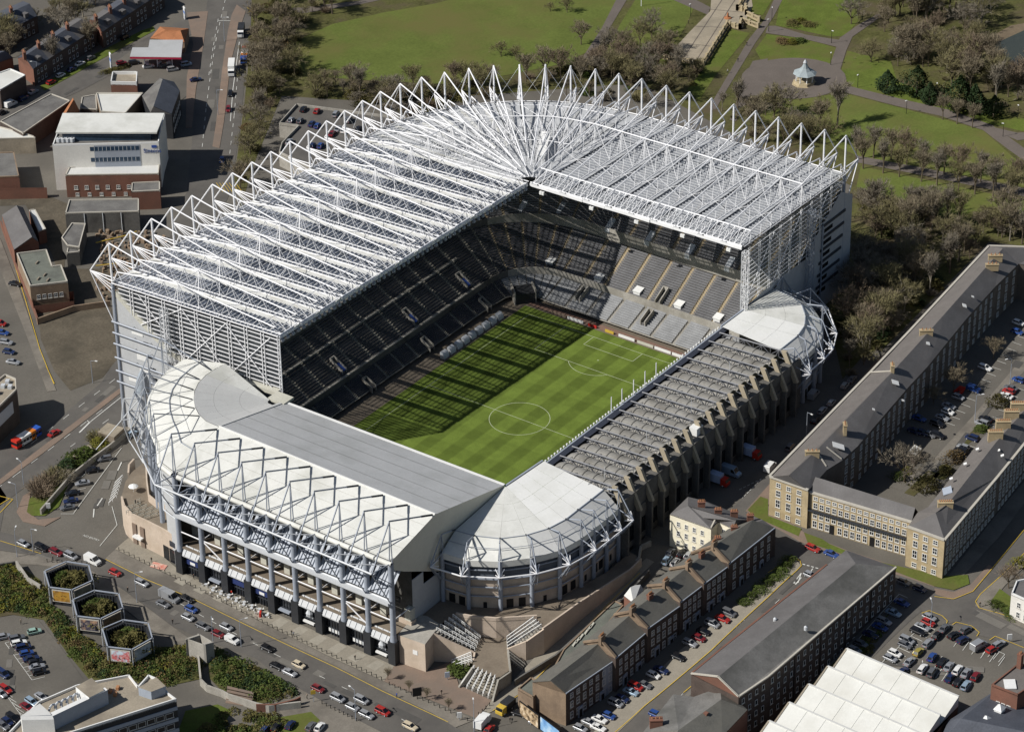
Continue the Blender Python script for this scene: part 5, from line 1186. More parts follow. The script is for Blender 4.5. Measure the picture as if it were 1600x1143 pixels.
# 4 --- long grey-roofed warehouse
b = bld('warehouse', 'long dark three storey stone warehouse with weathered grey pitched roof', 'warehouse', [(1080, 1052), (1154, 1088), (1200, 1057), (1400, 886), (1322, 859), (1292, 882), (1125, 1015)], 11.0, 'brick_dark', ze=11.6); P = b.P
r = ridge_pts(b, [(1122, 1057), (1337, 880)], 3.4)
slope(b, [P[0], r[0], r[1], P[4], P[5], P[6]], 'slate'); slope(b, [r[0], P[1], P[2], P[3], r[1]], 'slate_light'); slope(b, [P[3], P[4], r[1]], 'slate'); gable_end(b, 0, 1, r[0], 'brick')
H = b.ze-b.zb; wr = [(H-k, 1.6) for k in (3.0, 6.4, 9.8, 13.2)]; windows(b, 1, wr, 4, 1.0, .5, .5, 'thin'); windows(b, 2, wr, 20, 1.0, .5, .5, 'thin'); windows(b, 3, wr[:3], 6, 1.0, 1, 1, 'thin')
p, q = seg_of(b, 2); d = (q-p).normalized(); nn = Vector((d.y, -d.x, 0))
for k in range(1, 5): x = p.lerp(q, k/5.0); mb = MB(); mb.tube(V(x.x, x.y, b.zb)+nn*.15, V(x.x, x.y, b.ze)+nn*.15, .1, 5); mb.build('downpipe', M['black'], b.root)
mb = MB(); mb.beam(P[1]+V(0, 0, .1), P[2]+V(0, 0, .1), .5, .4); mb.beam(P[2]+V(0, 0, .1), P[3]+V(0, 0, .1), .5, .4); mb.build('gutter', M['coping'], b.root)
mb = MB(); mb.beam(P[5]+V(0, 0, .1), P[6]+V(0, 0, .1), .5, .3); mb.beam(P[6]+V(0, 0, .1), P[0]+V(0, 0, .1), .5, .3); mb.build('gutter', M['brick'], b.root)
for u, v in ((1234, 971), (1259, 981), (1211, 968)): mb = MB(); p = at(u, v, b.ze+2.2); mb.lathe(p.x, p.y, [(.5, p.z-.5), (.5, p.z+.5), (.05, p.z+.9)], 8); mb.build('roof_vent', M['pale_steel'], b.root)
for t in (.0, 1.0): coping(b, P[0].lerp(P[1], t) if t else P[0], r[0], .5, .35)
# 5 --- lower brick building in front of it
b = bld('brick_block', 'mossy slate roofed red brick block joined to the near end of the long warehouse', 'building', [(1005, 1143), (1050, 1165), (1128, 1150), (1168, 1108), (1125, 1073), (1084, 1088), (1052, 1084)], 9.5, 'brick', ze=8.6); P = b.P
r = ridge_pts(b, [(1060, 1140), (1127, 1092)], 2.8)
slope(b, [P[0], P[1], r[0]], 'slate_moss'); slope(b, [P[1], P[2], P[3], r[1], r[0]], 'slate_moss'); slope(b, [P[3], P[4], r[1]], 'slate_moss'); slope(b, [P[0], r[0], r[1], P[4], P[5], P[6]], 'slate_light')
windows(b, 2, [(2, 1.5), (5.4, 1.5)], 5, 1.0); windows(b, 5, [(2, 1.5), (5.4, 1.5)], 3, 1.0)
chimney(b, at(1025, 1132, b.ze+1), 3.2, 1.6, 1.8, 'brick', -.9, 3); chimney(b, at(1103, 1117, b.ze+2.2), .8, .8, .7, 'brick', 0, 0)
# 6 --- white sawtooth hall
b = bld('sawtooth_hall', 'hall with bright cream sawtooth roof in the near right corner', 'hall', [(1322, 1028), (1497, 1103), (1440, 1170), (1180, 1170)], 7.0, 'brick_dark')
A0, A1 = at(1322, 1028, b.ze), at(1497, 1103, b.ze); B0 = at(1232, 1112, b.ze); step = (B0-A0)/3
for k in range(6):
    t0 = A0+step*k; t1 = A1+step*k; up = V(0, 0, 3.2)
    mb = MB(); mb.poly([t0+up, t0+step*.985, t1+step*.985, t1+up]); mb.build('roof_sheet', M['cream_roof'], b.root)
    for j in range(1, 6): mb = MB(); mb.beam(t0.lerp(t1, j/6)+up+V(0, 0, .05), t0.lerp(t1, j/6)+step*.985+V(0, 0, .05), .12, .08); mb.build('sheet_seam', M['cream_roof'], b.root)
    mb = MB(); mb.poly([t0+up, t1+up, t1, t0]); mb.build('north_light', M['glass_blue'], b.root)
    for x in (t0, t1): mb = MB(); q_ = [x, x+step*.985, x+up]; mb.poly(q_); mb.build('gable', M['roof_pale'], b.root)
    mb = MB(); mb.beam(t0+up, t0+step, .45, .3); mb.build('verge_trim', M['flat_tan'], b.root); mb = MB(); mb.beam(t0+up, t1+up, .5, .35); mb.build('ridge_trim', M['roof_pale'], b.root)
# 7 --- red brick houses in the corner
b = bld('brick_villa', 'red brick building with dark slate roof and white dormers in the near right corner', 'building', [(1482, 1125), (1462, 1170), (1640, 1200), (1640, 1110), (1560, 1075)], 8.5, 'brick'); P = b.P
r = ridge_pts(b, [(1502, 1122), (1640, 1150)], 4.5); r2 = ridge_pts(b, [(1540, 1086)], 4.0)
slope(b, [P[0], P[1], r[0]], 'slate_blue'); slope(b, [P[1], P[2], r[1], r[0]], 'slate_blue'); slope(b, [P[0], r[0], r[1], P[3], P[4]], 'slate_blue')
for u, v in ((1562, 1108), (1541, 1126)):
    p = at(u, v, b.ze+2.6); mb = MB(); mb.para((p.x-1.2, p.y-1, p.z-1.5), (2.4, 0, 0), (0, 2, 0), (0, 0, 2.0)); mb.poly([(p.x-1.4, p.y-1.2, p.z+.5), (p.x+1.4, p.y-1.2, p.z+.5), (p.x, p.y, p.z+1.8)]); mb.poly([(p.x-1.4, p.y+1.2, p.z+.5), (p.x-1.4, p.y-1.2, p.z+.5), (p.x, p.y, p.z+1.8)]); mb.poly([(p.x+1.4, p.y-1.2, p.z+.5), (p.x+1.4, p.y+1.2, p.z+.5), (p.x, p.y, p.z+1.8)]); mb.poly([(p.x+1.4, p.y+1.2, p.z+.5), (p.x-1.4, p.y+1.2, p.z+.5), (p.x, p.y, p.z+1.8)]); mb.build('dormer', M['white_paint'], b.root)
b = bld('brick_tower_house', 'square red brick block with brown flat roof and white skylight beside the right car park', 'building', [(1549, 1070), (1590, 1086), (1640, 1052), (1592, 1036)], 12.5, 'brick'); flat(b, 'slate_warm', .4, 'brick'); skylight(b, at(1578, 1069, b.ze+.1), .6, 4, 3, (-.6, .8, 0), 'white_paint')
chimney(b, at(1593, 1042, b.ze), 1.4, 1.2, 4.2, 'brick', 0, 2); windows(b, 0, [(3, 1.8), (7, 1.8)], 3, 1.1)
# 8 --- white villa on the right edge
b = bld('white_villa', 'white rendered villa with grey roof at the right edge', 'house', [(1580, 928), (1640, 955), (1640, 925), (1604, 905), (1588, 908)], 7.5, 'white_render'); flat(b, 'slate', .5, 'white_paint'); windows(b, 0, [(1.4, 1.9), (4.6, 1.8)], 4, 1.2)

# 9 --- office block bottom left
b = bld('office_block', 'grey and white office block with flat roofs and plant equipment in the near left corner', 'office', [(30, 1172), (276, 1094), (264, 1085), (246, 1062), (232, 1056), (216, 1074), (202, 1056), (120, 1072), (60, 1098), (10, 1150)], 13.0, 'charcoal'); flat(b, 'flat_tan', .7, 'white_paint'); off = b
i = 0
windows(b, 0, [(1.5, 1.6), (5, 1.6), (8.6, 1.6)], 16, 2.2, 1, 1, 'thin')
p, q = seg_of(b, 0); d = (q-p).normalized(); nn = Vector((d.y, -d.x, 0))
for z in (.2, 3.6, 7.0, 10.6):
    mb = MB(); mb.para(V(p.x, p.y, b.zb+z)+nn*.02, d*(q-p).length, nn*.2, V(0, 0, 1.1)); mb.build('spandrel', M['panel_blue'], b.root)
def roof_box(b, outline, z0, h, wm_, rm):
    P = [at(u, v, b.ze+z0+h) for u, v in outline]; mb = MB(); mb.prism([(x.x, x.y) for x in P], b.ze-.1, b.ze+z0+h, 0, 1); return mb.build('plant_room', [M[wm_], M[rm]], b.root)
roof_box(b, [(32, 1118), (82, 1116), (62, 1098)], 0, 4.5, 'panel_blue', 'roof_pale')
roof_box(b, [(82, 1118), (168, 1077), (164, 1073), (78, 1113)], 0, 4.5, 'panel_blue', 'white_paint'); roof_box(b, [(32, 1118), (34, 1124), (84, 1123), (82, 1117)], 0, 4.5, 'white_paint', 'roof_pale')
roof_box(b, [(118, 1072), (139, 1089), (163, 1077), (143, 1058)], 0, 4.8, 'white_paint', 'flat_tan'); roof_box(b, [(216, 1073), (236, 1080), (259, 1071), (244, 1057)], 0, 2.6, 'panel_blue', 'flat_tan')
for k in range(6):
    p = at(82+k*9, 1106-k*4.2, b.ze+2.5); mb = MB()
    for j in range(5): t = j/4*math.pi; t2 = (j+1)/4*math.pi; mb.tube((p.x+1.3*math.cos(t), p.y, p.z+1.2*math.sin(t)), (p.x+1.3*math.cos(t2), p.y, p.z+1.2*math.sin(t2)), .3, 6) if j < 4 else None
    mb.tube((p.x+1.3, p.y, p.z), (p.x+1.3, p.y, b.ze), .3, 6); mb.build('roof_duct', M['pale_steel'], b.root)
for u, v in ((172, 1079), (184, 1074), (180, 1084)): p = at(u, v, b.ze+.4); mb = MB(); mb.box(p.x, p.y, b.ze, 1.2, .8, .9, .4); mb.build('roof_unit', M['pot'], b.root)
# 10 --- dark block cut by the left edge
b = bld('corner_block', 'grey block with cluttered roof and a white hoarding at the left edge', 'building', [(25, 593), (26, 610), (-20, 655), (-60, 640), (8, 586)], 11.5, 'brick_dark'); flat(b, 'flat_tan', .6, 'coping')
for u, v in ((12, 598), (5, 605), (16, 606), (-4, 615)): p = at(u, v, b.ze); mb = MB(); mb.box(p.x, p.y, b.ze, 1.6, 1.2, 1.0, .5); mb.build('roof_unit', M['pale_steel'], b.root)
p, q = seg_of(b, 1); d = (q-p).normalized(); nn = Vector((d.y, -d.x, 0)); a = p.lerp(q, .12)
mb = MB(); mb.para(V(a.x, a.y, b.ze-6)+nn*.05, d*(q-p).length*.7, nn*.15, V(0, 0, 4)); mb.build('hoarding', M['pale_steel'], b.root)

# 11 --- works buildings on the far left
def simple_gable(name, label, cat, o4, h, wall, ridge, dz, roofm, roofm2=None, group=None):
    b = bld(name, label, cat, o4, h, wall, group=group); r = ridge_pts(b, ridge, dz); gable(b, 0, 1, 2, 3, r[0], r[1], roofm, roofm2); gable_end(b, 3, 0, r[0], wall); gable_end(b, 1, 2, r[1], wall); return b
b = simple_gable('works_shed', 'brick works shed with steep dark slate roof on the left, beside the lane', 'shed', [(60, 377), (36, 324), (3, 336), (22, 390)], 7, 'brick', [(50, 370), (26, 321)], 3.4, 'slate_blue', 'slate')
b = bld('works_lean_to', 'pale patched lean-to roof against the steep slate shed', 'shed', [(72, 358), (55, 327), (45, 328), (60, 362)], 5, 'brick'); flat(b, 'roof_pale', .2)
b = bld('works_block', 'flat grey green roofed works block with brick walls by the lane on the left', 'building', [(47, 448), (106, 441), (96, 415), (82, 417), (73, 391), (26, 397)], 7.5, 'brick_brown'); flat(b, 'flat_green', .5, 'coping')
for u, v in ((58, 411), (70, 430), (75, 438), (60, 436)): p = at(u, v, b.ze); mb = MB(); mb.box(p.x, p.y, b.ze, 1.8, .4, .5, .3); mb.build('roof_upstand', M['flat_tan'], b.root)
windows(b, 0, [(3, 1.6)], 5, 1.2)
b = bld('brick_yard_wall', 'red brick walled bay below the flat works block', 'wall', [(52, 478), (115, 470), (115, 455), (50, 462)], 3.0, 'brick'); 
b = bld('grey_hall', 'long low grey hall with felt roof beyond the yard on the left', 'hall', [(102, 334), (217, 331), (217, 311), (108, 313)], 7.5, 'dark_concrete'); flat(b, 'flat_roof', .4, 'coping')
p, q = seg_of(b, 0)
for k in range(1, 4): x = p.lerp(q, k/4); mb = MB(); mb.tube((x.x, x.y-.2, b.zb), (x.x, x.y-.2, b.ze), .12, 4); mb.build('downpipe', M['pale_steel'], b.root)
b = bld('grey_cabin', 'narrow grey flat roofed workshop standing in the yard', 'workshop', [(105, 384), (124, 387), (134, 350), (112, 349), (96, 372)], 6, 'dark_concrete'); flat(b, 'flat_roof', .35, 'coping')
b = bld('grey_cabin', 'small square annexe at the near end of the narrow workshop', 'workshop', [(104, 396), (124, 394), (126, 384), (106, 385)], 5, 'dark_concrete'); flat(b, 'flat_roof', .3, 'coping')
b = bld('brick_shed', 'brown flat roofed brick shed at the left edge above the lane', 'shed', [(-30, 278), (30, 276), (22, 238), (-30, 240)], 7, 'brick'); flat(b, 'flat_roof', .3, 'brick_brown')
mb = None
b = bld('brick_yard_wall', 'low red brick boundary wall beside the brown shed on the left', 'wall', [(-20, 298), (73, 296), (73, 293), (-20, 294)], 3.5, 'brick')
# 12 --- pale office building with overhanging roof
b = bld('white_office', 'white and grey office building with large overhanging flat roof and blue sign', 'office', [(82, 228), (82, 228.5), (248, 224), (252, 200), (258, 180), (100, 180)], 17, 'white_render'); b.P[1] = b.P[0]; wo_ = b
P = [at(u, v, b.ze+3.6) for u, v in ((87, 207), (245, 207), (257, 177), (98, 177))]
mb = MB(); mb.prism([(x.x, x.y) for x in P], b.ze+3.1, b.ze+3.7, 0, bottom=True); mb.build('overhanging_roof', M['roof_white'], b.root)
mb = MB(); mb.prism([((x.x-b.c.x)*.9+b.c.x, (x.y-b.c.y)*.86+b.c.y) for x in P], b.ze-.2, b.ze+3.1); mb.build('upper_storey', M['glass_blue'], b.root)
flat(b, 'flat_roof', .5, 'white_paint')
p, q = seg_of(b, 1); d = (q-p); d.z = 0; L = d.length; d.normalize(); nn = Vector((d.y, -d.x, 0))
if nn.x > 0: pass
mb = MB(); a = p+d*L*.34; mb.para(V(a.x, a.y, b.ze-9.5)+nn*.05, d*L*.48, nn*.1, V(0, 0, 9.3)); mb.build('glazed_front', M['grey_steel'], b.root)
for z in (2.2, 6.4):
    mb = MB(); a = p+d*L*.35; mb.para(V(a.x, a.y, b.ze-z)+nn*.17, d*L*.46, nn*.06, V(0, 0, 1.5)); mb.build('window_band', M['glass_blue'], b.root)
    for k in range(1, 12): mb = MB(); a = p+d*L*(.35+.46*k/12); mb.para(V(a.x, a.y, b.ze-z)+nn*.24, d*.15, nn*.04, V(0, 0, 1.5)); mb.build('mullion', M['pale_steel'], b.root)
c = bpy.data.curves.new('sign_lettering', 'FONT'); c.body = 'Sintons'; c.size = 2.1; c.extrude = .05
so_ = bpy.data.objects.new('sign_lettering', c); COL.objects.link(so_); dg = bpy.context.evaluated_depsgraph_get(); me = bpy.data.meshes.new_from_object(so_.evaluated_get(dg)); bpy.data.objects.remove(so_)
me.materials.clear(); me.materials.append(mat('blue sign', (.03, .07, .25), .5, 0, 0)); so_ = bpy.data.objects.new('sign_lettering', me); COL.objects.link(so_); a = p+d*L*.85+nn*.15; so_.parent = b.root; so_.location = V(a.x, a.y, b.ze-3.4)-b.root.location; so_.rotation_euler = (math.pi/2, 0, math.atan2(d.y, d.x))
mb = MB(); a = p+d*L*.93+nn*.1; mb.para(V(a.x, a.y, b.ze-1.6), d*1.8, nn*.08, V(0, 0, 1.0)); mb.build('sign_mark', M['blue'], b.root)
for k in range(4): pp = at(92+k*7, 219, b.ze+.6); mb = MB(); mb.lathe(pp.x, pp.y, [(.9, b.ze), (.9, b.ze+1.4), (.3, b.ze+1.5)], 8); mb.build('roof_fan', M['pale_steel'], b.root)
b = bld('brick_wing', 'red brick wing with pale roof in front of the white office building', 'building', [(102, 274), (248, 272), (250, 251), (108, 262)], 8.5, 'brick'); flat(b, 'roof_pale', .3, 'coping'); windows(b, 0, [(3.4, 1.5)], 8, 1.3)
windows(b, 0, [(.8, 1.3)], 7, 1.2)
b = bld('brick_wing', 'plain red brick block with a cream base beside the dark road', 'building', [(205, 300), (250, 298), (250, 284), (206, 286)], 7, 'brick'); flat(b, 'flat_roof', .3)
# 13 --- wedge roofs behind
b = bld('cream_wedge', 'building with cream wedge shaped flat roof behind the white office', 'building', [(157, 175), (196, 178), (224, 146), (150, 146)], 9, 'brick_brown'); flat(b, 'cream_roof', .4, 'coping')
b = bld('dark_pub', 'dark stone building with black slate roof beside the main road', 'pub', [(235, 176), (268, 178), (281, 142), (272, 128), (250, 122), (222, 150)], 10, 'charcoal'); P = b.P; r = ridge_pts(b, [(240, 166), (254, 124)], 3.0)
slope(b, [P[0], P[1], r[0]], 'slate'); slope(b, [P[1], P[2], P[3], r[1], r[0]], 'slate_blue'); slope(b, [P[3], P[4], r[1]], 'slate_blue'); slope(b, [P[4], P[5], P[0], r[0], r[1]], 'flat_roof')
windows(b, 1, [(2, 1.6), (6, 1.6)], 6, 1.1)
b = simple_gable('tile_house', 'hip roofed building with orange clay tiles beside the long grey shed', 'building', [(90, 205), (124, 172), (114, 153), (98, 178)], 8, 'brick', [(98, 186), (115, 156)], 3.2, 'tile')
b = bld('long_shed', 'long grey felt roofed shed running along the left side street', 'shed', [(0, 190), (36, 209), (110, 158), (80, 147)], 7, 'brick_dark'); flat(b, 'flat_roof', .3, 'coping')
b = bld('cream_shed', 'low white roofed shed with a tan side wall at the left edge', 'shed', [(-40, 218), (55, 216), (52, 213), (30, 206), (-10, 196), (-60, 200)], 6, 'flat_tan'); flat(b, 'cream_roof', .3, 'coping')
b = bld('grey_annexe', 'dark grey felt roofed annexe between cream wedge roof and tile house', 'building', [(125, 170), (152, 172), (150, 148), (128, 152)], 6.5, 'brick_dark'); flat(b, 'flat_roof', .3, 'coping')
b = bld('car_wash', 'small flat roofed car wash with white surround and brick base', 'car wash', [(173, 132), (214, 133), (215, 116), (176, 116)], 5, 'brick'); flat(b, 'flat_tan', 1.2, 'white_paint')
b = bld('white_roof_store', 'brown brick store with bright white roof beside the left side street', 'store', [(0, 141), (40, 118), (16, 108), (-40, 128)], 7.5, 'brick_dark'); flat(b, 'cream_roof', .3, 'white_paint')
board('billboard', 'small white billboard on the end of the white roofed store', 'billboard', ((18, 154), (34, 141), 1.5, 5.5), M['pale_steel'])
# 14 --- filling station
p4 = [at(u, v, GZ+6) for u, v in ((203, 89), (283, 90), (286, 63), (234, 63), (232, 75), (207, 75))]
st = thing('petrol_canopy', 'petrol station canopy with pale top and red edge on slim posts', 'canopy', (*p4[0].xy, GZ))
mb = MB(); mb.prism([(x.x, x.y) for x in p4], GZ+5.2, GZ+6.0, 0, 1, bottom=True); mb.build('canopy_roof', [mat('magenta red fascia', (.40, .02, .06), .5, 0, 0), M['roof_pale']], st)
mb = MB(); mb.prism([(x.x, x.y) for x in p4], GZ+6.02, GZ+6.2, 0, 1); mb.build('canopy_rim', [M['white_paint'], M['roof_grey']], st)
for u, v in ((225, 86), (245, 86), (268, 86), (225, 78), (268, 72)): p = at(u, v, GZ+5); mb = MB(); mb.tube((p.x, p.y, GZ), (p.x, p.y, GZ+5.3), .2, 6); mb.build('post', M['white_steel'], st)
for u, v in ((228, 84), (248, 84), (262, 84)): p = at(u, v, GZ+5); mb = MB(); mb.box(p.x, p.y, GZ, 1.6, .8, 1.8); mb.build('fuel_pump', M['white_paint'], st)
b = bld('station_shop', 'petrol station shop with orange hipped tile roof behind the canopy', 'shop', [(235, 60), (288, 66), (295, 45), (250, 42)], 4.5, 'brick_brown'); P = b.P; r = ridge_pts(b, [(258, 47), (282, 48)], 3)
slope(b, [P[0], P[1], r[1], r[0]], 'tile'); slope(b, [P[1], P[2], r[1]], 'tile'); slope(b, [P[2], P[3], r[0], r[1]], 'tile'); slope(b, [P[3], P[0], r[0]], 'tile')
def totem(label, u, v, h, w_):
    p = G(u, v); o = thing('price_sign', label, 'sign', p); mb = MB(); mb.box(p.x, p.y, p.z, .5, w_, h*.5, -.6); mb.build('post', M['pale_steel'], o); mb = MB(); mb.box(p.x, p.y, p.z+h*.35, .4, w_+.4, h*.65, -.6); mb.build('panel', M['white_paint'], o); mb = MB(); mb.box(p.x, p.y, p.z+h*.45, .46, w_+.2, h*.25, -.6); mb.build('price_panel', mat('blue panel', (.12, .22, .5), .5, 0, 0), o)
totem('tall blue and white price sign by the hedge of the petrol station', 174, 108, 6.5, 1.8); totem('blue and white price sign beyond the petrol station shop', 289, 30, 5, 2)
# 15 --- terraced houses top left
def terrace_row(n, e0, e1, k0, k1, r0, r1, h, dz, labels, roofs, grp, wall='brick'):
    for k in range(n):
        L = lambda a, b_, t: (a[0]+(b_[0]-a[0])*t, a[1]+(b_[1]-a[1])*t); t0, t1 = k/n, (k+1)/n
        b = bld('terraced_house', labels[k], 'house', [L(e0, e1, t0), L(e0, e1, t1), L(k0, k1, t1), L(k0, k1, t0)], h, 'brick_dark', group=grp, wallm={3: wall} if k == 0 else None)
        r = ridge_pts(b, [L(r0, r1, t0), L(r0, r1, t1)], dz); gable(b, 0, 1, 2, 3, r[0], r[1], roofs[k % len(roofs)]); gable_end(b, 3, 0, r[0], wall); gable_end(b, 1, 2, r[1], wall)
        windows(b, 0, [(1.2, 1.5), (4.4, 1.5)], 3, 1.0, style='thin'); chimney(b, r[0], 2.4, 1.0, 1.8, 'brick', 1.0, 4)
        p = b.P[0].lerp(b.P[1], .5); mb = MB(); q_ = p.lerp(r[0].lerp(r[1], .5), .35); mb.para((q_.x-1, q_.y-1, q_.z-.3), (2, 0, 0), (0, 2, 0), (0, 0, 1.6)); mb.build('dormer', M['slate'], b.root)
terrace_row(4, (52, 108), (150, 45), (28, 90), (118, 28), (38, 88), (128, 30), 7, 3.4, ['red brick end house of the front left terrace, its gable facing the white roofed store', 'second house from the brick gable end in the front left terrace', 'third house from the brick gable end in the front left terrace', 'last house of the front left terrace, beside the tall bare tree'], ['slate_blue', 'slate'], 'houses of the front terrace at upper left')
terrace_row(4, (160, 50), (256, -14), (140, 30), (226, -30), (150, 32), (238, -26), 7, 3.4, ['first house of the far left terrace, by the bend of the side street', 'second house of the far left terrace along the side street', 'third house of the far left terrace, near the top edge', 'fourth house of the far left terrace, cut by the top edge'], ['slate', 'slate_blue'], 'houses of the far terrace at upper left')
terrace_row(3, (-30, 70), (58, 25), (-50, 40), (36, 2), (-40, 45), (46, 6), 7, 3.4, ['rear left house with blue grey roof cut by the left edge', 'middle house of the rear left row with blue grey roof', 'end house of the rear left row, nearest the brown trees'], ['slate_blue'], 'houses of the rear row at upper left')
b = bld('terraced_house', 'small slate roofed house cut by the left edge below the rear row', 'house', [(-30, 108), (20, 90), (0, 80), (-40, 92)], 6.5, 'brick'); r = ridge_pts(b, [(-30, 93), (8, 80)], 3); gable(b, 0, 1, 2, 3, r[0], r[1], 'slate_blue')
# 16 --- parking deck behind the tall stand
b = bld('parking_deck', 'concrete parking deck with low walls behind the tall stand', 'car park', [(436, 195), (466, 199), (440, 226), (436, 240), (560, 300), (680, 240), (640, 188), (463, 165)], 5, 'concrete', zb=GZ-.3); flat(b, 'asphalt', .9, 'concrete'); deck_z = b.ze
# ------------------------------------------------------------------ podium, plaza and stairs round the stadium
pod = thing('podium', 'curved pale pink podium wall carrying a brown deck below the west corner roof', 'podium', (-105, 48, GZ))
def at1(u, v): return at(u, v, 1.0)
W1 = [(205, 738), (196, 752), (189, 779), (193, 793), (205, 806), (232, 819), (250, 828), (274, 841)]
P = [at1(*p) for p in W1]
inner = [V(-105, 37, 1), V(-98, 45, 1), V(-88, 60, 1), V(-78, 72, 1), at1(231, 720), at1(222, 724)]
mb = MB(); mb.poly([p for p in P]+inner); mb.build('deck', M['deck'], pod)
for a, b_ in zip(P[2:], P[3:]):
    d = (b_-a).normalized(); n = Vector((d.y, -d.x, 0))
    if n.x > 0: n = -n
    mb = MB(); mb.para(V(a.x, a.y, GZ-.3), V(b_.x-a.x, b_.y-a.y, 0), -n*.5, V(0, 0, 10.2)); mb.build('wall', M['pink_wall'], pod)
p, q = P[-2], P[-1]; d = (q-p).normalized(); n = Vector((d.y, -d.x, 0)); n = n if n.x < 0 else -n
for t in (.15, .55):
    x = p.lerp(q, t); mb = MB(); mb.para(V(x.x, x.y, GZ)+n*.05, d*2.2, n*.1, V(0, 0, 4.6)); mb.build('window', M['glass_dark'], pod)
x = p.lerp(q, .62); mb = MB(); mb.para(V(x.x, x.y, GZ+5.6)+n*.05, d*3.2, n*.2, V(0, 0, 1.8)); mb.build('sign_panel', M['dark_steel'], pod)
p, q = P[4], P[5]; d = (q-p).normalized(); n = Vector((d.y, -d.x, 0)); n = n if n.x < 0 else -n
for t in (.05, .5): x = p.lerp(q, t); mb = MB(); mb.para(V(x.x, x.y, GZ)+n*.05, d*1.6, n*.3, V(0, 0, 7)); mb.build('pilaster', M['brickpave'], pod)
x = p.lerp(q, .2); mb = MB(); mb.para(V(x.x, x.y, GZ+3.2), d*3.4, n*1.6, V(0, 0, .5)); mb.build('entrance_canopy', M['white_paint'], pod)
I2 = [at1(*p_) for p_ in ((228, 740), (229, 760), (232, 783), (245, 794), (263, 802))]
for a, b_ in zip(I2, I2[1:]): mb = MB(); mb.para(a-V(0, 0, .2), b_-a, Vector((.35, -.2, 0)), V(0, 0, 2.6)); mb.build('inner_wall', M['pink_wall'], pod)
for k in range(14):                              # small pale crowd barriers on the deck
    p_ = at1(206+(k % 5)*9.5-(k//5)*2, 788+(k % 5)*3.0+(k//5)*6.5) if k else at1(215, 785)
    b0 = thing('crowd_barrier', 'pale tubular crowd barrier standing among others on the brown podium deck', 'barrier', p_, 'barriers on the podium deck'); mb = MB(); a = p_+V(-.9, .3, 0); c = p_+V(.9, -.3, 0)
    for x in (a, c): mb.tube(x, x+V(0, 0, 1.1), .09, 5)
    mb.tube(a+V(0, 0, 1.1), c+V(0, 0, 1.1), .09, 5); mb.tube(a+V(0, 0, .55), c+V(0, 0, .55), .07, 5); mb.build('frame', M['cream_panel'], b0)
for k in range(7):                               # steps with white railings at the deck's west side
    a = at(192-k*1.6, 746+k*5.2, 1.0-.1*k); mb = MB(); e = at(180-k*1.6, 758+k*5.2, -1.5-k*.3); mb.tube(a+V(0, 0, 1), e+V(0, 0, 1), .12, 5)
    for t in (0, .5, 1): x = a.lerp(e, t); mb.tube(x, x+V(0, 0, 1), .08, 4)
    mb.build('handrail', M['white_paint'], pod)
def stairs(parent, tl, tr, bl, br, n, m_, name='step'):
    for k in range(n):
        t0, t1 = k/n, (k+1)/n; a, b_ = tl.lerp(bl, t0), tr.lerp(br, t0); c, d_ = tr.lerp(br, t1), tl.lerp(bl, t1); z = a.z+(bl.z-tl.z)*t0
        mb = MB(); pts = [V(a.x, a.y, z), V(b_.x, b_.y, z), V(c.x, c.y, z), V(d_.x, d_.y, z)]; mb.poly(pts)
        h = (tl.z-bl.z)/n; mb.poly([pts[3], pts[2], pts[2]-V(0, 0, h), pts[3]-V(0, 0, h)]); mb.build(name, M[m_], parent)
def rail_rows(parent, tl, tr, bl, br, rows, mm='white_paint', n=5, h=1.1):
    for k in range(rows):
        t = (k+.5)/rows; a, b_ = tl.lerp(tr, t), bl.lerp(br, t); mb = MB(); mb.tube(a+V(0, 0, h), b_+V(0, 0, h), .13, 5); mb.tube(a+V(0, 0, h*.5), b_+V(0, 0, h*.5), .09, 4)
        for j in range(n+1): x = a.lerp(b_, j/n); mb.tube(x, x+V(0, 0, h), .10, 4)
        mb.build('handrail', M[mm], parent)
def wallrun(parent, pts, z0, thick=.5, m_='pink_wall', name='wall'):
    for a, b_ in zip(pts, pts[1:]):
        d = V(b_.x-a.x, b_.y-a.y, 0).normalized(); n = Vector((-d.y, d.x, 0)); mb = MB()
        A = [V(a.x, a.y, z0), V(b_.x, b_.y, z0), b_, a]; B_ = [x+n*thick for x in A]
        mb.poly(A); mb.poly(B_[::-1])
        for k in range(4): j = (k+1) % 4; mb.poly([A[j], A[k], B_[k], B_[j]])
        mb.build(name, M[m_], parent)
plz = thing('plaza_terrace', 'stepped pink walled plaza with white railed stairs below the rounded corner stand', 'plaza', (-95, -60, GZ))
# wedge block by the last column
wb = [at(u, v, 1.3) for u, v in ((621, 991), (664, 1006), (677, 989), (688, 975), (668, 962), (650, 958), (640, 970))]
mb = MB(); mb.prism([(x.x, x.y) for x in wb], GZ-.2, 1.3, 0, 1); mb.build('corner_block', [M['pink_wall'], M['concrete']], plz)
x = at(648, 1020, -4); mb = MB(); pa, pb = wb[0], wb[1]; d = (pb-pa).normalized(); n = Vector((d.y, -d.x, 0)); n = n if n.x < 0 else -n
y_ = pa.lerp(pb, .55); mb.para(V(y_.x, y_.y, -3.2)+n*.04, d*1.5, n*.06, V(0, 0, 1.4)); mb.build('notice', M['white_paint'], plz)
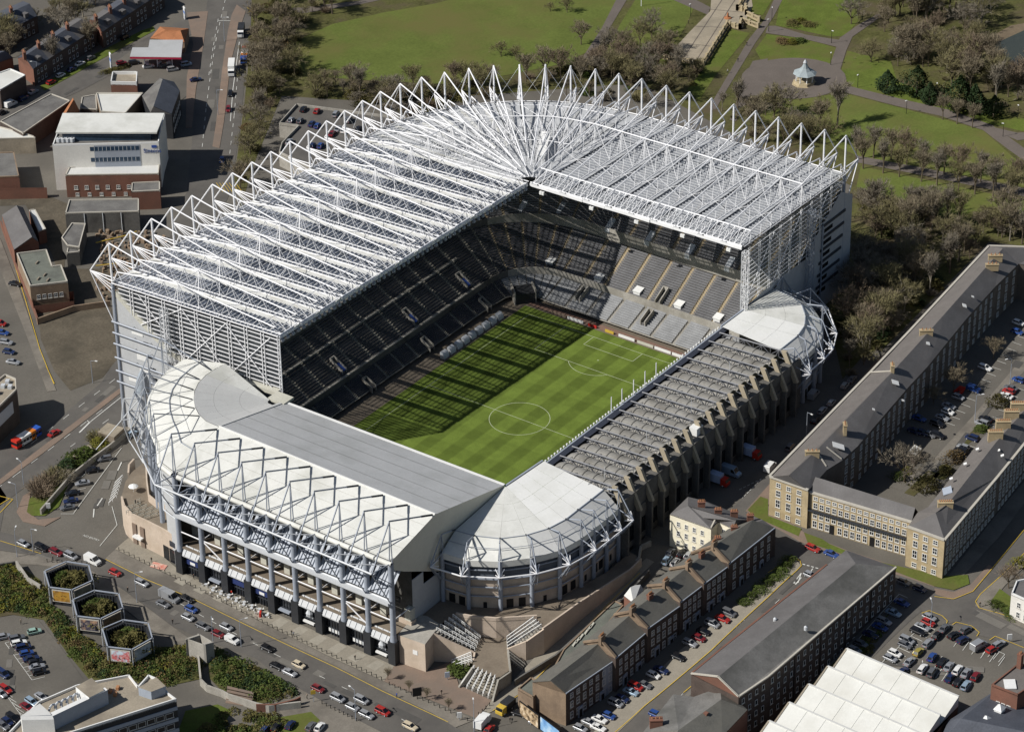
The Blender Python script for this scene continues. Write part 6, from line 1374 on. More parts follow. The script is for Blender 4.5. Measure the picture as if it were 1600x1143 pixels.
# upper deck in front of the rounded stand
ud = [at1(u, v) for u, v in ((646, 972), (690, 936), (730, 930), (800, 945), (880, 930), (948, 893), (985, 862), (1002, 872), (985, 889), (905, 940), (849, 982), (839, 966), (810, 968), (775, 970), (738, 967), (712, 962), (700, 968), (688, 975), (665, 962))]
mb = MB(); mb.poly(ud); mb.build('deck', M['deck'], plz)
cw = [at(u, v, 2.0) for u, v in ((712, 957), (738, 962), (775, 965), (810, 963), (839, 961))]; wallrun(plz, cw, -4.7)
mp = [at(u, v, -4.6) for u, v in ((748, 995), (768, 997), (791, 995), (797, 1015), (797, 1046), (777, 1060), (738, 1041), (742, 1024), (745, 1008), (712, 975))]
mb = MB(); mb.poly(mp); mb.build('deck', M['deck'], plz)
sA = [at(679, 988, .9), at(711, 962, .9), at(741, 1019, -4.5), at(752, 996, -4.5)]
stairs(plz, sA[0], sA[1], sA[2], sA[3], 14, 'concrete'); 
g = [at(689, 977, 1), at(723, 1006, -2.0), at(712, 964, 1), at(724, 986, -1.0)]
rail_rows(plz, sA[0]+V(0, 0, .2), sA[1]+V(0, 0, .2), sA[2]+V(0, 0, .2), sA[3]+V(0, 0, .2), 5, 'white_paint', 9)
wallrun(plz, [at(677, 989, 1.3), at(706, 1003, -1.2), at(740, 1018, -3.6)], GZ-.2); wallrun(plz, [at(740, 1018, -3.6), at(738, 1030, -4.6)], GZ-.2)
sB = [at(832, 966, .9), at(848, 981, .9), at(792, 996, -4.5), at(793, 1016, -4.5)]
stairs(plz, sB[0], sB[1], sB[2], sB[3], 14, 'concrete'); rail_rows(plz, sB[0], sB[1], sB[2], sB[3], 4, 'white_paint', 8)
wallrun(plz, [at(849, 981, 1.8), at(822, 1000, -.8), at(792, 1012, -3.6)], GZ-.2); wallrun(plz, [at(792, 1012, -3.6), at(796, 1048, -3.6), at(777, 1061, -4)], GZ-.3, m_='concrete')
wallrun(plz, [at(849, 981, 2.0), at(905, 941, 2.0), at(986, 889, 2.2), at(1003, 872, 2.2)], GZ-.2, m_='pink_wall')
sC = [at(738, 1042, -4.6), at(777, 1060, -4.6), at(717, 1070, GZ+.1), at(767, 1092, GZ+.1)]
stairs(plz, sC[0], sC[1], sC[2], sC[3], 10, 'flag'); rail_rows(plz, sC[0], sC[1], sC[2], sC[3], 6, 'white_paint', 8)
wallrun(plz, [at(777, 1060, -3.8), at(768, 1094, GZ+.6)], GZ-.2, m_='concrete'); wallrun(plz, [at(737, 1041, -3.8), at(716, 1071, GZ+.6)], GZ-.2, m_='concrete')
sD = [at(736, 1020, -4.4), at(738, 1036, -4.5), at(706, 1033, GZ+.3), at(706, 1046, GZ+.2)]
stairs(plz, sD[0], sD[1], sD[2], sD[3], 8, 'flag'); rail_rows(plz, sD[0], sD[1], sD[2], sD[3], 3, 'white_paint', 6)
sE = [at(796, 1020, -4.4), at(796, 1034, -4.6), at(822, 1040, GZ+.2), at(815, 1050, GZ+.2)]; rail_rows(plz, sE[0], sE[1], sE[2], sE[3], 3, 'concrete', 6)
# curved ramp wall behind the brick terrace
rw = thing('ramp_wall', 'pale curved retaining wall of the ramp behind the brick terrace', 'wall', (-50, -80, GZ))
wallrun(rw, [hpt(u, v, 1.6) for u, v in ((893, 946), (905, 934), (950, 912), (985, 888), (1000, 870), (1003, 852), (1018, 845))], -7, .6, 'concrete')
ll = thing('ramp_wall', 'low pale parapet of the dark ramp along the rounded stand', 'wall', (-52, -74, GZ)); wallrun(ll, [hpt(u, v, 1.2) for u, v in ((890, 938), (925, 915), (932, 912))], -7, .5, 'concrete')
ll = thing('boundary_wall', 'dark stone wall behind the roofs of the brick terrace', 'wall', (-70, -85, GZ)); wallrun(ll, [hpt(u, v, 2.0) for u, v in ((805, 1062), (870, 1022), (925, 972), (975, 935), (1015, 890))], -9, .5, 'dark_concrete')

# ------------------------------------------------------------------ hexagonal planters clad in billboards
pms = [poster_mat('poster', c, s, k) for k, (c, s) in enumerate((([(.25, .10, .02), (.5, .28, .05), (.12, .06, .03)], .5), ([(.12, .13, .10), (.20, .21, .16)], .4), ([(.5, .32, .2), (.03, .04, .08), (.55, .42, .3)], .6), ([(.10, .08, .05), (.18, .12, .06)], .5), ([(.75, .75, .78), (.6, .75, .85), (.6, .12, .12), (.8, .8, .8)], .5), ([(.45, .52, .6), (.6, .66, .7), (.3, .34, .4)], .4)))]
HX = [([(72, 894), (104, 880), (137, 885), (143, 908), (112, 922), (79, 918)], 'first hexagonal billboard planter, with amber posters, nearest the road junction', (0, 1)), ([(116, 939), (148, 925), (184, 930), (190, 951), (157, 967), (122, 963)], 'middle hexagonal billboard planter, with a tan poster', (2, 3)), ([(162, 984), (193, 971), (230, 976), (236, 998), (206, 1015), (170, 1011)], 'third hexagonal billboard planter, with a white and red poster, nearest the office block', (4, 5))]
hexc = []
for pts, lab, pm_ in HX:
    Pt = [hpt(u, v, 5.5) for u, v in pts]; c = sum(Pt, Vector())/6; hexc.append(c); o = thing('billboard_planter', lab, 'planter', (c.x, c.y, GZ)); zt = Pt[0].z; zb = zt-8.2
    for k in range(6):
        a, b_ = Pt[k], Pt[(k+1) % 6]; d = (b_-a).normalized(); n = Vector((d.y, -d.x, 0)); n = n if n.dot(a-c) > 0 else -n
        mb = MB(); mb.para(V(a.x, a.y, zb), b_-a, -n*.6, V(0, 0, 8.2)); mb.build('wall', M['charcoal'], o)
        mb = MB(); mb.para(V(a.x, a.y, zt+.35)+n*.5, b_-a, -n*.35, V(0, 0, .25)); mb.build('rim', M['grey_steel'], o)
        mb = MB(); mb.tube(V(a.x, a.y, zb)+(a-c).normalized()*.6, V(a.x, a.y, zt+.5)+(a-c).normalized()*.6, .16, 5); mb.build('post', M['pale_steel'], o)
        if k in (3, 4):
            po = a if k == 3 else a; pm = pms[pm_[1] if k == 3 else pm_[0]]
            mb = MB(); mb.para(V(a.x, a.y, zt-4.2)+n*.05+d*.4, d*((b_-a).length-.8), n*.3, V(0, 0, 4.0)); mb.build('poster_frame', M['coping'], o)
            mb = MB(); e = V(a.x, a.y, zt-3.9)+n*.37+d*.7; L = (b_-a).length-1.4; mb.poly([e, e+d*L, e+d*L+V(0, 0, 3.4), e+V(0, 0, 3.4)]); mb.build('poster', pm, o)
        if k in (0, 1):
            mb = MB()
            for j in range(8): x = a.lerp(b_, (j+.5)/8); mb.tube(V(x.x, x.y, zt-3.5)-n*.7, V(x.x, x.y, zt+.2)-n*.7, .08, 4)
            mb.build('inner_post', M['dark_steel'], o, kind='stuff')
    mb = MB(); mb.poly([V(p_.x, p_.y, zt-3.2) for p_ in Pt]); mb.build('soil', M['under'], o)
# concrete stair tower, walls and steps among the banks
p = [hpt(u, v, 6) for u, v in ((290, 999), (318, 1009), (334, 1005), (312, 992))]
t_ = thing('stair_tower', 'open topped square concrete stair tower between the shrub banks and the road', 'stair tower', (*p[0].xy, GZ)); mb = MB()
for a, b_ in zip(p, p[1:]+p[:1]): mb.para(V(a.x, a.y, GZ-3), V(b_.x-a.x, b_.y-a.y, 0), V(*((sum(p, Vector())/4-a).normalized()*.6).xy, 0), V(0, 0, 9.5))
mb.build('wall', M['concrete'], t_); mb = MB(); mb.poly([V(x.x, x.y, p[0].z-2) for x in p]); mb.build('floor', M['charcoal'], t_)
ww = thing('retaining_wall', 'pale winding retaining wall beside the shrub bank and the red brick steps', 'wall', (*G(340, 1070).xy, GZ)); wallrun(ww, [hpt(u, v, 2.2) for u, v in ((308, 1020), (312, 1060), (322, 1070), (345, 1078), (356, 1084), (400, 1098), (420, 1102), (470, 1096))], GZ-.5, .5, 'concrete')
st_ = thing('brick_steps', 'broad red brown brick steps below the shrub bank', 'steps', (*G(370, 1090).xy, GZ)); a = [G(356, 1080)+V(0, 0, 2), G(398, 1090)+V(0, 0, 2), G(350, 1108)+V(0, 0, .15), G(388, 1112)+V(0, 0, .15)]; stairs(st_, *a, 8, 'brickpave')
ww = thing('brick_wall', 'red brick retaining wall under the shrub bank beside the road', 'wall', (*G(440, 1100).xy, GZ)); wallrun(ww, [hpt(u, v, 2.4) for u, v in ((400, 1100), (430, 1100), (462, 1092), (470, 1088))], GZ-.3, .4, 'brick')
ww = thing('hedge_wall', 'tan wall at the far left end of the planted bank', 'wall', (*G(30, 880).xy, GZ)); wallrun(ww, [hpt(u, v, 2.5) for u, v in ((24, 876), (42, 902), (62, 914))], GZ-.3, .5, 'concrete')
ww = thing('pit_wall', 'dark walled pit at the left edge below the road', 'wall', (*G(10, 890).xy, GZ)); wallrun(ww, [hpt(u, v, 1.2) for u, v in ((-20, 884), (24, 877))], GZ-.3, .5, 'dark_concrete')
# west corner: long low wall by the slip road, brown store, small stone wall
ww = thing('boundary_wall', 'pale stone wall between the main road and the slip road', 'wall', (*G(150, 700).xy, GZ)); wallrun(ww, [hpt(u, v, 2.0) for u, v in ((218, 655), (170, 694), (140, 716), (110, 740), (62, 795))], GZ-.3, .5, 'concrete')
b = bld('kiosk', 'small flat roofed brown block beside the main road and round tower', 'kiosk', [(152, 674), (178, 683), (194, 668), (168, 660)], 3.2, 'deck'); flat(b, 'flat_tan', 0)
b = bld('low_block', 'low pale topped block by the hedge beside the main road', 'kiosk', [(104, 712), (112, 716), (145, 700), (138, 694)], 2.2, 'brick_brown'); flat(b, 'flat_tan', 0)
ww = thing('deck_wall', 'short pale wall at the head of the podium steps', 'wall', (*G(205, 725).xy, GZ)); wallrun(ww, [hpt(u, v, 9.5) for u, v in ((208, 716), (200, 725), (199, 738))], GZ, .5, 'pink_wall')
# yard walls, bricked plots
ww = thing('yard_wall', 'crumbling brick and stone wall along the edge of the waste ground', 'wall', (*G(140, 470).xy, GZ)); wallrun(ww, [hpt(u, v, 2.2) for u, v in ((58, 498), (115, 478), (172, 470))], GZ-.3, .5, 'brick_brown')
ww = thing('lane_wall', 'long red brick wall beside the lane on the left', 'wall', (*G(25, 420).xy, GZ)); wallrun(ww, [hpt(u, v, 2.2) for u, v in ((0, 345), (24, 412), (52, 480), (58, 498)) ], GZ-.3, .4, 'brick')
rn = random.Random(3)
brk = MB()
for k in range(240):
    u, v = rn.uniform(150, 260), rn.uniform(362, 470)
    p = G(u, v)
    if p.y > 108: brk.box(p.x, p.y, p.z, rn.uniform(.5, 1.6), rn.uniform(.3, .9), rn.uniform(.6, 1.4), rn.uniform(0, 3))
brk.build('rubble', M['brick_brown'], kind='stuff')
for k, (pts, m_) in enumerate((([(150, 384), (200, 372), (214, 366)], 'yellow_paint'), ([(150, 420), (185, 416)], 'yellow_paint'))):
    pp = [G(*p_) for p_ in pts]; o = thing('pipe', ['yellow pipe lying across the rubble behind the stadium, farther one', 'yellow pipe lying across the rubble, nearer the mast'][k], 'pipe', pp[0]); mb = MB()
    for a, b_ in zip(pp, pp[1:]): mb.tube(a+V(0, 0, 1.2), b_+V(0, 0, 1.2), .2, 6)
    mb.build('tube', M[m_], o)
# court behind the terrace: small sheds, garden plots
b = bld('court_shed', 'small pale roofed shed under the bare tree in the terrace court', 'shed', [(1419, 705), (1430, 712), (1440, 700), (1429, 694)], 3, 'brick_dark'); flat(b, 'roof_pale', 0)
for pts in ([(1413, 770), (1428, 775), (1470, 740), (1450, 735)], [(1455, 745), (1475, 750), (1490, 738), (1470, 732)], [(1500, 690), (1512, 695), (1540, 670), (1530, 664)]): S('garden_bed', pts, 'under', .12, .05)
# goods in the park: stone balustrade of the terrace
def balustrade(label, pts, h, m_='stone_dim'):
    PP = [G(*p_) for p_ in pts]; o = thing('balustrade', label, 'balustrade', PP[0])
    for a, b_ in zip(PP, PP[1:]):
        d = b_-a; L = d.length; n = max(2, int(L/5)); 
        mb = MB(); mb.beam(a+V(0, 0, h), b_+V(0, 0, h), .7, .35); mb.beam(a+V(0, 0, .3), b_+V(0, 0, .3), .7, .6); mb.build('rail', M[m_], o)
        mb = MB()
        for k in range(n*6): x = a.lerp(b_, (k+.5)/(n*6)); mb.box(x.x, x.y, x.z+.5, .3, .3, h-.6)
        mb.build('balusters', M[m_], o, kind='stuff')
        for k in range(n+1): x = a.lerp(b_, k/n); mb = MB(); mb.box(x.x, x.y, x.z, .9, .9, h+.5); mb.build('pier', M[m_], o)
M['bal'] = mat('park sandstone', (.40, .33, .21), .9, 0, .15, .5, 2)
balustrade('sandstone balustrade along the right side of the park terrace, nearest the stadium', [(1136, 41), (1099, 101)], 2.0, 'bal')
balustrade('sandstone balustrade across the near end of the park terrace', [(1038, 93), (1099, 102)], 1.6, 'bal')
balustrade('sandstone balustrade along the far part of the park terrace', [(1168, -8), (1152, 17), (1166, 19)], 2.0, 'bal')
balustrade('curved sandstone stair walls leading from the park terrace to the path', [(1140, 42), (1156, 46), (1158, 34), (1184, 44)], 1.8, 'bal'); balustrade('second sandstone stair wall on the far side of the park stair', [(1165, 14), (1166, 24), (1186, 34)], 1.8, 'bal')
p = G(1137, 29); o = thing('fountain_stub', 'small rust coloured pedestal on the park terrace', 'pedestal', p); mb = MB(); mb.lathe(p.x, p.y, [(1.6, p.z), (1.5, p.z+.4), (.5, p.z+.7), (.35, p.z+2), (.05, p.z+2.6)], 8); mb.build('pedestal', M['tile'], o)
# bandstand
p = G(1257, 131); bs = thing('bandstand', 'octagonal bandstand with grey green flared roof on a stone base in the park', 'bandstand', p)
mb = MB(); mb.lathe(p.x, p.y, [(4.7, p.z), (4.7, p.z+.4), (4.1, p.z+.4), (3.8, p.z+1.4), (.1, p.z+1.4)], 8); mb.build('base', M['bal'], bs)
for k in range(8): t = math.pi/4*k; mb = MB(); mb.tube((p.x+3.2*math.cos(t), p.y+3.2*math.sin(t), p.z+1.4), (p.x+3.2*math.cos(t), p.y+3.2*math.sin(t), p.z+4.6), .18, 6); mb.build('post', M['white_steel'], bs)
mb = MB(); mb.lathe(p.x, p.y, [(4.5, p.z+4.4), (3.6, p.z+5.0), (2.4, p.z+5.6), (1.4, p.z+6.6), (.8, p.z+7.8), (.6, p.z+8.3)], 8); mb.build('roof', mat('grey lead', (.30, .345, .36), .6, 0, .15), bs)
mb = MB(); mb.lathe(p.x, p.y, [(.6, p.z+8.2), (.8, p.z+8.6), (.5, p.z+9.2), (.1, p.z+9.8)], 8); mb.build('finial', M['pale_steel'], bs)
# advertising boards along the goal line, with their words
def letters(body, loc, rz, size, m_, parent, tilt=math.pi/2):
    c = bpy.data.curves.new('lettering', 'FONT'); c.body = body; c.size = size; c.align_x = 'CENTER'
    o = bpy.data.objects.new('lettering', c); COL.objects.link(o); dg = bpy.context.evaluated_depsgraph_get(); me = bpy.data.meshes.new_from_object(o.evaluated_get(dg)); bpy.data.objects.remove(o)
    me.materials.clear(); me.materials.append(m_); o = bpy.data.objects.new('lettering', me); COL.objects.link(o); o.parent = parent; o.location = Vector(loc)-wloc(parent); o.rotation_euler = (tilt, 0, rz); return o
M['navy_letter'] = mat('navy lettering', (.02, .03, .10), .6, 0, 0)
BT = [('BARCLAYS', 'white_paint'), ('BARCLAYS', 'white_paint'), ('', 'red'), ('', 'white_paint'), ('', 'yellow_paint'), ('', 'brickpave')]
ylist = [-34, -27, -20, -13.5, -7, 0, 6.5, 13, 19.5, 26]
for k, y in enumerate(ylist):
    body, mm = {0: ('BARCLAYS', 'white_paint'), 1: ('BARCLAYS', 'white_paint'), 2: ('', 'white_paint'), 3: ('', 'white_paint'), 4: ('', 'cream_panel'), 5: ('', 'white_paint'), 6: ('', 'yellow_paint'), 7: ('', 'red'), 8: ('', 'white_paint'), 9: ('', 'brickpave')}[k]
    lab = {0: 'white pitch side board reading BARCLAYS, nearest the low stand', 1: 'white pitch side board reading BARCLAYS, second from the low stand', 2: 'plain white pitch side board, third from the low stand', 3: 'plain white pitch side board, fourth from the low stand', 4: 'cream pitch side board at the edge of the shadow', 5: 'white pitch side board on the shaded side of the cream one', 6: 'yellow pitch side board in the shade behind the goal line', 7: 'red pitch side board in the shade beside the yellow one', 8: 'white pitch side board in the deep shade', 9: 'brown pitch side board at the shaded corner'}[k]
    o = thing('pitch_board', lab, 'board', (57.2, y, 0), 'boards along the goal line'); mb = MB(); hl = 1.6 if k in (6, 7) else 3; mb.para((57.2, y-hl, 0), (.25, 0, 0), (0, 2*hl, 0), (0, 0, .9)); mb.build('panel', M[mm], o)
    if body: letters(body, (57.15, y, .22), -math.pi/2, .95, M['navy_letter'], o)
# dugouts: row of white canopies by the touchline
for k in range(9):
    x = 16+k*3.6; wd2 = 1.3; o = thing('dugout', 'rounded white seat canopy beside the shaded touchline, '+['nearest the street end stand', 'second from the street end', 'third from the street end', 'fourth from the street end', 'in the middle of the row', 'fourth from the park end', 'third from the park end', 'second from the park end', 'nearest the park end'][k], 'dugout', (x, 40.5, 0), 'canopies along the touchline'); mb = MB()
    rows = [[(x-wd2+2*wd2*s, 40.9-1.7*math.cos(t), .1+2.1*math.sin(t)) for t in [math.pi/2*j/5 for j in range(6)]] for s in (0, 1)]; mb.loft(rows); mb.poly(rows[0][::-1]+[(x-wd2, 40.9, .1)]); mb.poly(rows[1]+[(x+wd2, 40.9, .1)]); mb.build('shell', M['pale_steel'], o)
# ------------------------------------------------------------------ vehicles
def carpaint(name, rgb, met=0.0): 
    m = mat(name, rgb, .32, met, 0); m.node_tree.nodes['Principled BSDF'].inputs['Coat Weight'].default_value = .5; return m
PAINT = {'silver': carpaint('silver paint', (.36, .37, .385), .35), 'white': carpaint('white car paint', (.72, .72, .70)), 'black': carpaint('black paint', (.012, .012, .014)), 'navy': carpaint('navy paint', (.015, .025, .075)), 'blue': carpaint('blue paint', (.025, .065, .23)), 'red': carpaint('red car paint', (.33, .024, .02)), 'dark red': carpaint('dark red paint', (.16, .015, .02)), 'grey': carpaint('grey paint', (.14, .145, .155), .2), 'green': carpaint('pale green paint', (.28, .42, .36)), 'gold': carpaint('gold paint', (.36, .30, .07), .2), 'pale blue': carpaint('pale blue paint', (.30, .40, .50), .2), 'cream': carpaint('cream car paint', (.55, .47, .34)), 'dark blue': carpaint('dark blue paint', (.02, .035, .10))}
M['carglass'] = mat('car window glass', (.010, .012, .016), .08, 0, 0, spec=.6); M['tyre'] = mat('tyre rubber', (.012, .012, .012), .9, 0, 0); M['lamp'] = mat('head lamp glass', (.6, .6, .58), .2, 0, 0); M['tail'] = mat('tail lamp', (.3, .01, .01), .3, 0, 0)
def car_meshes(L, Wd, cab, top, belt, hgt, bon):
    h = L/2; hw = Wd/2
    mb = MB()
    st_ = [(-h, .42, .72, .86), (-h+.06, .28, belt-.05, .94), (-h+.45, .2, belt, 1.0), (cab[0], .2, belt+.02, 1.0), (cab[1], .2, belt, 1.0), (h-.55, .2, bon, .97), (h-.10, .26, bon-.10, .88), (h, .36, .58, .80)]
    rings = []
    for x, z0, z1, k in st_:
        y = hw*k; rings.append([(x, -y, z0+.08), (x, -y, z1-.10), (x, -y*.86, z1), (x, y*.86, z1), (x, y, z1-.10), (x, y, z0+.08), (x, y*.9, z0), (x, -y*.9, z0)])
    mb.loft(rings, 0, closed=True); mb.poly(rings[0]); mb.poly(rings[-1][::-1])
    y = hw*.70; z = hgt                             # roof skin
    mb.para((top[0], -y, z-.03), (top[1]-top[0], 0, 0), (0, 2*y, 0), (0, 0, .06))
    for s in (-1, 1):                               # pillars
        for a, b_ in ((cab[0], top[0]), (cab[1], top[1]), ((cab[0]+cab[1])/2-.1, (top[0]+top[1])/2)): mb.tube((a, s*hw*.86, belt), (b_, s*y, z), .045, 4)
    for s in (-1, 1):
        mb.para((h-.14, s*hw*.62-.17, .52), (.12, 0, 0), (0, .34, 0), (0, 0, .16), 1); mb.para((-h-.01, s*hw*.66-.15, .62), (.06, 0, 0), (0, .3, 0), (0, 0, .18), 2)
    body = mb.mesh('body', [PAINT['silver'], M['lamp'], M['tail']])
    mb = MB(); A = [(cab[0], -hw*.88, belt), (cab[1], -hw*.88, belt), (cab[1], hw*.88, belt), (cab[0], hw*.88, belt)]; B_ = [(top[0], -y+.02, z-.03), (top[1], -y+.02, z-.03), (top[1], y-.02, z-.03), (top[0], y-.02, z-.03)]
    for i in range(4): j = (i+1) % 4; mb.poly([A[i], A[j], B_[j], B_[i]])
    glass = mb.mesh('windows', M['carglass']); return body, glass
def wheel_mesh(r=.31, w_=.2):
    mb = MB(); mb.tube((0, -w_/2, 0), (0, w_/2, 0), r, 10, cap=True); mb.tube((0, -w_/2-.012, 0), (0, w_/2+.012, 0), r*.58, 8, 1, cap=True); return mb.mesh('wheel', [M['tyre'], M['pale_steel']])
WH = wheel_mesh(); WHB = wheel_mesh(.46, .28)
CARS = {'hatch': (4.0, 1.75, (-1.9, 1.05), (-1.45, .35), .92, 1.46, .86), 'saloon': (4.5, 1.78, (-1.55, 1.05), (-.95, .25), .92, 1.42, .84), 'estate': (4.5, 1.78, (-2.15, 1.1), (-1.85, .3), .94, 1.47, .86), 'mpv': (4.4, 1.85, (-2.1, 1.45), (-1.85, .55), 1.0, 1.72, .92)}
CM = {k: car_meshes(*v) for k, v in CARS.items()}
def van_meshes(L=5.2, Wd=2.0, H=2.35):
    h = L/2; hw = Wd/2; mb = MB(); P = [(-h, .35), (-h, H-.1), (-h+.1, H), (h-1.75, H), (h-.95, 1.35), (h-.1, 1.1), (h, .8), (h, .35)]
    a = [(x, -hw, z) for x, z in P]; b_ = [(x, hw, z) for x, z in P]; mb.poly(a); mb.poly(b_[::-1])
    for i in range(len(P)): j = (i+1) % len(P); mb.poly([a[j], a[i], b_[i], b_[j]])
    body = mb.mesh('body', [PAINT['white'], M['lamp'], M['tail']]); mb = MB()
    mb.poly([(h-1.70, -hw*.85, H-.06), (h-1.0, -hw*.9, 1.43), (h-1.0, hw*.9, 1.43), (h-1.70, hw*.85, H-.06)]); mb.v = [(x+.04, y_, z+.04) for x, y_, z in mb.v]
    for s in (-1, 1): mb.poly([(h-1.15, s*(hw+.015), 1.4), (h-1.75, s*(hw+.015), H-.25), (h-2.6, s*(hw+.015), H-.25), (h-2.6, s*(hw+.015), 1.4)])
    return body, mb.mesh('windows', M['carglass'])
VM = {'van': (van_meshes(), 5.2, 2.0), 'small van': (van_meshes(4.3, 1.75, 1.85), 4.3, 1.75), 'large van': (van_meshes(6.6, 2.1, 2.7), 6.6, 2.1)}
NV = [0]
def vehicle(u, v, col, typ, head, label, group=None, z=None):
    p = G(u, v) if z is None else at(u, v, z); p2 = G(u+head[0], v+head[1]); pa = G(u, v); ang = math.atan2(p2.y-pa.y, p2.x-pa.x)
    van = typ in VM; NV[0] += 1
    o = thing(typ.replace(' ', '_') if van else 'parked_car' if group and 'parked' in group else 'car', label, 'van' if van else 'car', (p.x, p.y, p.z+.12), group, ang)
    (body, glass) = VM[typ][0] if van else CM[typ]; L = VM[typ][1] if van else CARS[typ][0]; wd = VM[typ][2] if van else CARS[typ][1]
    inst('body', body, o, mats={0: PAINT[col]}); inst('windows', glass, o)
    for sx in (-1, 1):
        for sy in (-1, 1): inst('wheel', WH, o, (sx*L*.31, sy*(wd/2-.09), .31))
    return o
ORD = ['', 'second ', 'third ', 'fourth ', 'fifth ', 'sixth ', 'seventh ', 'eighth ', 'ninth ', 'tenth ']
CT = ['hatch', 'saloon', 'estate', 'hatch', 'saloon', 'hatch', 'mpv', 'saloon']
def row(cars, head, place, frm, group, z=None, parked=True, flip=None):
    """cars: (u, v, colour[, type]); labels count equal colours from the end called frm"""
    seen = {}; tot = {}
    for c in cars: k = (c[2], 'van' if len(c) > 3 and 'van' in c[3] else 'car'); tot[k] = tot.get(k, 0)+1
    for i, c in enumerate(cars):
        typ = c[3] if len(c) > 3 else CT[(i*5+len(cars)+int(c[0])) % 8]; kd = 'van' if 'van' in typ else 'car'; k = (c[2], kd); n = seen[k] = seen.get(k, 0)+1
        if tot[k] == 1: lab = f'{c[2]} {kd} {place}'
        else: lab = f'{ORD[n-1] if n > 1 else "first "}{c[2]} {kd} from {frm} {place}'
        hd = head if not callable(head) else head(i, c)
        if flip and i in flip: hd = (-hd[0], -hd[1])
        vehicle(c[0], c[1], c[2], typ, hd, lab, group, z)
R_ = row
row([(37, 852, 'silver'), (65, 858, 'black'), (88, 865, 'dark red'), (111, 871, 'silver'), (145, 879, 'white', 'van'), (180, 897, 'red'), (222, 913, 'silver', 'estate'), (265, 936, 'silver', 'large van'), (292, 938, 'black'), (255, 946, 'grey'), (299, 954, 'blue'), (294, 967, 'silver'), (318, 981, 'grey'), (354, 982, 'silver'), (341, 993, 'dark red'), (363, 1003, 'white', 'small van')], (20, 9.4), 'on the street before the stand, above the planters', 'the junction', 'traffic on the street before the stand')
row([(418, 1015, 'black'), (433, 1043, 'black'), (467, 1041, 'cream'), (453, 1053, 'silver'), (497, 1078, 'dark red'), (528, 1093, 'silver', 'mpv'), (565, 1096, 'silver'), (551, 1107, 'silver'), (573, 1119, 'silver', 'estate'), (598, 1114, 'red', 'mpv'), (641, 1137, 'cream', 'estate')], (20, 9.4), 'on the near stretch of the street', 'the shrub bank', 'traffic on the near stretch of street')
row([(164, 719, 'grey'), (145, 737, 'black'), (129, 757, 'silver'), (114, 773, 'black'), (111, 785, 'navy'), (106, 795, 'grey')], (-18, 3), 'in the bays beside the slip road', 'the road tower', 'cars parked beside the slip road')
row([(85, 679, 'red'), (206, 680, 'pale blue')], (18, -11), 'near the round tower and main road', 'the left', None)
row([(0, 508, 'red'), (4, 522, 'blue'), (10, 537, 'silver'), (14, 552, 'dark blue'), (21, 568, 'silver'), (24, 446, 'black')], (18, 3), 'at the left edge above the corner block', 'the far end', 'cars at the left edge')
row([(360, 149, 'black'), (357, 173, 'dark red'), (347, 253, 'blue')], (-4, 22), 'on the dual carriageway beside the trees', 'the top', 'traffic on the dual carriageway')
row([(196, 61, 'black'), (142, 93, 'grey'), (125, 102, 'white'), (112, 111, 'navy'), (95, 120, 'white'), (80, 131, 'red'), (52, 146, 'silver'), (37, 156, 'dark blue'), (17, 166, 'white', 'van'), (4, 178, 'black')], (18, -9), 'on the side street at upper left', 'the top end', 'cars on the side street at upper left')
row([(190, 101, 'dark red'), (210, 101, 'black'), (232, 106, 'white'), (257, 104, 'grey'), (291, 103, 'pale blue'), (270, 111, 'silver'), (306, 127, 'navy')], (18, -3), 'on the petrol station forecourt', 'the left', 'cars at the petrol station')
row([(474, 173, 'black'), (495, 176, 'red'), (525, 181, 'silver'), (455, 190, 'silver'), (469, 191, 'grey'), (487, 196, 'dark blue'), (496, 199, 'blue'), (519, 211, 'dark red'), (528, 204, 'silver'), (538, 206, 'white'), (560, 204, 'black'), (501, 230, 'blue'), (488, 230, 'navy'), (452, 224, 'silver'), (545, 190, 'grey')], (8, -11), 'on the parking deck behind the stand', 'the far left', 'cars parked on the deck', deck_z)
row([(1591, 507, 'white'), (1589, 521, 'blue'), (1539, 577, 'white', 'estate'), (1521, 611, 'blue', 'small van'), (1497, 623, 'silver'), (1482, 637, 'silver'), (1481, 646, 'white'), (1472, 655, 'silver'), (1464, 665, 'black'), (1436, 656, 'blue'), (1452, 681, 'grey'), (1465, 683, 'black'), (1429, 676, 'navy'), (1440, 678, 'navy')], (17, 6), 'on the shaded side of the terrace court', 'the far end', 'cars parked in the terrace court')
row([(1591, 596, 'blue'), (1579, 609, 'grey'), (1576, 614, 'red'), (1572, 621, 'white'), (1540, 657, 'black'), (1534, 664, 'silver', 'mpv'), (1519, 687, 'navy'), (1505, 701, 'silver'), (1501, 707, 'black')], (-17, -6), 'on the sunny side of the terrace court', 'the far end', 'cars parked in the terrace court')
row([(1331, 595, 'grey'), (1320, 605, 'silver'), (1299, 632, 'silver'), (1285, 644, 'silver'), (1274, 658, 'black'), (1235, 701, 'grey', 'mpv')], (12, -14), 'along the kerb of the long stone terrace', 'the far end', 'cars parked along the stone terrace')
row([(1271, 620, 'silver', 'van'), (1203, 733, 'white', 'van')], (12, -14), 'on the dark road behind the low stand', 'the far end', None)
row([(1047, 866, 'grey'), (1065, 867, 'black'), (1076, 870, 'silver'), (1042, 878, 'pale blue'), (1055, 881, 'white')], (10, -14), 'in the yard beside the cream house', 'the house', 'cars parked by the cream house')
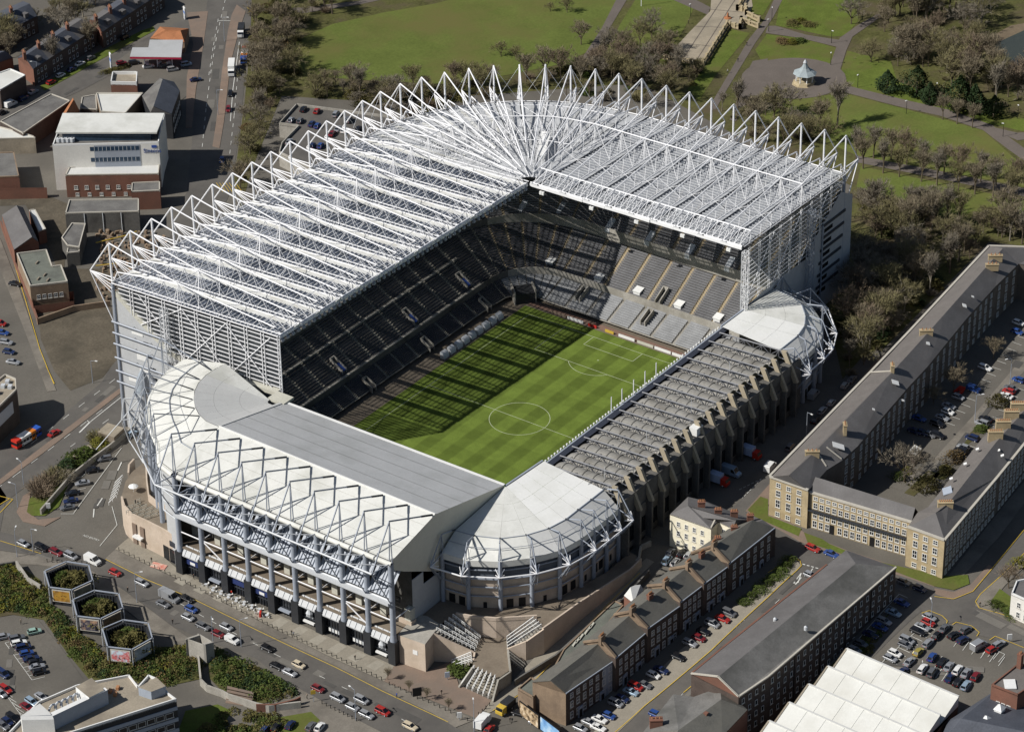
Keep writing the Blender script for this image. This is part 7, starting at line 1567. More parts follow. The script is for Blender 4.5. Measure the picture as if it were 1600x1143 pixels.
row([(1139, 960, 'grey'), (1129, 969, 'red'), (1113, 977, 'silver'), (1099, 989, 'black'), (1092, 999, 'dark red'), (1078, 1007, 'silver'), (1060, 1029, 'black'), (1033, 1049, 'navy'), (1021, 1057, 'white'), (1007, 1072, 'grey'), (993, 1075, 'red'), (986, 1083, 'pale blue'), (972, 1094, 'navy'), (962, 1101, 'silver'), (951, 1120, 'blue'), (937, 1126, 'white'), (921, 1131, 'silver'), (907, 1140, 'silver'), (935, 1139, 'white')], (14, 6), 'in the row before the brick terrace', 'the top', 'cars parked before the brick terrace')
row([(1270, 859, 'red'), (1299, 868, 'blue'), (1266, 901, 'silver'), (1026, 1119, 'blue', 'estate')], (14, 6), 'beside the long grey warehouse', 'the junction', 'cars beside the warehouse')
row([(1452, 967, 'silver'), (1450, 975, 'red'), (1441, 982, 'silver'), (1434, 989, 'black'), (1417, 1003, 'silver'), (1414, 1010, 'grey'), (1398, 1023, 'white'), (1391, 1031, 'silver'), (1375, 1044, 'silver')], (16, 7), 'in the left bays of the car park', 'the road', 'cars parked in the left bays')
row([(1475, 984, 'grey'), (1464, 995, 'black'), (1450, 1007, 'silver'), (1435, 1021, 'gold'), (1421, 1036, 'silver'), (1410, 1052, 'navy')], (12, -13), 'in the nose to tail line of the car park', 'the road', 'cars parked nose to tail')
row([(1490, 995, 'black'), (1504, 1002, 'navy'), (1509, 986, 'grey'), (1529, 1012, 'silver', 'van'), (1560, 1009, 'silver'), (1550, 1017, 'red')], (13, -8), 'near the yellow kerb of the car park', 'the left', 'cars parked near the yellow kerb')
row([(1456, 1029, 'blue'), (1471, 1037, 'black'), (1482, 1044, 'silver'), (1496, 1049, 'white'), (1509, 1054, 'silver'), (1524, 1059, 'dark red'), (1441, 1047, 'white'), (1456, 1053, 'grey'), (1484, 1061, 'navy'), (1496, 1068, 'black'), (1509, 1073, 'pale blue')], (9, -14), 'in the double block of the car park', 'the left', 'cars parked in the double block')
row([(1412, 912, 'grey'), (1437, 922, 'navy'), (1409, 944, 'blue'), (1396, 960, 'pale blue'), (1381, 973, 'silver'), (1375, 982, 'blue'), (1360, 994, 'navy'), (1345, 1008, 'grey'), (1335, 1018, 'silver')], (14, 6), 'in the shade of the long warehouse', 'the road', 'cars parked in the warehouse shade')
row([(6, 997, 'silver'), (27, 999, 'grey'), (30, 1007, 'white'), (37, 1014, 'navy'), (42, 1023, 'blue'), (49, 1031, 'navy'), (56, 1037, 'black'), (58, 1044, 'silver'), (62, 1052, 'black'), (54, 989, 'green')], (18, -4), 'in the curved row below the planted bank', 'the top', 'cars parked below the bank')
row([(9, 1079, 'red'), (2, 1086, 'silver'), (65, 1091, 'silver'), (50, 1099, 'pale blue'), (42, 1107, 'dark red'), (20, 1124, 'black'), (12, 1130, 'navy'), (5, 1136, 'grey'), (5, 1055, 'dark blue')], (13, 9), 'beside the office block at lower left', 'the top', 'cars parked by the office block')
row([(432, 1138, 'black'), (454, 1135, 'navy'), (486, 1137, 'grey'), (500, 1138, 'white'), (415, 1142, 'dark blue')], (10, -12), 'at the bottom edge below the brick wall', 'the left', 'cars at the bottom edge')
row([(812, 1117, 'black'), (839, 1131, 'silver'), (860, 1142, 'blue')], (18, 5), 'under the billboards of the gable end', 'the left', 'cars under the billboards')
def box_lorry(u, v, head, label, L, H, boxm, cabm, name='lorry', cat='lorry', z=None):
    p = G(u, v) if z is None else at(u, v, z); p2 = G(u+head[0], v+head[1]); pa = G(u, v); o = thing(name, label, cat, (p.x, p.y, p.z+.1), None, math.atan2(p2.y-pa.y, p2.x-pa.x)); h = L/2
    mb = MB(); mb.para((-h, -1.2, .9), (L-2.2, 0, 0), (0, 2.4, 0), (0, 0, H-.9)); inst('box', mb.mesh('box', boxm), o)
    mb = MB(); P = [(h-2.0, .5), (h-2.0, 2.6), (h-.5, 2.5), (h-.1, 1.6), (h, 1.4), (h, .5)]; a = [(x, -1.15, z_) for x, z_ in P]; b_ = [(x, 1.15, z_) for x, z_ in P]; mb.poly(a); mb.poly(b_[::-1])
    for i in range(6): j = (i+1) % 6; mb.poly([a[j], a[i], b_[i], b_[j]])
    inst('cab', mb.mesh('cab', cabm), o); mb = MB(); mb.poly([(h-.42, -1.05, 2.45), (h-.05, -1.1, 1.65), (h-.05, 1.1, 1.65), (h-.42, 1.05, 2.45)]); inst('windscreen', mb.mesh('windscreen', M['carglass']), o)
    for x in (-h+1.6, h-1.2):
        for s in (-1, 1): inst('wheel', WHB, o, (x, s*1.0, .46))
    return o
def bus(u, v, head, label, cols, L=10.5, H=3.1):
    p = G(u, v); p2 = G(u+head[0], v+head[1]); o = thing('bus', label, 'bus', (p.x, p.y, p.z+.1), None, math.atan2(p2.y-p.y, p2.x-p.x)); h = L/2
    n = len(cols); mb = MB()
    for k, c in enumerate(cols): x0 = -h+L*k/n; mb.para((x0, -1.25, .4), (L/n, 0, 0), (0, 2.5, 0), (0, 0, .9), k); mb.para((x0, -1.22, 2.3), (L/n, 0, 0), (0, 2.44, 0), (0, 0, H-2.3), k)
    inst('body', mb.mesh('body', [M[c] for c in cols]), o)
    for s in (-1, 1):
        mb = MB(); mb.para((-h+.1, s*1.2-.03, 1.3), (L-.2, 0, 0), (0, .06, 0), (0, 0, 1.0)); inst('window_band', mb.mesh('window_band', M['carglass']), o)
        for k in range(1, 8):
            mb = MB(); mb.para((-h+L*k/8-.06, s*1.22-.03, 1.3), (.12, 0, 0), (0, .06, 0), (0, 0, 1.0)); inst('pillar', mb.mesh('pillar', M[cols[min(n-1, int(n*k/8))]]), o)
    for x in (-h+.02, h-.08): mb = MB(); mb.para((x, -1.2, 1.3), (.06, 0, 0), (0, 2.4, 0), (0, 0, 1.0)); inst('windscreen', mb.mesh('windscreen', M['carglass']), o)
    for x in (-h+2.4, h-2.4):
        for s in (-1, 1): inst('wheel', WHB, o, (x, s*1.12, .46))
M['orange'] = mat('orange paint', (.55, .17, .02), .4, 0, .05); M['bus_blue'] = mat('bus blue', (.03, .10, .42), .4, 0, .05); M['bus_red'] = mat('bus red', (.50, .035, .02), .4, 0, .05)
bus(42, 690, (18, -11), 'single deck bus with red, white, orange and blue roof on the left road', ['bus_red', 'white_paint', 'white_paint', 'orange', 'bus_blue'])
bus(383, 93, (-4, 22), 'single deck bus with red, white, orange and blue roof near the top edge', ['bus_red', 'white_paint', 'white_paint', 'orange', 'bus_blue'])
box_lorry(362, 113, (-2, 22), 'white box lorry alone beside the brick median of the dual carriageway', 9.5, 3.6, M['white_paint'], M['white_paint'])
box_lorry(377, 54, (-4, 22), 'dark bodied lorry with a white cab near the top of the dual carriageway', 8, 3.2, M['charcoal'], M['white_paint'])
box_lorry(1168, 712, (20, 7), 'blue white lorry with red cab, farther one behind the low stand', 8.5, 3.4, mat('pale blue box', (.42, .5, .66), .5, 0, .05), M['bus_red'])
box_lorry(1118, 754, (20, 7), 'blue white lorry with red cab, nearer one behind the low stand', 8.5, 3.4, mat('pale blue lorry box', (.42, .5, .66), .5, 0, .05), M['bus_red'])
vehicle(1141, 741, 'pale blue', 'large van', (20, 7), 'large pale blue van between the two red fronted lorries')
box_lorry(754, 1133, (10, -12), 'white box lorry at the mouth of the street by the brick terrace', 6.0, 3.0, M['white_paint'], M['white_paint'])
box_lorry(790, 1110, (-10, 8), 'dark lorry with yellow front beside the gable end of the brick terrace', 6.0, 2.9, M['charcoal'], M['yellow_paint'])
vehicle(765, 1141, 'red', 'hatch', (10, -12), 'red car beside the white box lorry at the bottom edge')
p = G(1499, 614); o = thing('skip', 'orange red builders skip among the cars in the terrace court', 'skip', p); mb = MB(); mb.loft([[(p.x-1.2, p.y-.8, p.z), (p.x+1.2, p.y-.8, p.z), (p.x+1.2, p.y+.8, p.z), (p.x-1.2, p.y+.8, p.z)], [(p.x-2, p.y-1, p.z+1.4), (p.x+2, p.y-1, p.z+1.4), (p.x+2, p.y+1, p.z+1.4), (p.x-2, p.y+1, p.z+1.4)]], closed=True); mb.build('bin', M['bus_red'], o)
# bay lines of the car parks
bl_ = MB()
def bays(a, b_, n, dv, edge=True):
    for k in range(n+1): t = k/n; u, v = a[0]+(b_[0]-a[0])*t, a[1]+(b_[1]-a[1])*t; stripe(bl_, [(u, v), (u+dv[0], v+dv[1])], .14, .13)
    if edge: stripe(bl_, [a, b_], .14, .13)
bays((1444, 976), (1365, 1047), 12, (17, 8)); bays((1462, 1040), (1520, 1066), 6, (10, -15)); bays((1462, 1040), (1520, 1066), 6, (-10, 15)); bays((1490, 1010), (1560, 1040), 5, (10, -14), False); bays((1545, 1010), (1570, 1022), 3, (-10, 12))
bays((8, 1004), (50, 1062), 9, (20, -5)); bays((0, 1072), (35, 1120), 6, (14, 9)); bays((1070, 1033), (1150, 963), 13, (13, 6), False); bays((960, 1128), (1060, 1040), 14, (13, 6), False); bays((1478, 660), (1590, 525), 14, (14, 5), False); bays((1525, 700), (1600, 610), 8, (-12, -4), False)
bays((128, 745), (172, 704), 4, (-20, 4)); bays((1405, 928), (1340, 1000), 8, (13, 6))
bl_.build('bay_lines', M['line_paint'], kind='structure')
# ------------------------------------------------------------------ trees and shrubs
TW = [mat('brown twigs', (.20, .168, .115), .95, 0, .3, .15, 1.5, .1), mat('olive twigs', (.185, .165, .085), .95, 0, .3, .15, 1.5, .1), mat('grey twigs', (.20, .175, .135), .95, 0, .25, .15, 1.5, .1), mat('reddish twigs', (.19, .148, .105), .95, 0, .3, .15, 1.5, .1)]
BARK = mat('tree bark', (.13, .105, .075), .95, 0, .25, .6, 3, .1); BARKP = mat('pale bark', (.24, .215, .17), .95, 0, .25, .6, 3, .1)
LEAF = [mat('dark evergreen leaves', (.022, .040, .013), .8, 0, .45, .5, 3, .2), mat('green shrub leaves', (.062, .085, .018), .85, 0, .45, .4, 2.5, .2), mat('olive brown shrub leaves', (.095, .085, .028), .9, 0, .45, .4, 2.5, .2), mat('rusty shrub leaves', (.115, .08, .035), .9, 0, .4, .4, 2.5, .2), mat('yellow green leaves', (.13, .125, .02), .9, 0, .35, .4, 2.5, .2)]
def tree_meshes(seed, h, spread, trunk_frac, ntw, tw):
    r = random.Random(seed); tb = MB(); cb = MB(); ends = []
    def grow(p, d, L, rad, depth):
        q = p+d*L; tb.tube(p, q, rad, 5 if depth < 2 else 4, r2=rad*.62)
        if depth >= 3: ends.append((q, d)); return
        if depth >= 1: ends.append((p.lerp(q, .7), d))
        n = (5 if depth == 0 else 4 if depth == 1 else 3)
        for k in range(n):
            t = 2*math.pi*(k+r.random()*.7)/n; tilt = r.uniform(.35, .95)*spread if k or depth else .15
            x = d.orthogonal().normalized(); y = d.cross(x)
            nd = (d*math.cos(tilt)+(x*math.cos(t)+y*math.sin(t))*math.sin(tilt)+Vector((0, 0, .18))).normalized()
            grow(p.lerp(q, r.uniform(.55, 1) if depth else r.uniform(.8, 1)), nd, L*r.uniform(.58, .8) if depth else h*(1-trunk_frac)*r.uniform(.36, .46), rad*.55, depth+1)
    grow(Vector((0, 0, -.3)), Vector((r.uniform(-.05, .05), r.uniform(-.05, .05), 1)).normalized(), h*trunk_frac+.3, h*.019+.06, 0)
    for k in range(ntw):
        q, d = r.choice(ends); v = Vector((r.gauss(0, 1), r.gauss(0, 1), r.gauss(.35, .8))).normalized(); p = q+Vector((r.gauss(0, .5), r.gauss(0, .5), r.gauss(0, .45)))*h*.045
        L = r.uniform(.08, .17)*h*.8; s = v.orthogonal().normalized(); s = (s*math.cos(k)+v.cross(s)*math.sin(k))*r.uniform(.03, .062)
        e = p+(v*.7+d*.5)*L; m_ = p.lerp(e, .5)+Vector((r.gauss(0, .12), r.gauss(0, .12), r.gauss(0, .12)))
        cb.poly([p-s, p+s, m_+s*.7, m_-s*.7]); cb.poly([m_-s*.7, m_+s*.7, e])
    return tb.mesh('trunk', BARK), cb.mesh('crown', TW[tw])
TM = [tree_meshes(11+k, 12, sp, tf, nt, tw) for k, (sp, tf, nt, tw) in enumerate([(1.0, .22, 1700, 0), (.8, .3, 1500, 1), (1.2, .2, 1800, 2), (.6, .32, 1300, 0), (.9, .27, 1600, 3), (1.25, .16, 1700, 1), (.5, .36, 1200, 2)])]
def leaf_mesh(seed, n, prof, size, droop=.2):
    """leaf clumps spread through a volume of revolution; prof: (height share, radius share)"""
    r = random.Random(seed); mb = MB(); lob = [(r.uniform(0, 6.28), r.uniform(.0, 1), r.uniform(.12, .34)) for _ in range(9)]
    for k in range(n):
        z = r.random(); R = lin(z, prof); t = r.uniform(0, 6.283); g = 1.0
        for a, zc, w_ in lob: g += w_*(1.0 if math.cos(t-a) > .55 and abs(z-zc) < .22 else -.12)
        rr = R*g*math.sqrt(r.uniform(.25, 1)); p = Vector((rr*math.cos(t), rr*math.sin(t), z)); s = size*r.uniform(.6, 1.5)
        a = Vector((r.gauss(0, 1), r.gauss(0, 1), r.gauss(0, .7))).normalized(); b_ = a.orthogonal().normalized()*.7
        mb.poly([p-a*s-b_*s*.3, p+b_*s*.8, p+a*s, p-b_*s*.8])
    return mb
def stem_mesh(z1): mb = MB(); mb.tube((0, 0, -.03), (0, 0, z1), .035, 6, r2=.02); return mb.mesh('trunk', BARK)
CONE = [leaf_mesh(31+k, 2600, [(0, .30), (.15, .42), (.5, .34), (.8, .17), (1, .03)], .035).mesh('foliage', LEAF[0]) for k in range(3)]
BUSH = [[leaf_mesh(51+k, 900, [(0, .42), (.3, .58), (.65, .5), (.9, .25), (1, .08)], .06).mesh('foliage', LEAF[c]) for k in range(2)] for c in (1, 2, 3, 4, 0)]
STEM = stem_mesh(.7)
def twig_bush(seed, c):
    r = random.Random(seed); mb = MB()
    for k in range(520):
        t = r.uniform(0, 6.28); R = .5*math.sqrt(r.random()); p = Vector((R*.5*math.cos(t), R*.5*math.sin(t), r.uniform(0, .35))); e = Vector((R*1.25*math.cos(t)+r.gauss(0, .1), R*1.25*math.sin(t)+r.gauss(0, .1), r.uniform(.35, 1)*(1-R*.5))); s = Vector((math.sin(k), math.cos(k), r.gauss(0, .4)))*r.uniform(.008, .016)
        m_ = p.lerp(e, .55)+Vector((r.gauss(0, .04), r.gauss(0, .04), r.gauss(0, .04))); mb.poly([p-s, p+s, m_+s, m_-s]); mb.poly([m_-s, m_+s, e])
    return mb.mesh('crown', TW[c])
TB = [twig_bush(71+k, k % 4) for k in range(6)]
TADJ = ['brown', 'olive narrow', 'grey spreading', 'brown upright', 'reddish', 'olive spreading', 'grey slender']; rt = random.Random(5); NT = [0]
def bare(u, v, h, label, group=None, k=None, pale=False, wide=1.0):
    p = G(u, v); k = rt.randrange(len(TM)) if k is None else k; o = thing('bare_tree', label, 'tree', p, group, rt.uniform(0, 6.28)); s = h/12*.95; NT[0] += 1
    inst('trunk', TM[k][0], o, sc=(s*wide, s*wide, s), mats={0: BARKP} if pale else None); inst('crown', TM[k][1], o, sc=(s*wide, s*wide, s)); return o
def evergreen(u, v, h, label, group=None, wide=1.0):
    p = G(u, v); o = thing('evergreen_tree', label, 'tree', p, group, rt.uniform(0, 6.28)); inst('foliage', rt.choice(CONE), o, (0, 0, h*.06), sc=(h*wide, h*wide, h*.95)); inst('trunk', STEM, o, sc=(h, h, h*.9))
def bush(u, v, h, w_, label, c=1, group=None, z=None):
    p = G(u, v) if z is None else at(u, v, z); o = thing('shrub', label, 'shrub', p, group, rt.uniform(0, 6.28)); inst('foliage', rt.choice(BUSH[c]), o, sc=(w_, w_, h)); inst('stem', STEM, o, sc=(w_*.5, w_*.5, h)); return o
def tbush(u, v, h, w_, label, group=None):
    p = G(u, v); o = thing('bare_shrub', label, 'shrub', p, group, rt.uniform(0, 6.28)); inst('crown', rt.choice(TB), o, sc=(w_, w_, h)); inst('stem', STEM, o, sc=(w_*.4, w_*.4, h*.7)); return o
def inpoly(x, y, P):
    c = False
    for i in range(len(P)):
        (x0, y0), (x1, y1) = P[i], P[i-1]
        if (y0 > y) != (y1 > y) and x < (x1-x0)*(y-y0)/(y1-y0)+x0: c = not c
    return c
def scatter(P, n, mind=9.0):
    x0, x1 = min(p[0] for p in P), max(p[0] for p in P); y0, y1 = min(p[1] for p in P), max(p[1] for p in P); out = []; tries = 0
    while len(out) < n and tries < n*60:
        tries += 1; u, v = rt.uniform(x0, x1), rt.uniform(y0, y1)
        if inpoly(u, v, P) and all((u-a)**2+((v-b_)*1.8)**2 > mind**2 for a, b_ in out): out.append((u, v))
    return out
def wood(P, n, hs, label, group, mind=9, bushes=0, bl='', bc=(1, 2), bh=(1.5, 3.5), pale=.15, kk=None):
    place = label.split('tree ', 1)[1]
    for u, v in scatter(P, int(n*1.25), mind*.9):
        k = rt.choice(kk) if kk else rt.randrange(7); h = rt.uniform(*hs); pl = rt.random() < pale; hi = h > (hs[0]+hs[1])/2
        bare(u, v, h*(1.28 if hi else .95), f'{"tall" if hi else "low"} {TADJ[k]} {"pale barked" if pl else "bare"} tree {place}', group, pale=pl, k=k)
    for u, v in scatter(P, bushes, mind*.6):
        h = rt.uniform(*bh)
        if rt.random() < .5: tbush(u, v, h*1.3, h*1.9, bl+', bare', group+' undergrowth')
        else: bush(u, v, h, h*1.5, bl+', leafy', rt.choice(bc), group+' undergrowth')
wood([(388, 60), (440, 30), (470, 60), (455, 105), (470, 130), (440, 150), (400, 250), (372, 310), (382, 180)], 34, (7, 12), 'bare brown tree in the belt between dual carriageway and park meadow', 'trees beside the dual carriageway', 9, 30, 'shrub beside the dual carriageway')
wood([(396, -10), (470, -20), (560, -20), (520, 24), (460, 46), (430, 60), (398, 50)], 12, (7, 11), 'bare brown tree by the path at the top of the meadow', 'trees at the top of the meadow', 12, 12, 'shrub at the top of the meadow')
wood([(470, 150), (510, 128), (600, 134), (700, 135), (760, 128), (780, 150), (640, 180), (560, 168)], 24, (7, 11), 'bare bushy tree along the near edge of the meadow behind the masts', 'trees along the near edge of meadow', 10, 34, 'shrub behind the parking deck', (1, 3, 1))
wood([(780, 130), (850, 118), (900, 104), (940, 96), (1035, 100), (1095, 108), (1080, 150), (1000, 175), (880, 150)], 28, (8, 12), 'bare brown tree in the thicket below the park terrace', 'trees in the terrace thicket', 10, 36, 'shrub in the terrace thicket', (0, 1, 1))
for k, (u, v, h) in enumerate([(908, 70, 12), (955, 75, 11), (1000, 70, 13), (1018, 60, 14), (975, 85, 12), (1030, 88, 12), (1015, 112, 15), (1045, 78, 10), (985, 98, 12)]): bare(u, v, h, ['spreading brown', 'grey', 'olive', 'tall grey', 'low brown', 'broad olive', 'tallest grey', 'small brown', 'low olive'][k]+' bare tree beside the path left of the park terrace', 'trees left of the park terrace', k=(0, 2, 5, 2, 0, 5, 2, 0, 5)[k])
for u, v, h, lab in ((783, 88, 8, 'small bare tree on the open meadow, nearer the masts'), (806, 92, 7, 'small bare tree with dense crown on the open meadow'), (860, 18, 5, 'round bare shrub at the top of the meadow, left one'), (886, 20, 8, 'twiggy tree at the top of the meadow beside the round shrub')): bare(u, v, h, lab, k=5)
wood([(1120, 170), (1180, 158), (1260, 200), (1330, 240), (1340, 252), (1260, 240), (1150, 210)], 16, (8, 13), 'bare tree behind the park end masts, below the bandstand', 'trees below the bandstand', 12, 8, 'shrub below the bandstand')
bare(1308, 198, 19, 'tall slender pale barked tree beside the bandstand path', k=6, pale=True); bare(1282, 205, 15, 'tall thin bare tree left of the pale barked one', k=3)
for k in range(9): bare(1350+k*29+rt.uniform(-3, 3), 262+k*7.0+rt.uniform(-2, 2), rt.uniform(12.5, 15), f'bare tree in the near park row, {["first", "second", "third", "fourth", "fifth", "sixth", "seventh", "eighth", "ninth"][k]} from the stadium', 'bare trees of the near park row', k=(3, 6, 1)[k % 3])
for k in range(9): bare(1362+k*28+rt.uniform(-3, 3), 246+k*6.4+rt.uniform(-2, 2), rt.uniform(12, 14.5), f'bare tree in the far park row, {["first", "second", "third", "fourth", "fifth", "sixth", "seventh", "eighth", "ninth"][k]} from the stadium', 'bare trees of the far park row', k=(6, 3, 4)[k % 3])
for u, v, h, w_, lab in ((1386, 143, 8.5, 1.05, 'round dark evergreen tree nearest the bandstand'), (1432, 150, 12, .95, 'tallest dark evergreen tree in the park clump'), (1452, 162, 8.5, .95, 'small dark evergreen in front of the tallest one'), (1498, 174, 14, .9, 'broad dark evergreen tree behind two bare trunks'), (1522, 176, 11, .9, 'dark evergreen tree right of the broad one'), (1552, 185, 9, 1.05, 'round dark evergreen tree at the right end by the park path')): evergreen(u, v, h, lab, 'dark evergreens in the park', w_)
for u, v, lab in ((1495, 194, 'bare tree standing before the evergreens, left of two'), (1519, 200, 'bare tree standing before the evergreens, right of two'), (1473, 187, 'small thin bare tree by the path before the evergreens')): bare(u, v, 11, lab, 'bare trees before the evergreens', k=3)
bare(1330, 38, 14, 'large bare tree at the path fork beyond the bandstand', k=2); bare(1361, 97, 12, 'bare tree on the lawn right of the bandstand path', k=5); bare(1382, 50, 13, 'bare tree beside the path right of the fork', k=0)
wood([(1385, -20), (1560, -30), (1545, 40), (1530, 100), (1590, 140), (1620, 180), (1560, 170), (1470, 130), (1400, 105), (1388, 60)], 62, (10, 15), 'bare brown tree in the wood round the park pond', 'trees of the pond wood', 9, 20, 'shrub in the pond wood', (0, 1, 4))
wood([(1600, 120), (1680, 130), (1690, 260), (1620, 200)], 8, (10, 14), 'bare brown tree at the right edge of the park', 'trees at the right edge of the park', 10)
wood([(1340, 300), (1420, 325), (1490, 352), (1545, 350), (1640, 350), (1640, 380), (1545, 378), (1490, 430), (1400, 515), (1345, 575), (1325, 590), (1310, 520), (1345, 420), (1350, 360)], 62, (9, 14), 'bare brown tree on the wooded slope between stadium and stone terrace', 'trees on the wooded slope', 9, 50, 'shrub on the wooded slope', (0, 1, 4), pale=.25)
wood([(1535, 345), (1640, 350), (1640, 385), (1560, 378)], 9, (8, 11), 'bare tree in the line behind the far end of stone terrace', 'trees behind the stone terrace', 10)
wood([(20, 100), (30, 60), (60, 45), (60, 30), (20, 50), (-20, 60), (-20, 90)], 7, (8, 12), 'bare brown tree between the terraces at upper left', 'trees between the upper left terraces', 10)
wood([(56, 78), (130, 34), (150, 10), (120, -10), (70, 20), (62, 50)], 10, (8, 12), 'bare brown tree in the back gardens at upper left', 'trees in the upper left gardens', 10)
bare(86, 113, 16, 'tall bare street tree beside the front left terrace, nearer one', k=6); bare(143, 81, 15, 'tall bare street tree beside the front left terrace, farther one', k=3); bare(25, 75, 13, 'tall bare tree at the left end of the front left terrace', k=0)
for u, v, h, lab in ((1413, 752, 16, 'big bare tree casting a long shadow across the terrace court'), (1552, 560, 9, 'bare tree in the court by the far parked cars'), (1490, 612, 11, 'bare tree against the rear wall of the terrace court'), (1458, 632, 8, 'small bare tree in the shade of the court')): bare(u, v, h, lab, k=2 if h > 15 else 0)
for u, v, h, w_, c, lab in ((1448, 765, 4, 7, 1, 'large olive shrub in the sunlit bed of the court'), (1490, 718, 3, 6, 2, 'rusty brown shrub beside the court lane'), (1561, 632, 3.5, 6, 1, 'olive shrub by the sunny court bays'), (1478, 738, 2.5, 4, 1, 'low shrub between the court beds'), (1534, 672, 1.8, 4, 0, 'low green hedge by the mini van in the court'), (1405, 748, 2.2, 4, 0, 'green shrub at the foot of the big court tree'), (1418, 738, 2, 3, 3, 'yellow green shrub at the foot of the big court tree')): bush(u, v, h, w_, lab, c)
bare(1576, 918, 8, 'reddish twiggy tree by the garden of the white villa', k=4, wide=1.3); bush(1594, 884, 3, 4, 'bright yellow green shrub at the right edge', 3)
for k in range(4): bush(1556+k*9, 945+k*6, 1.4, 3, ['low hedge clump of the villa garden, nearest the kerb', 'low hedge clump of the villa garden, second', 'low hedge clump of the villa garden, third', 'low hedge clump nearest the villa'][k], 0, 'hedge of the villa garden')
for k, (u, v) in enumerate([(1168, 950), (1180, 940), (1192, 930), (1204, 921), (1214, 912), (1226, 902), (1234, 893), (1240, 884)]): bush(u-6, v-8, 1.5, 3.4, 'clipped green hedge clump in the front gardens of the brick terrace', 0, 'hedges before the brick terrace')
for u, v, h, w_, c, lab in ((106, 735, 4, 6, 4, 'dark green shrub in the bed beside the boundary wall, nearest the lawn'), (120, 725, 4.5, 7, 0, 'green shrub in the middle of the bed by the main road'), (133, 716, 4, 6, 0, 'green shrub beside the low pale block'), (155, 698, 3, 4.5, 3, 'yellow green shrub beside the kiosk')): bush(u, v, h, w_, lab, c)
for u, v in ((60, 765), (72, 758), (84, 752), (92, 744), (66, 774), (100, 752)): tbush(u, v, 4, 7, 'bare brown shrub in the bed beside the slip road junction', 'bare shrubs by the slip road')
tbush(153, 690, 4.5, 7, 'rounded reddish bare shrub by the brown kiosk')
# planted banks: dense shrubs, one mass each
def shrub_mass(name, P, n, cs, hs, zoff=0):
    mbs = {}
    for u, v in scatter(P, n, 3.2):
        p = G(u, v); c = rt.choice(cs); mb = mbs.setdefault(c, MB()); h = rt.uniform(*hs); R = h*rt.uniform(.8, 1.3)
        for _ in range(120):
            a = rt.uniform(0, 6.28); rr = R*math.sqrt(rt.random()); zz = h*(1-(rr/R)**2)*rt.uniform(.3, 1.1); q = p+V(rr*math.cos(a), rr*math.sin(a), zz+zoff); s = rt.uniform(.14, .34)
            a1 = Vector((rt.gauss(0, 1), rt.gauss(0, 1), rt.gauss(0, .7))).normalized(); b1 = a1.orthogonal().normalized()*.7; mb.poly([q-a1*s, q+b1*s, q+a1*s, q-b1*s])
    for c, mb in mbs.items(): mb.build(name, LEAF[c], kind='stuff')
shrub_mass('bank_shrubbery', [(10, 885), (40, 905), (68, 915), (80, 950), (118, 988), (165, 1030), (230, 1018), (312, 1012), (312, 1050), (255, 1068), (205, 1058), (150, 1058), (110, 1018), (75, 965), (25, 955), (-20, 940)], 380, (1, 1, 2, 2, 0, 1, 2, 1, 4, 3), (1.0, 2.3))
shrub_mass('bank_shrubbery', [(-30, 890), (20, 895), (30, 950), (-30, 960)], 40, (1, 2, 4), (1.5, 3))
shrub_mass('bank_shrubbery', [(324, 1014), (395, 1042), (466, 1084), (405, 1096), (355, 1078), (330, 1052)], 150, (1, 1, 2, 0, 1), (1.0, 2.4))
shrub_mass('bank_shrubbery', [(345, 1108), (420, 1112), (440, 1130), (420, 1160), (300, 1160)], 60, (2, 1, 2), (1, 2.2))
shrub_mass('bank_shrubbery', [(1345, 1040), (1385, 975), (1368, 985), (1250, 1090), (1200, 1140), (1215, 1140)], 60, (2, 1), (.5, 1.4))
shrub_mass('planter_shrubbery', [(703, 1048), (722, 1040), (736, 1044), (722, 1062), (715, 1066)], 14, (1, 1), (1, 1.8), 1.0)
for k, c in enumerate(hexc):
    for j in range(4): 
        a = j*1.7+k; o = thing('shrub', ['olive brown shrub growing inside the first hexagonal planter', 'olive brown shrub growing inside the middle hexagonal planter', 'olive brown shrub growing inside the third hexagonal planter'][k], 'shrub', (c.x+2.1*math.cos(a), c.y+2.1*math.sin(a), c.z-3.3), 'shrubs in planter '+['one', 'two', 'three'][k], a); inst('foliage', BUSH[(1, 0, 1, 1)[(j+k) % 4]][j % 2], o, sc=(6.2, 6.2, 4.2)); inst('stem', STEM, o, sc=(2, 2, 3))
for u, v, c, lab in ((1238, 38, 1, 'dark brown flower bed shrub on the far lawn'), (1252, 35, 3, 'yellow flowering shrub on the far lawn bed'), (1262, 40, 1, 'brown shrub at the right of the far lawn bed'), (1222, 66, 2, 'grey brown shrub of the bed near the bandstand'), (1237, 68, 3, 'yellow flowering shrub in the bed near the bandstand'), (1250, 66, 0, 'green shrub in the bed near the bandstand')): bush(u, v, 1.8, 4.2, lab, c)
bush(1380, 330, 4, 6, 'bright yellow green shrub at the edge of the wooded slope', 3)
for k in range(12): bush(165+k*8, 122-k*2.2-8, 1.2, 3, 'clipped brown hedge clump round the petrol station', 1, 'hedge round the petrol station') if k < 5 else None
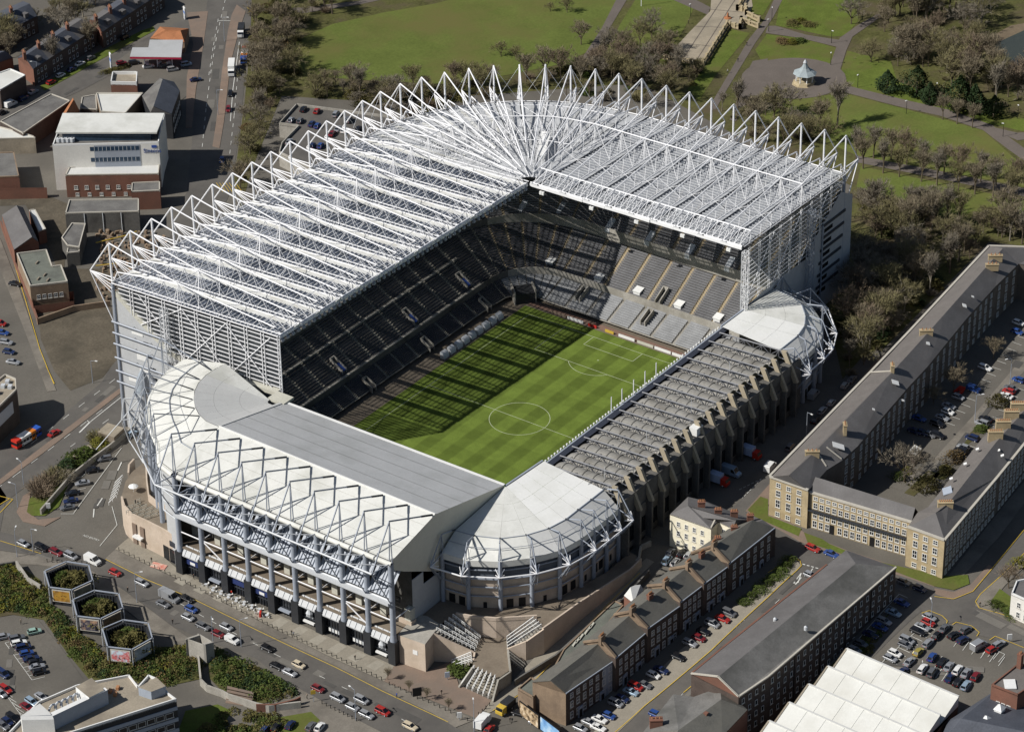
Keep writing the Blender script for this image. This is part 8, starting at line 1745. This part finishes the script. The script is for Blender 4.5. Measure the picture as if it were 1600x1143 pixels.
# grass tufts in the rough
# ------------------------------------------------------------------ street furniture and people
def lamp(u, v, h, label, arm=1.6, group='street lamps', m_='grey_steel'):
    p = G(u, v); o = thing('street_lamp', label, 'lamp', p, group, rt.uniform(0, 6.28)); mb = MB(); mb.tube((0, 0, 0), (0, 0, h), .12, 6, r2=.07); mb.tube((0, 0, h), (arm, 0, h+.3), .06, 5); inst('pole', mb.mesh('pole', M[m_]), o); mb = MB(); mb.box(arm+.3, 0, h+.2, .8, .35, .16); inst('lantern', mb.mesh('lantern', M['white_paint']), o)
SL = [(214, 941, 10, 'tall lamp post on the pavement by the first parked traffic'), (556, 1125, 10, 'tall lamp post on the near pavement of the street'), (741, 1142, 9, 'lamp post at the mouth of the side street'), (333, 1004, 9, 'lamp post beside the concrete stair tower'), (27, 870, 9, 'lamp post near the junction at lower left'), (52, 862, 8, 'lamp post at the junction by the yellow box'), (28, 792, 8, 'lamp post at the tip of the corner lawn'), (145, 598, 8, 'lamp post beside the main road below the waste yard'), (37, 757, 8, 'lamp post on the road island at left'), (341, 180, 10, 'lamp post on the brick median, nearer one'), (351, 65, 10, 'lamp post on the brick median, farther one'), (60, 131, 9, 'lamp post on the side street at upper left'), (1523, 658, 9, 'lamp post beside the court lane'), (1578, 600, 9, 'lamp post by the far court bays'), (1260, 680, 8, 'lamp post in the shade before the stone terrace'), (1454, 980, 8, 'lamp post in the right car park'), (377, 1010, 9, 'lamp post on the edge of the shrub bank')]
for s in SL: lamp(*s)
PLm = [(1299, 68), (1298, 102), (1340, 137), (1201, 50), (1206, 32), (1463, 150), (1567, 214), (1079, 26), (1590, 186), (1416, 178)]
PLn = ['at the path crossing beyond the bandstand', 'at the edge of the bandstand circle', 'on the lawn right of the bandstand', 'by the long diagonal path, nearer one', 'by the long diagonal path, farther one', 'beside the dark evergreens', 'at the right path bend', 'left of the park terrace', 'behind the right path fork', 'on the lower lawn by the path']
for (u, v), n_ in zip(PLm, PLn): lamp(u, v, 5, 'park lamp with white globe '+n_, .05, 'park lamps', 'black')
p = G(1002, 10); o = thing('flag_pole', 'white flag pole at the top edge of the park', 'pole', p); mb = MB(); mb.tube(p, p+V(0, 0, 11), .14, 6); mb.build('pole', M['white_steel'], o)
bmesh_b = MB(); bmesh_b.tube((0, 0, 0), (0, 0, .95), .11, 6, cap=True); bmesh_b.tube((0, 0, .95), (0, 0, 1.05), .14, 6, cap=True); BOL = bmesh_b.mesh('bollard', M['black'])
def bollards(a, b_, n, label, group):
    for k in range(n): t = (k+.5)/n; p = G(a[0]+(b_[0]-a[0])*t, a[1]+(b_[1]-a[1])*t); o = inst('bollard', BOL, None, (p.x, p.y, p.z+.15)); tag(o, label, 'bollard', group)
bollards((182, 858), (302, 917), 15, 'short black bollard along the kerb before the curved podium', 'bollards before the podium'); bollards((302, 917), (414, 975), 14, 'short black bollard along the kerb before the café tables', 'bollards before the cafe'); bollards((414, 975), (600, 1064), 24, 'short black bollard along the kerb before the shop fronts', 'bollards before the shops'); bollards((604, 1068), (735, 1128), 15, 'short black bollard along the kerb of the brown plaza', 'bollards of the plaza'); bollards((500, 1098), (560, 1128), 9, 'short black bollard on the near pavement', 'bollards on the near pavement'); bollards((745, 1120), (768, 1100), 4, 'short black bollard at the corner of the plaza stairs', 'bollards of the plaza corner'); bollards((70, 878), (140, 882), 9, 'short black bollard by the first hexagonal planter', 'bollards by the planters')
# tree pits / lamps of the plaza
for k, (u, v) in enumerate([(606, 1062), (639, 1081), (667, 1093), (701, 1110)]):
    bare(u, v, 4.5, ['thin young street tree in a pit on the plaza, nearest the shops', 'second thin young street tree on the plaza', 'third thin young street tree on the plaza', 'thin young street tree at the far end of the plaza'][k], 'young trees on the plaza', k=3)
# cafe tables
tbm = MB(); tbm.tube((0, 0, 0), (0, 0, .72), .06, 6); tbm.tube((0, 0, .72), (0, 0, .76), .5, 10, cap=True); TT = tbm.mesh('table_top', M['pale_steel'])
chm = MB(); chm.box(0, 0, .42, .42, .42, .06); chm.box(-.2, 0, .45, .05, .42, .45); [chm.tube((x, y, 0), (x, y, .43), .03, 4) for x in (-.18, .18) for y in (-.18, .18)]; CH = chm.mesh('chair', M['white_paint'])
for k in range(16):
    t = k/16; u, v = 322+t*96+(k % 2)*5, 916+t*44+(k % 2)*7; p = G(u, v); o = thing('cafe_table', 'round pale cafe table among others outside the shop fronts', 'table', (p.x, p.y, p.z+.17), 'cafe tables before the shop fronts', k*1.1); inst('table_top', TT, o)
    for j in range(3): a = j*2.1+k; c_ = inst('cafe_chair', CH, None, (p.x+.95*math.cos(a), p.y+.95*math.sin(a), p.z+.17), a+math.pi); tag(c_, 'white cafe chair drawn up to a table outside the shop fronts', 'chair', 'cafe chairs before the shop fronts')
# parasols, kiosk boards, signs
p = G(241, 890); o = thing('ground_banner', 'red and white flat banner lying on the pavement before the podium', 'banner', p); mb = MB(); q = [G(240, 878), G(262, 884), (G(256, 892)), G(234, 886)]; mb.poly([V(x.x, x.y, x.z+.32) for x in q]); mb.build('cloth', poster_mat('red white banner', [(.5, .08, .05), (.65, .55, .45)], .7, 9), o)
p = G(407, 962); o = thing('traffic_cone', 'bright orange red barrier before the café tables', 'barrier', p); mb = MB(); mb.box(p.x, p.y, p.z+.17, 1.8, .5, 1.2, .6); mb.build('board', M['bus_red'], o)
for u, v, lab, m_ in ((699, 1062, 'blue grey information pillar on the brown plaza', 'panel_blue'), (76, 798, 'white sign board on the corner lawn', 'white_paint'), (718, 1125, 'white notice on a post at the plaza kerb', 'white_paint'), (1577, 1003, 'white and yellow ticket machine by the car park', 'white_paint')):
    p = G(u, v); o = thing('sign_board', lab, 'sign', p); mb = MB(); mb.tube(p, p+V(0, 0, 1.4), .08, 5); mb.build('post', M['grey_steel'], o); mb = MB(); mb.box(p.x, p.y, p.z+1.0, .25, 1.3, 1.7, .8); mb.build('panel', M[m_], o)
p = G(652, 1092); o = thing('sign_board', 'large dark information board on the plaza kerb', 'sign', p); mb = MB(); mb.box(p.x, p.y, p.z+1.2, .3, 2.4, 2.6, .9); mb.build('panel', M['black'], o); mb = MB(); mb.tube(p, p+V(0, 0, 1.3), .1, 5); mb.build('post', M['black'], o)
p = G(490, 1096); o = thing('sign_board', 'yellow traffic sign on a post beside the shrub bank', 'sign', p); mb = MB(); mb.tube(p, p+V(0, 0, 3), .07, 5); mb.build('post', M['grey_steel'], o); mb = MB(); mb.box(p.x, p.y, p.z+2.6, .15, 1.3, 1.2, .8); mb.build('panel', M['yellow_paint'], o)
# people: one continuous body grown on a skeleton
def person_mesh(pose):
    me = bpy.data.meshes.new('body'); st = .18 if pose else .05
    vs_ = [(0, 0, .95), (0, 0, 1.2), (0, 0, 1.42), (0, 0, 1.52), (0, 0, 1.66), (.02, 0, 1.74), (0, .19, 1.40), (st*.6, .24, 1.13), (st, .22, .88), (0, -.19, 1.40), (-st*.6, -.24, 1.13), (-st, -.22, .88), (0, .10, .90), (-st, .11, .48), (-st*1.6, .11, .06), (-st*1.6+.14, .12, .03), (0, -.10, .90), (st, -.11, .48), (st*1.2, -.11, .06), (st*1.2+.14, -.12, .03)]
    es = [(0, 1), (1, 2), (2, 3), (3, 4), (4, 5), (2, 6), (6, 7), (7, 8), (2, 9), (9, 10), (10, 11), (0, 12), (12, 13), (13, 14), (14, 15), (0, 16), (16, 17), (17, 18), (18, 19)]
    rad = [.15, .14, .14, .06, .10, .07, .065, .05, .04, .065, .05, .04, .09, .07, .05, .04, .09, .07, .05, .04]
    me.from_pydata(vs_, es, []); o = bpy.data.objects.new('body', me); COL.objects.link(o); md = o.modifiers.new('skin', 'SKIN')
    for i, r_ in enumerate(rad): me.skin_vertices[0].data[i].radius = (r_, r_*.85)
    me.skin_vertices[0].data[0].use_root = True; o.modifiers.new('sub', 'SUBSURF').levels = 1
    dg = bpy.context.evaluated_depsgraph_get(); out = bpy.data.meshes.new_from_object(o.evaluated_get(dg)); bpy.data.objects.remove(o)
    out.materials.clear(); [out.materials.append(m_) for m_ in (M['black'], M['skin'], M['black'])]
    for p_ in out.polygons: z = p_.center.z; p_.material_index = 1 if z > 1.5 or (abs(p_.center.y) > .19 and z < .95 and z > .8) else (2 if z < .92 else 0)
    return out
M['skin'] = mat('skin', (.45, .28, .2), .6, 0, .05)
PB = [person_mesh(0), person_mesh(1)]
CL = {'dark': M['black'], 'white': M['white_paint'], 'red': M['bus_red'], 'blue': M['blue'], 'grey': M['grey_steel'], 'tan': M['flat_tan']}
PPL = [(83, 876, 'dark', 'on the pavement above the first planter'), (33, 975, 'tan', 'on the path by the planted bank'), (237, 878, 'dark', 'beside the red and white banner'), (303, 905, 'dark', 'before the second pier of the shops'), (362, 930, 'red', 'among the café tables, left part'), (431, 958, 'dark', 'on the forecourt past the café tables'), (456, 992, 'dark', 'in a pair before the shop fronts, left'), (459, 994, 'grey', 'in a pair before the shop fronts, right'), (555, 1031, 'dark', 'walking before the last shop fronts'), (480, 1092, 'tan', 'by the yellow traffic sign'), (620, 1090, 'blue', 'crossing the brown plaza'), (690, 1085, 'dark', 'on the plaza near the stairs'), (797, 1128, 'dark', 'standing between the vehicles at the bottom'), (854, 1010, 'dark', 'at the corner of the pale ramp wall, left'), (859, 1012, 'white', 'at the corner of the pale ramp wall, right'), (270, 975, 'dark', 'on the pavement by the hexagonal planters'), (200, 925, 'dark', 'near the tall lamp by the planters'), (1531, 948, 'dark', 'at the street corner by the white villa'), (1441, 1039, 'white', 'between cars in the right car park'), (1167, 72, 'dark', 'on the diagonal park path, farther'), (1153, 97, 'dark', 'on the diagonal park path, nearer'), (1137, 115, 'white', 'on the grass edge beside the diagonal path'), (1076, 38, 'dark', 'at the left edge of the park terrace')]
for k, (u, v, c, w_) in enumerate(PPL):
    p = G(u, v); o = thing('person', f'person in {c} clothes {"walking" if k % 2 else "standing"} {w_}' if 'walking' not in w_ and 'standing' not in w_ else f'person in {c} clothes {w_}', 'person', (p.x, p.y, p.z+.18), None, rt.uniform(0, 6.28)); inst('body', PB[k % 2], o, mats={0: CL[c]})
for u, v, c, lab in ((212, 787, 'dark', 'person in dark clothes among the podium barriers, left'), (216, 789, 'dark', 'person in dark clothes among the podium barriers, right')):
    p = at(u, v, 1.0); o = thing('person', lab, 'person', p); inst('body', PB[0], o, mats={0: CL[c]})
p = at(209, 768, 1.0); o = thing('parasol', 'white parasol standing alone on the brown podium deck', 'parasol', p); mb = MB(); mb.tube(p, p+V(0, 0, 2.4), .06, 5); mb.build('pole', M['white_steel'], o); mb = MB(); mb.lathe(p.x, p.y, [(1.5, p.z+1.9), (.9, p.z+2.3), (.05, p.z+2.6)], 8); mb.build('canopy', M['white_paint'], o)
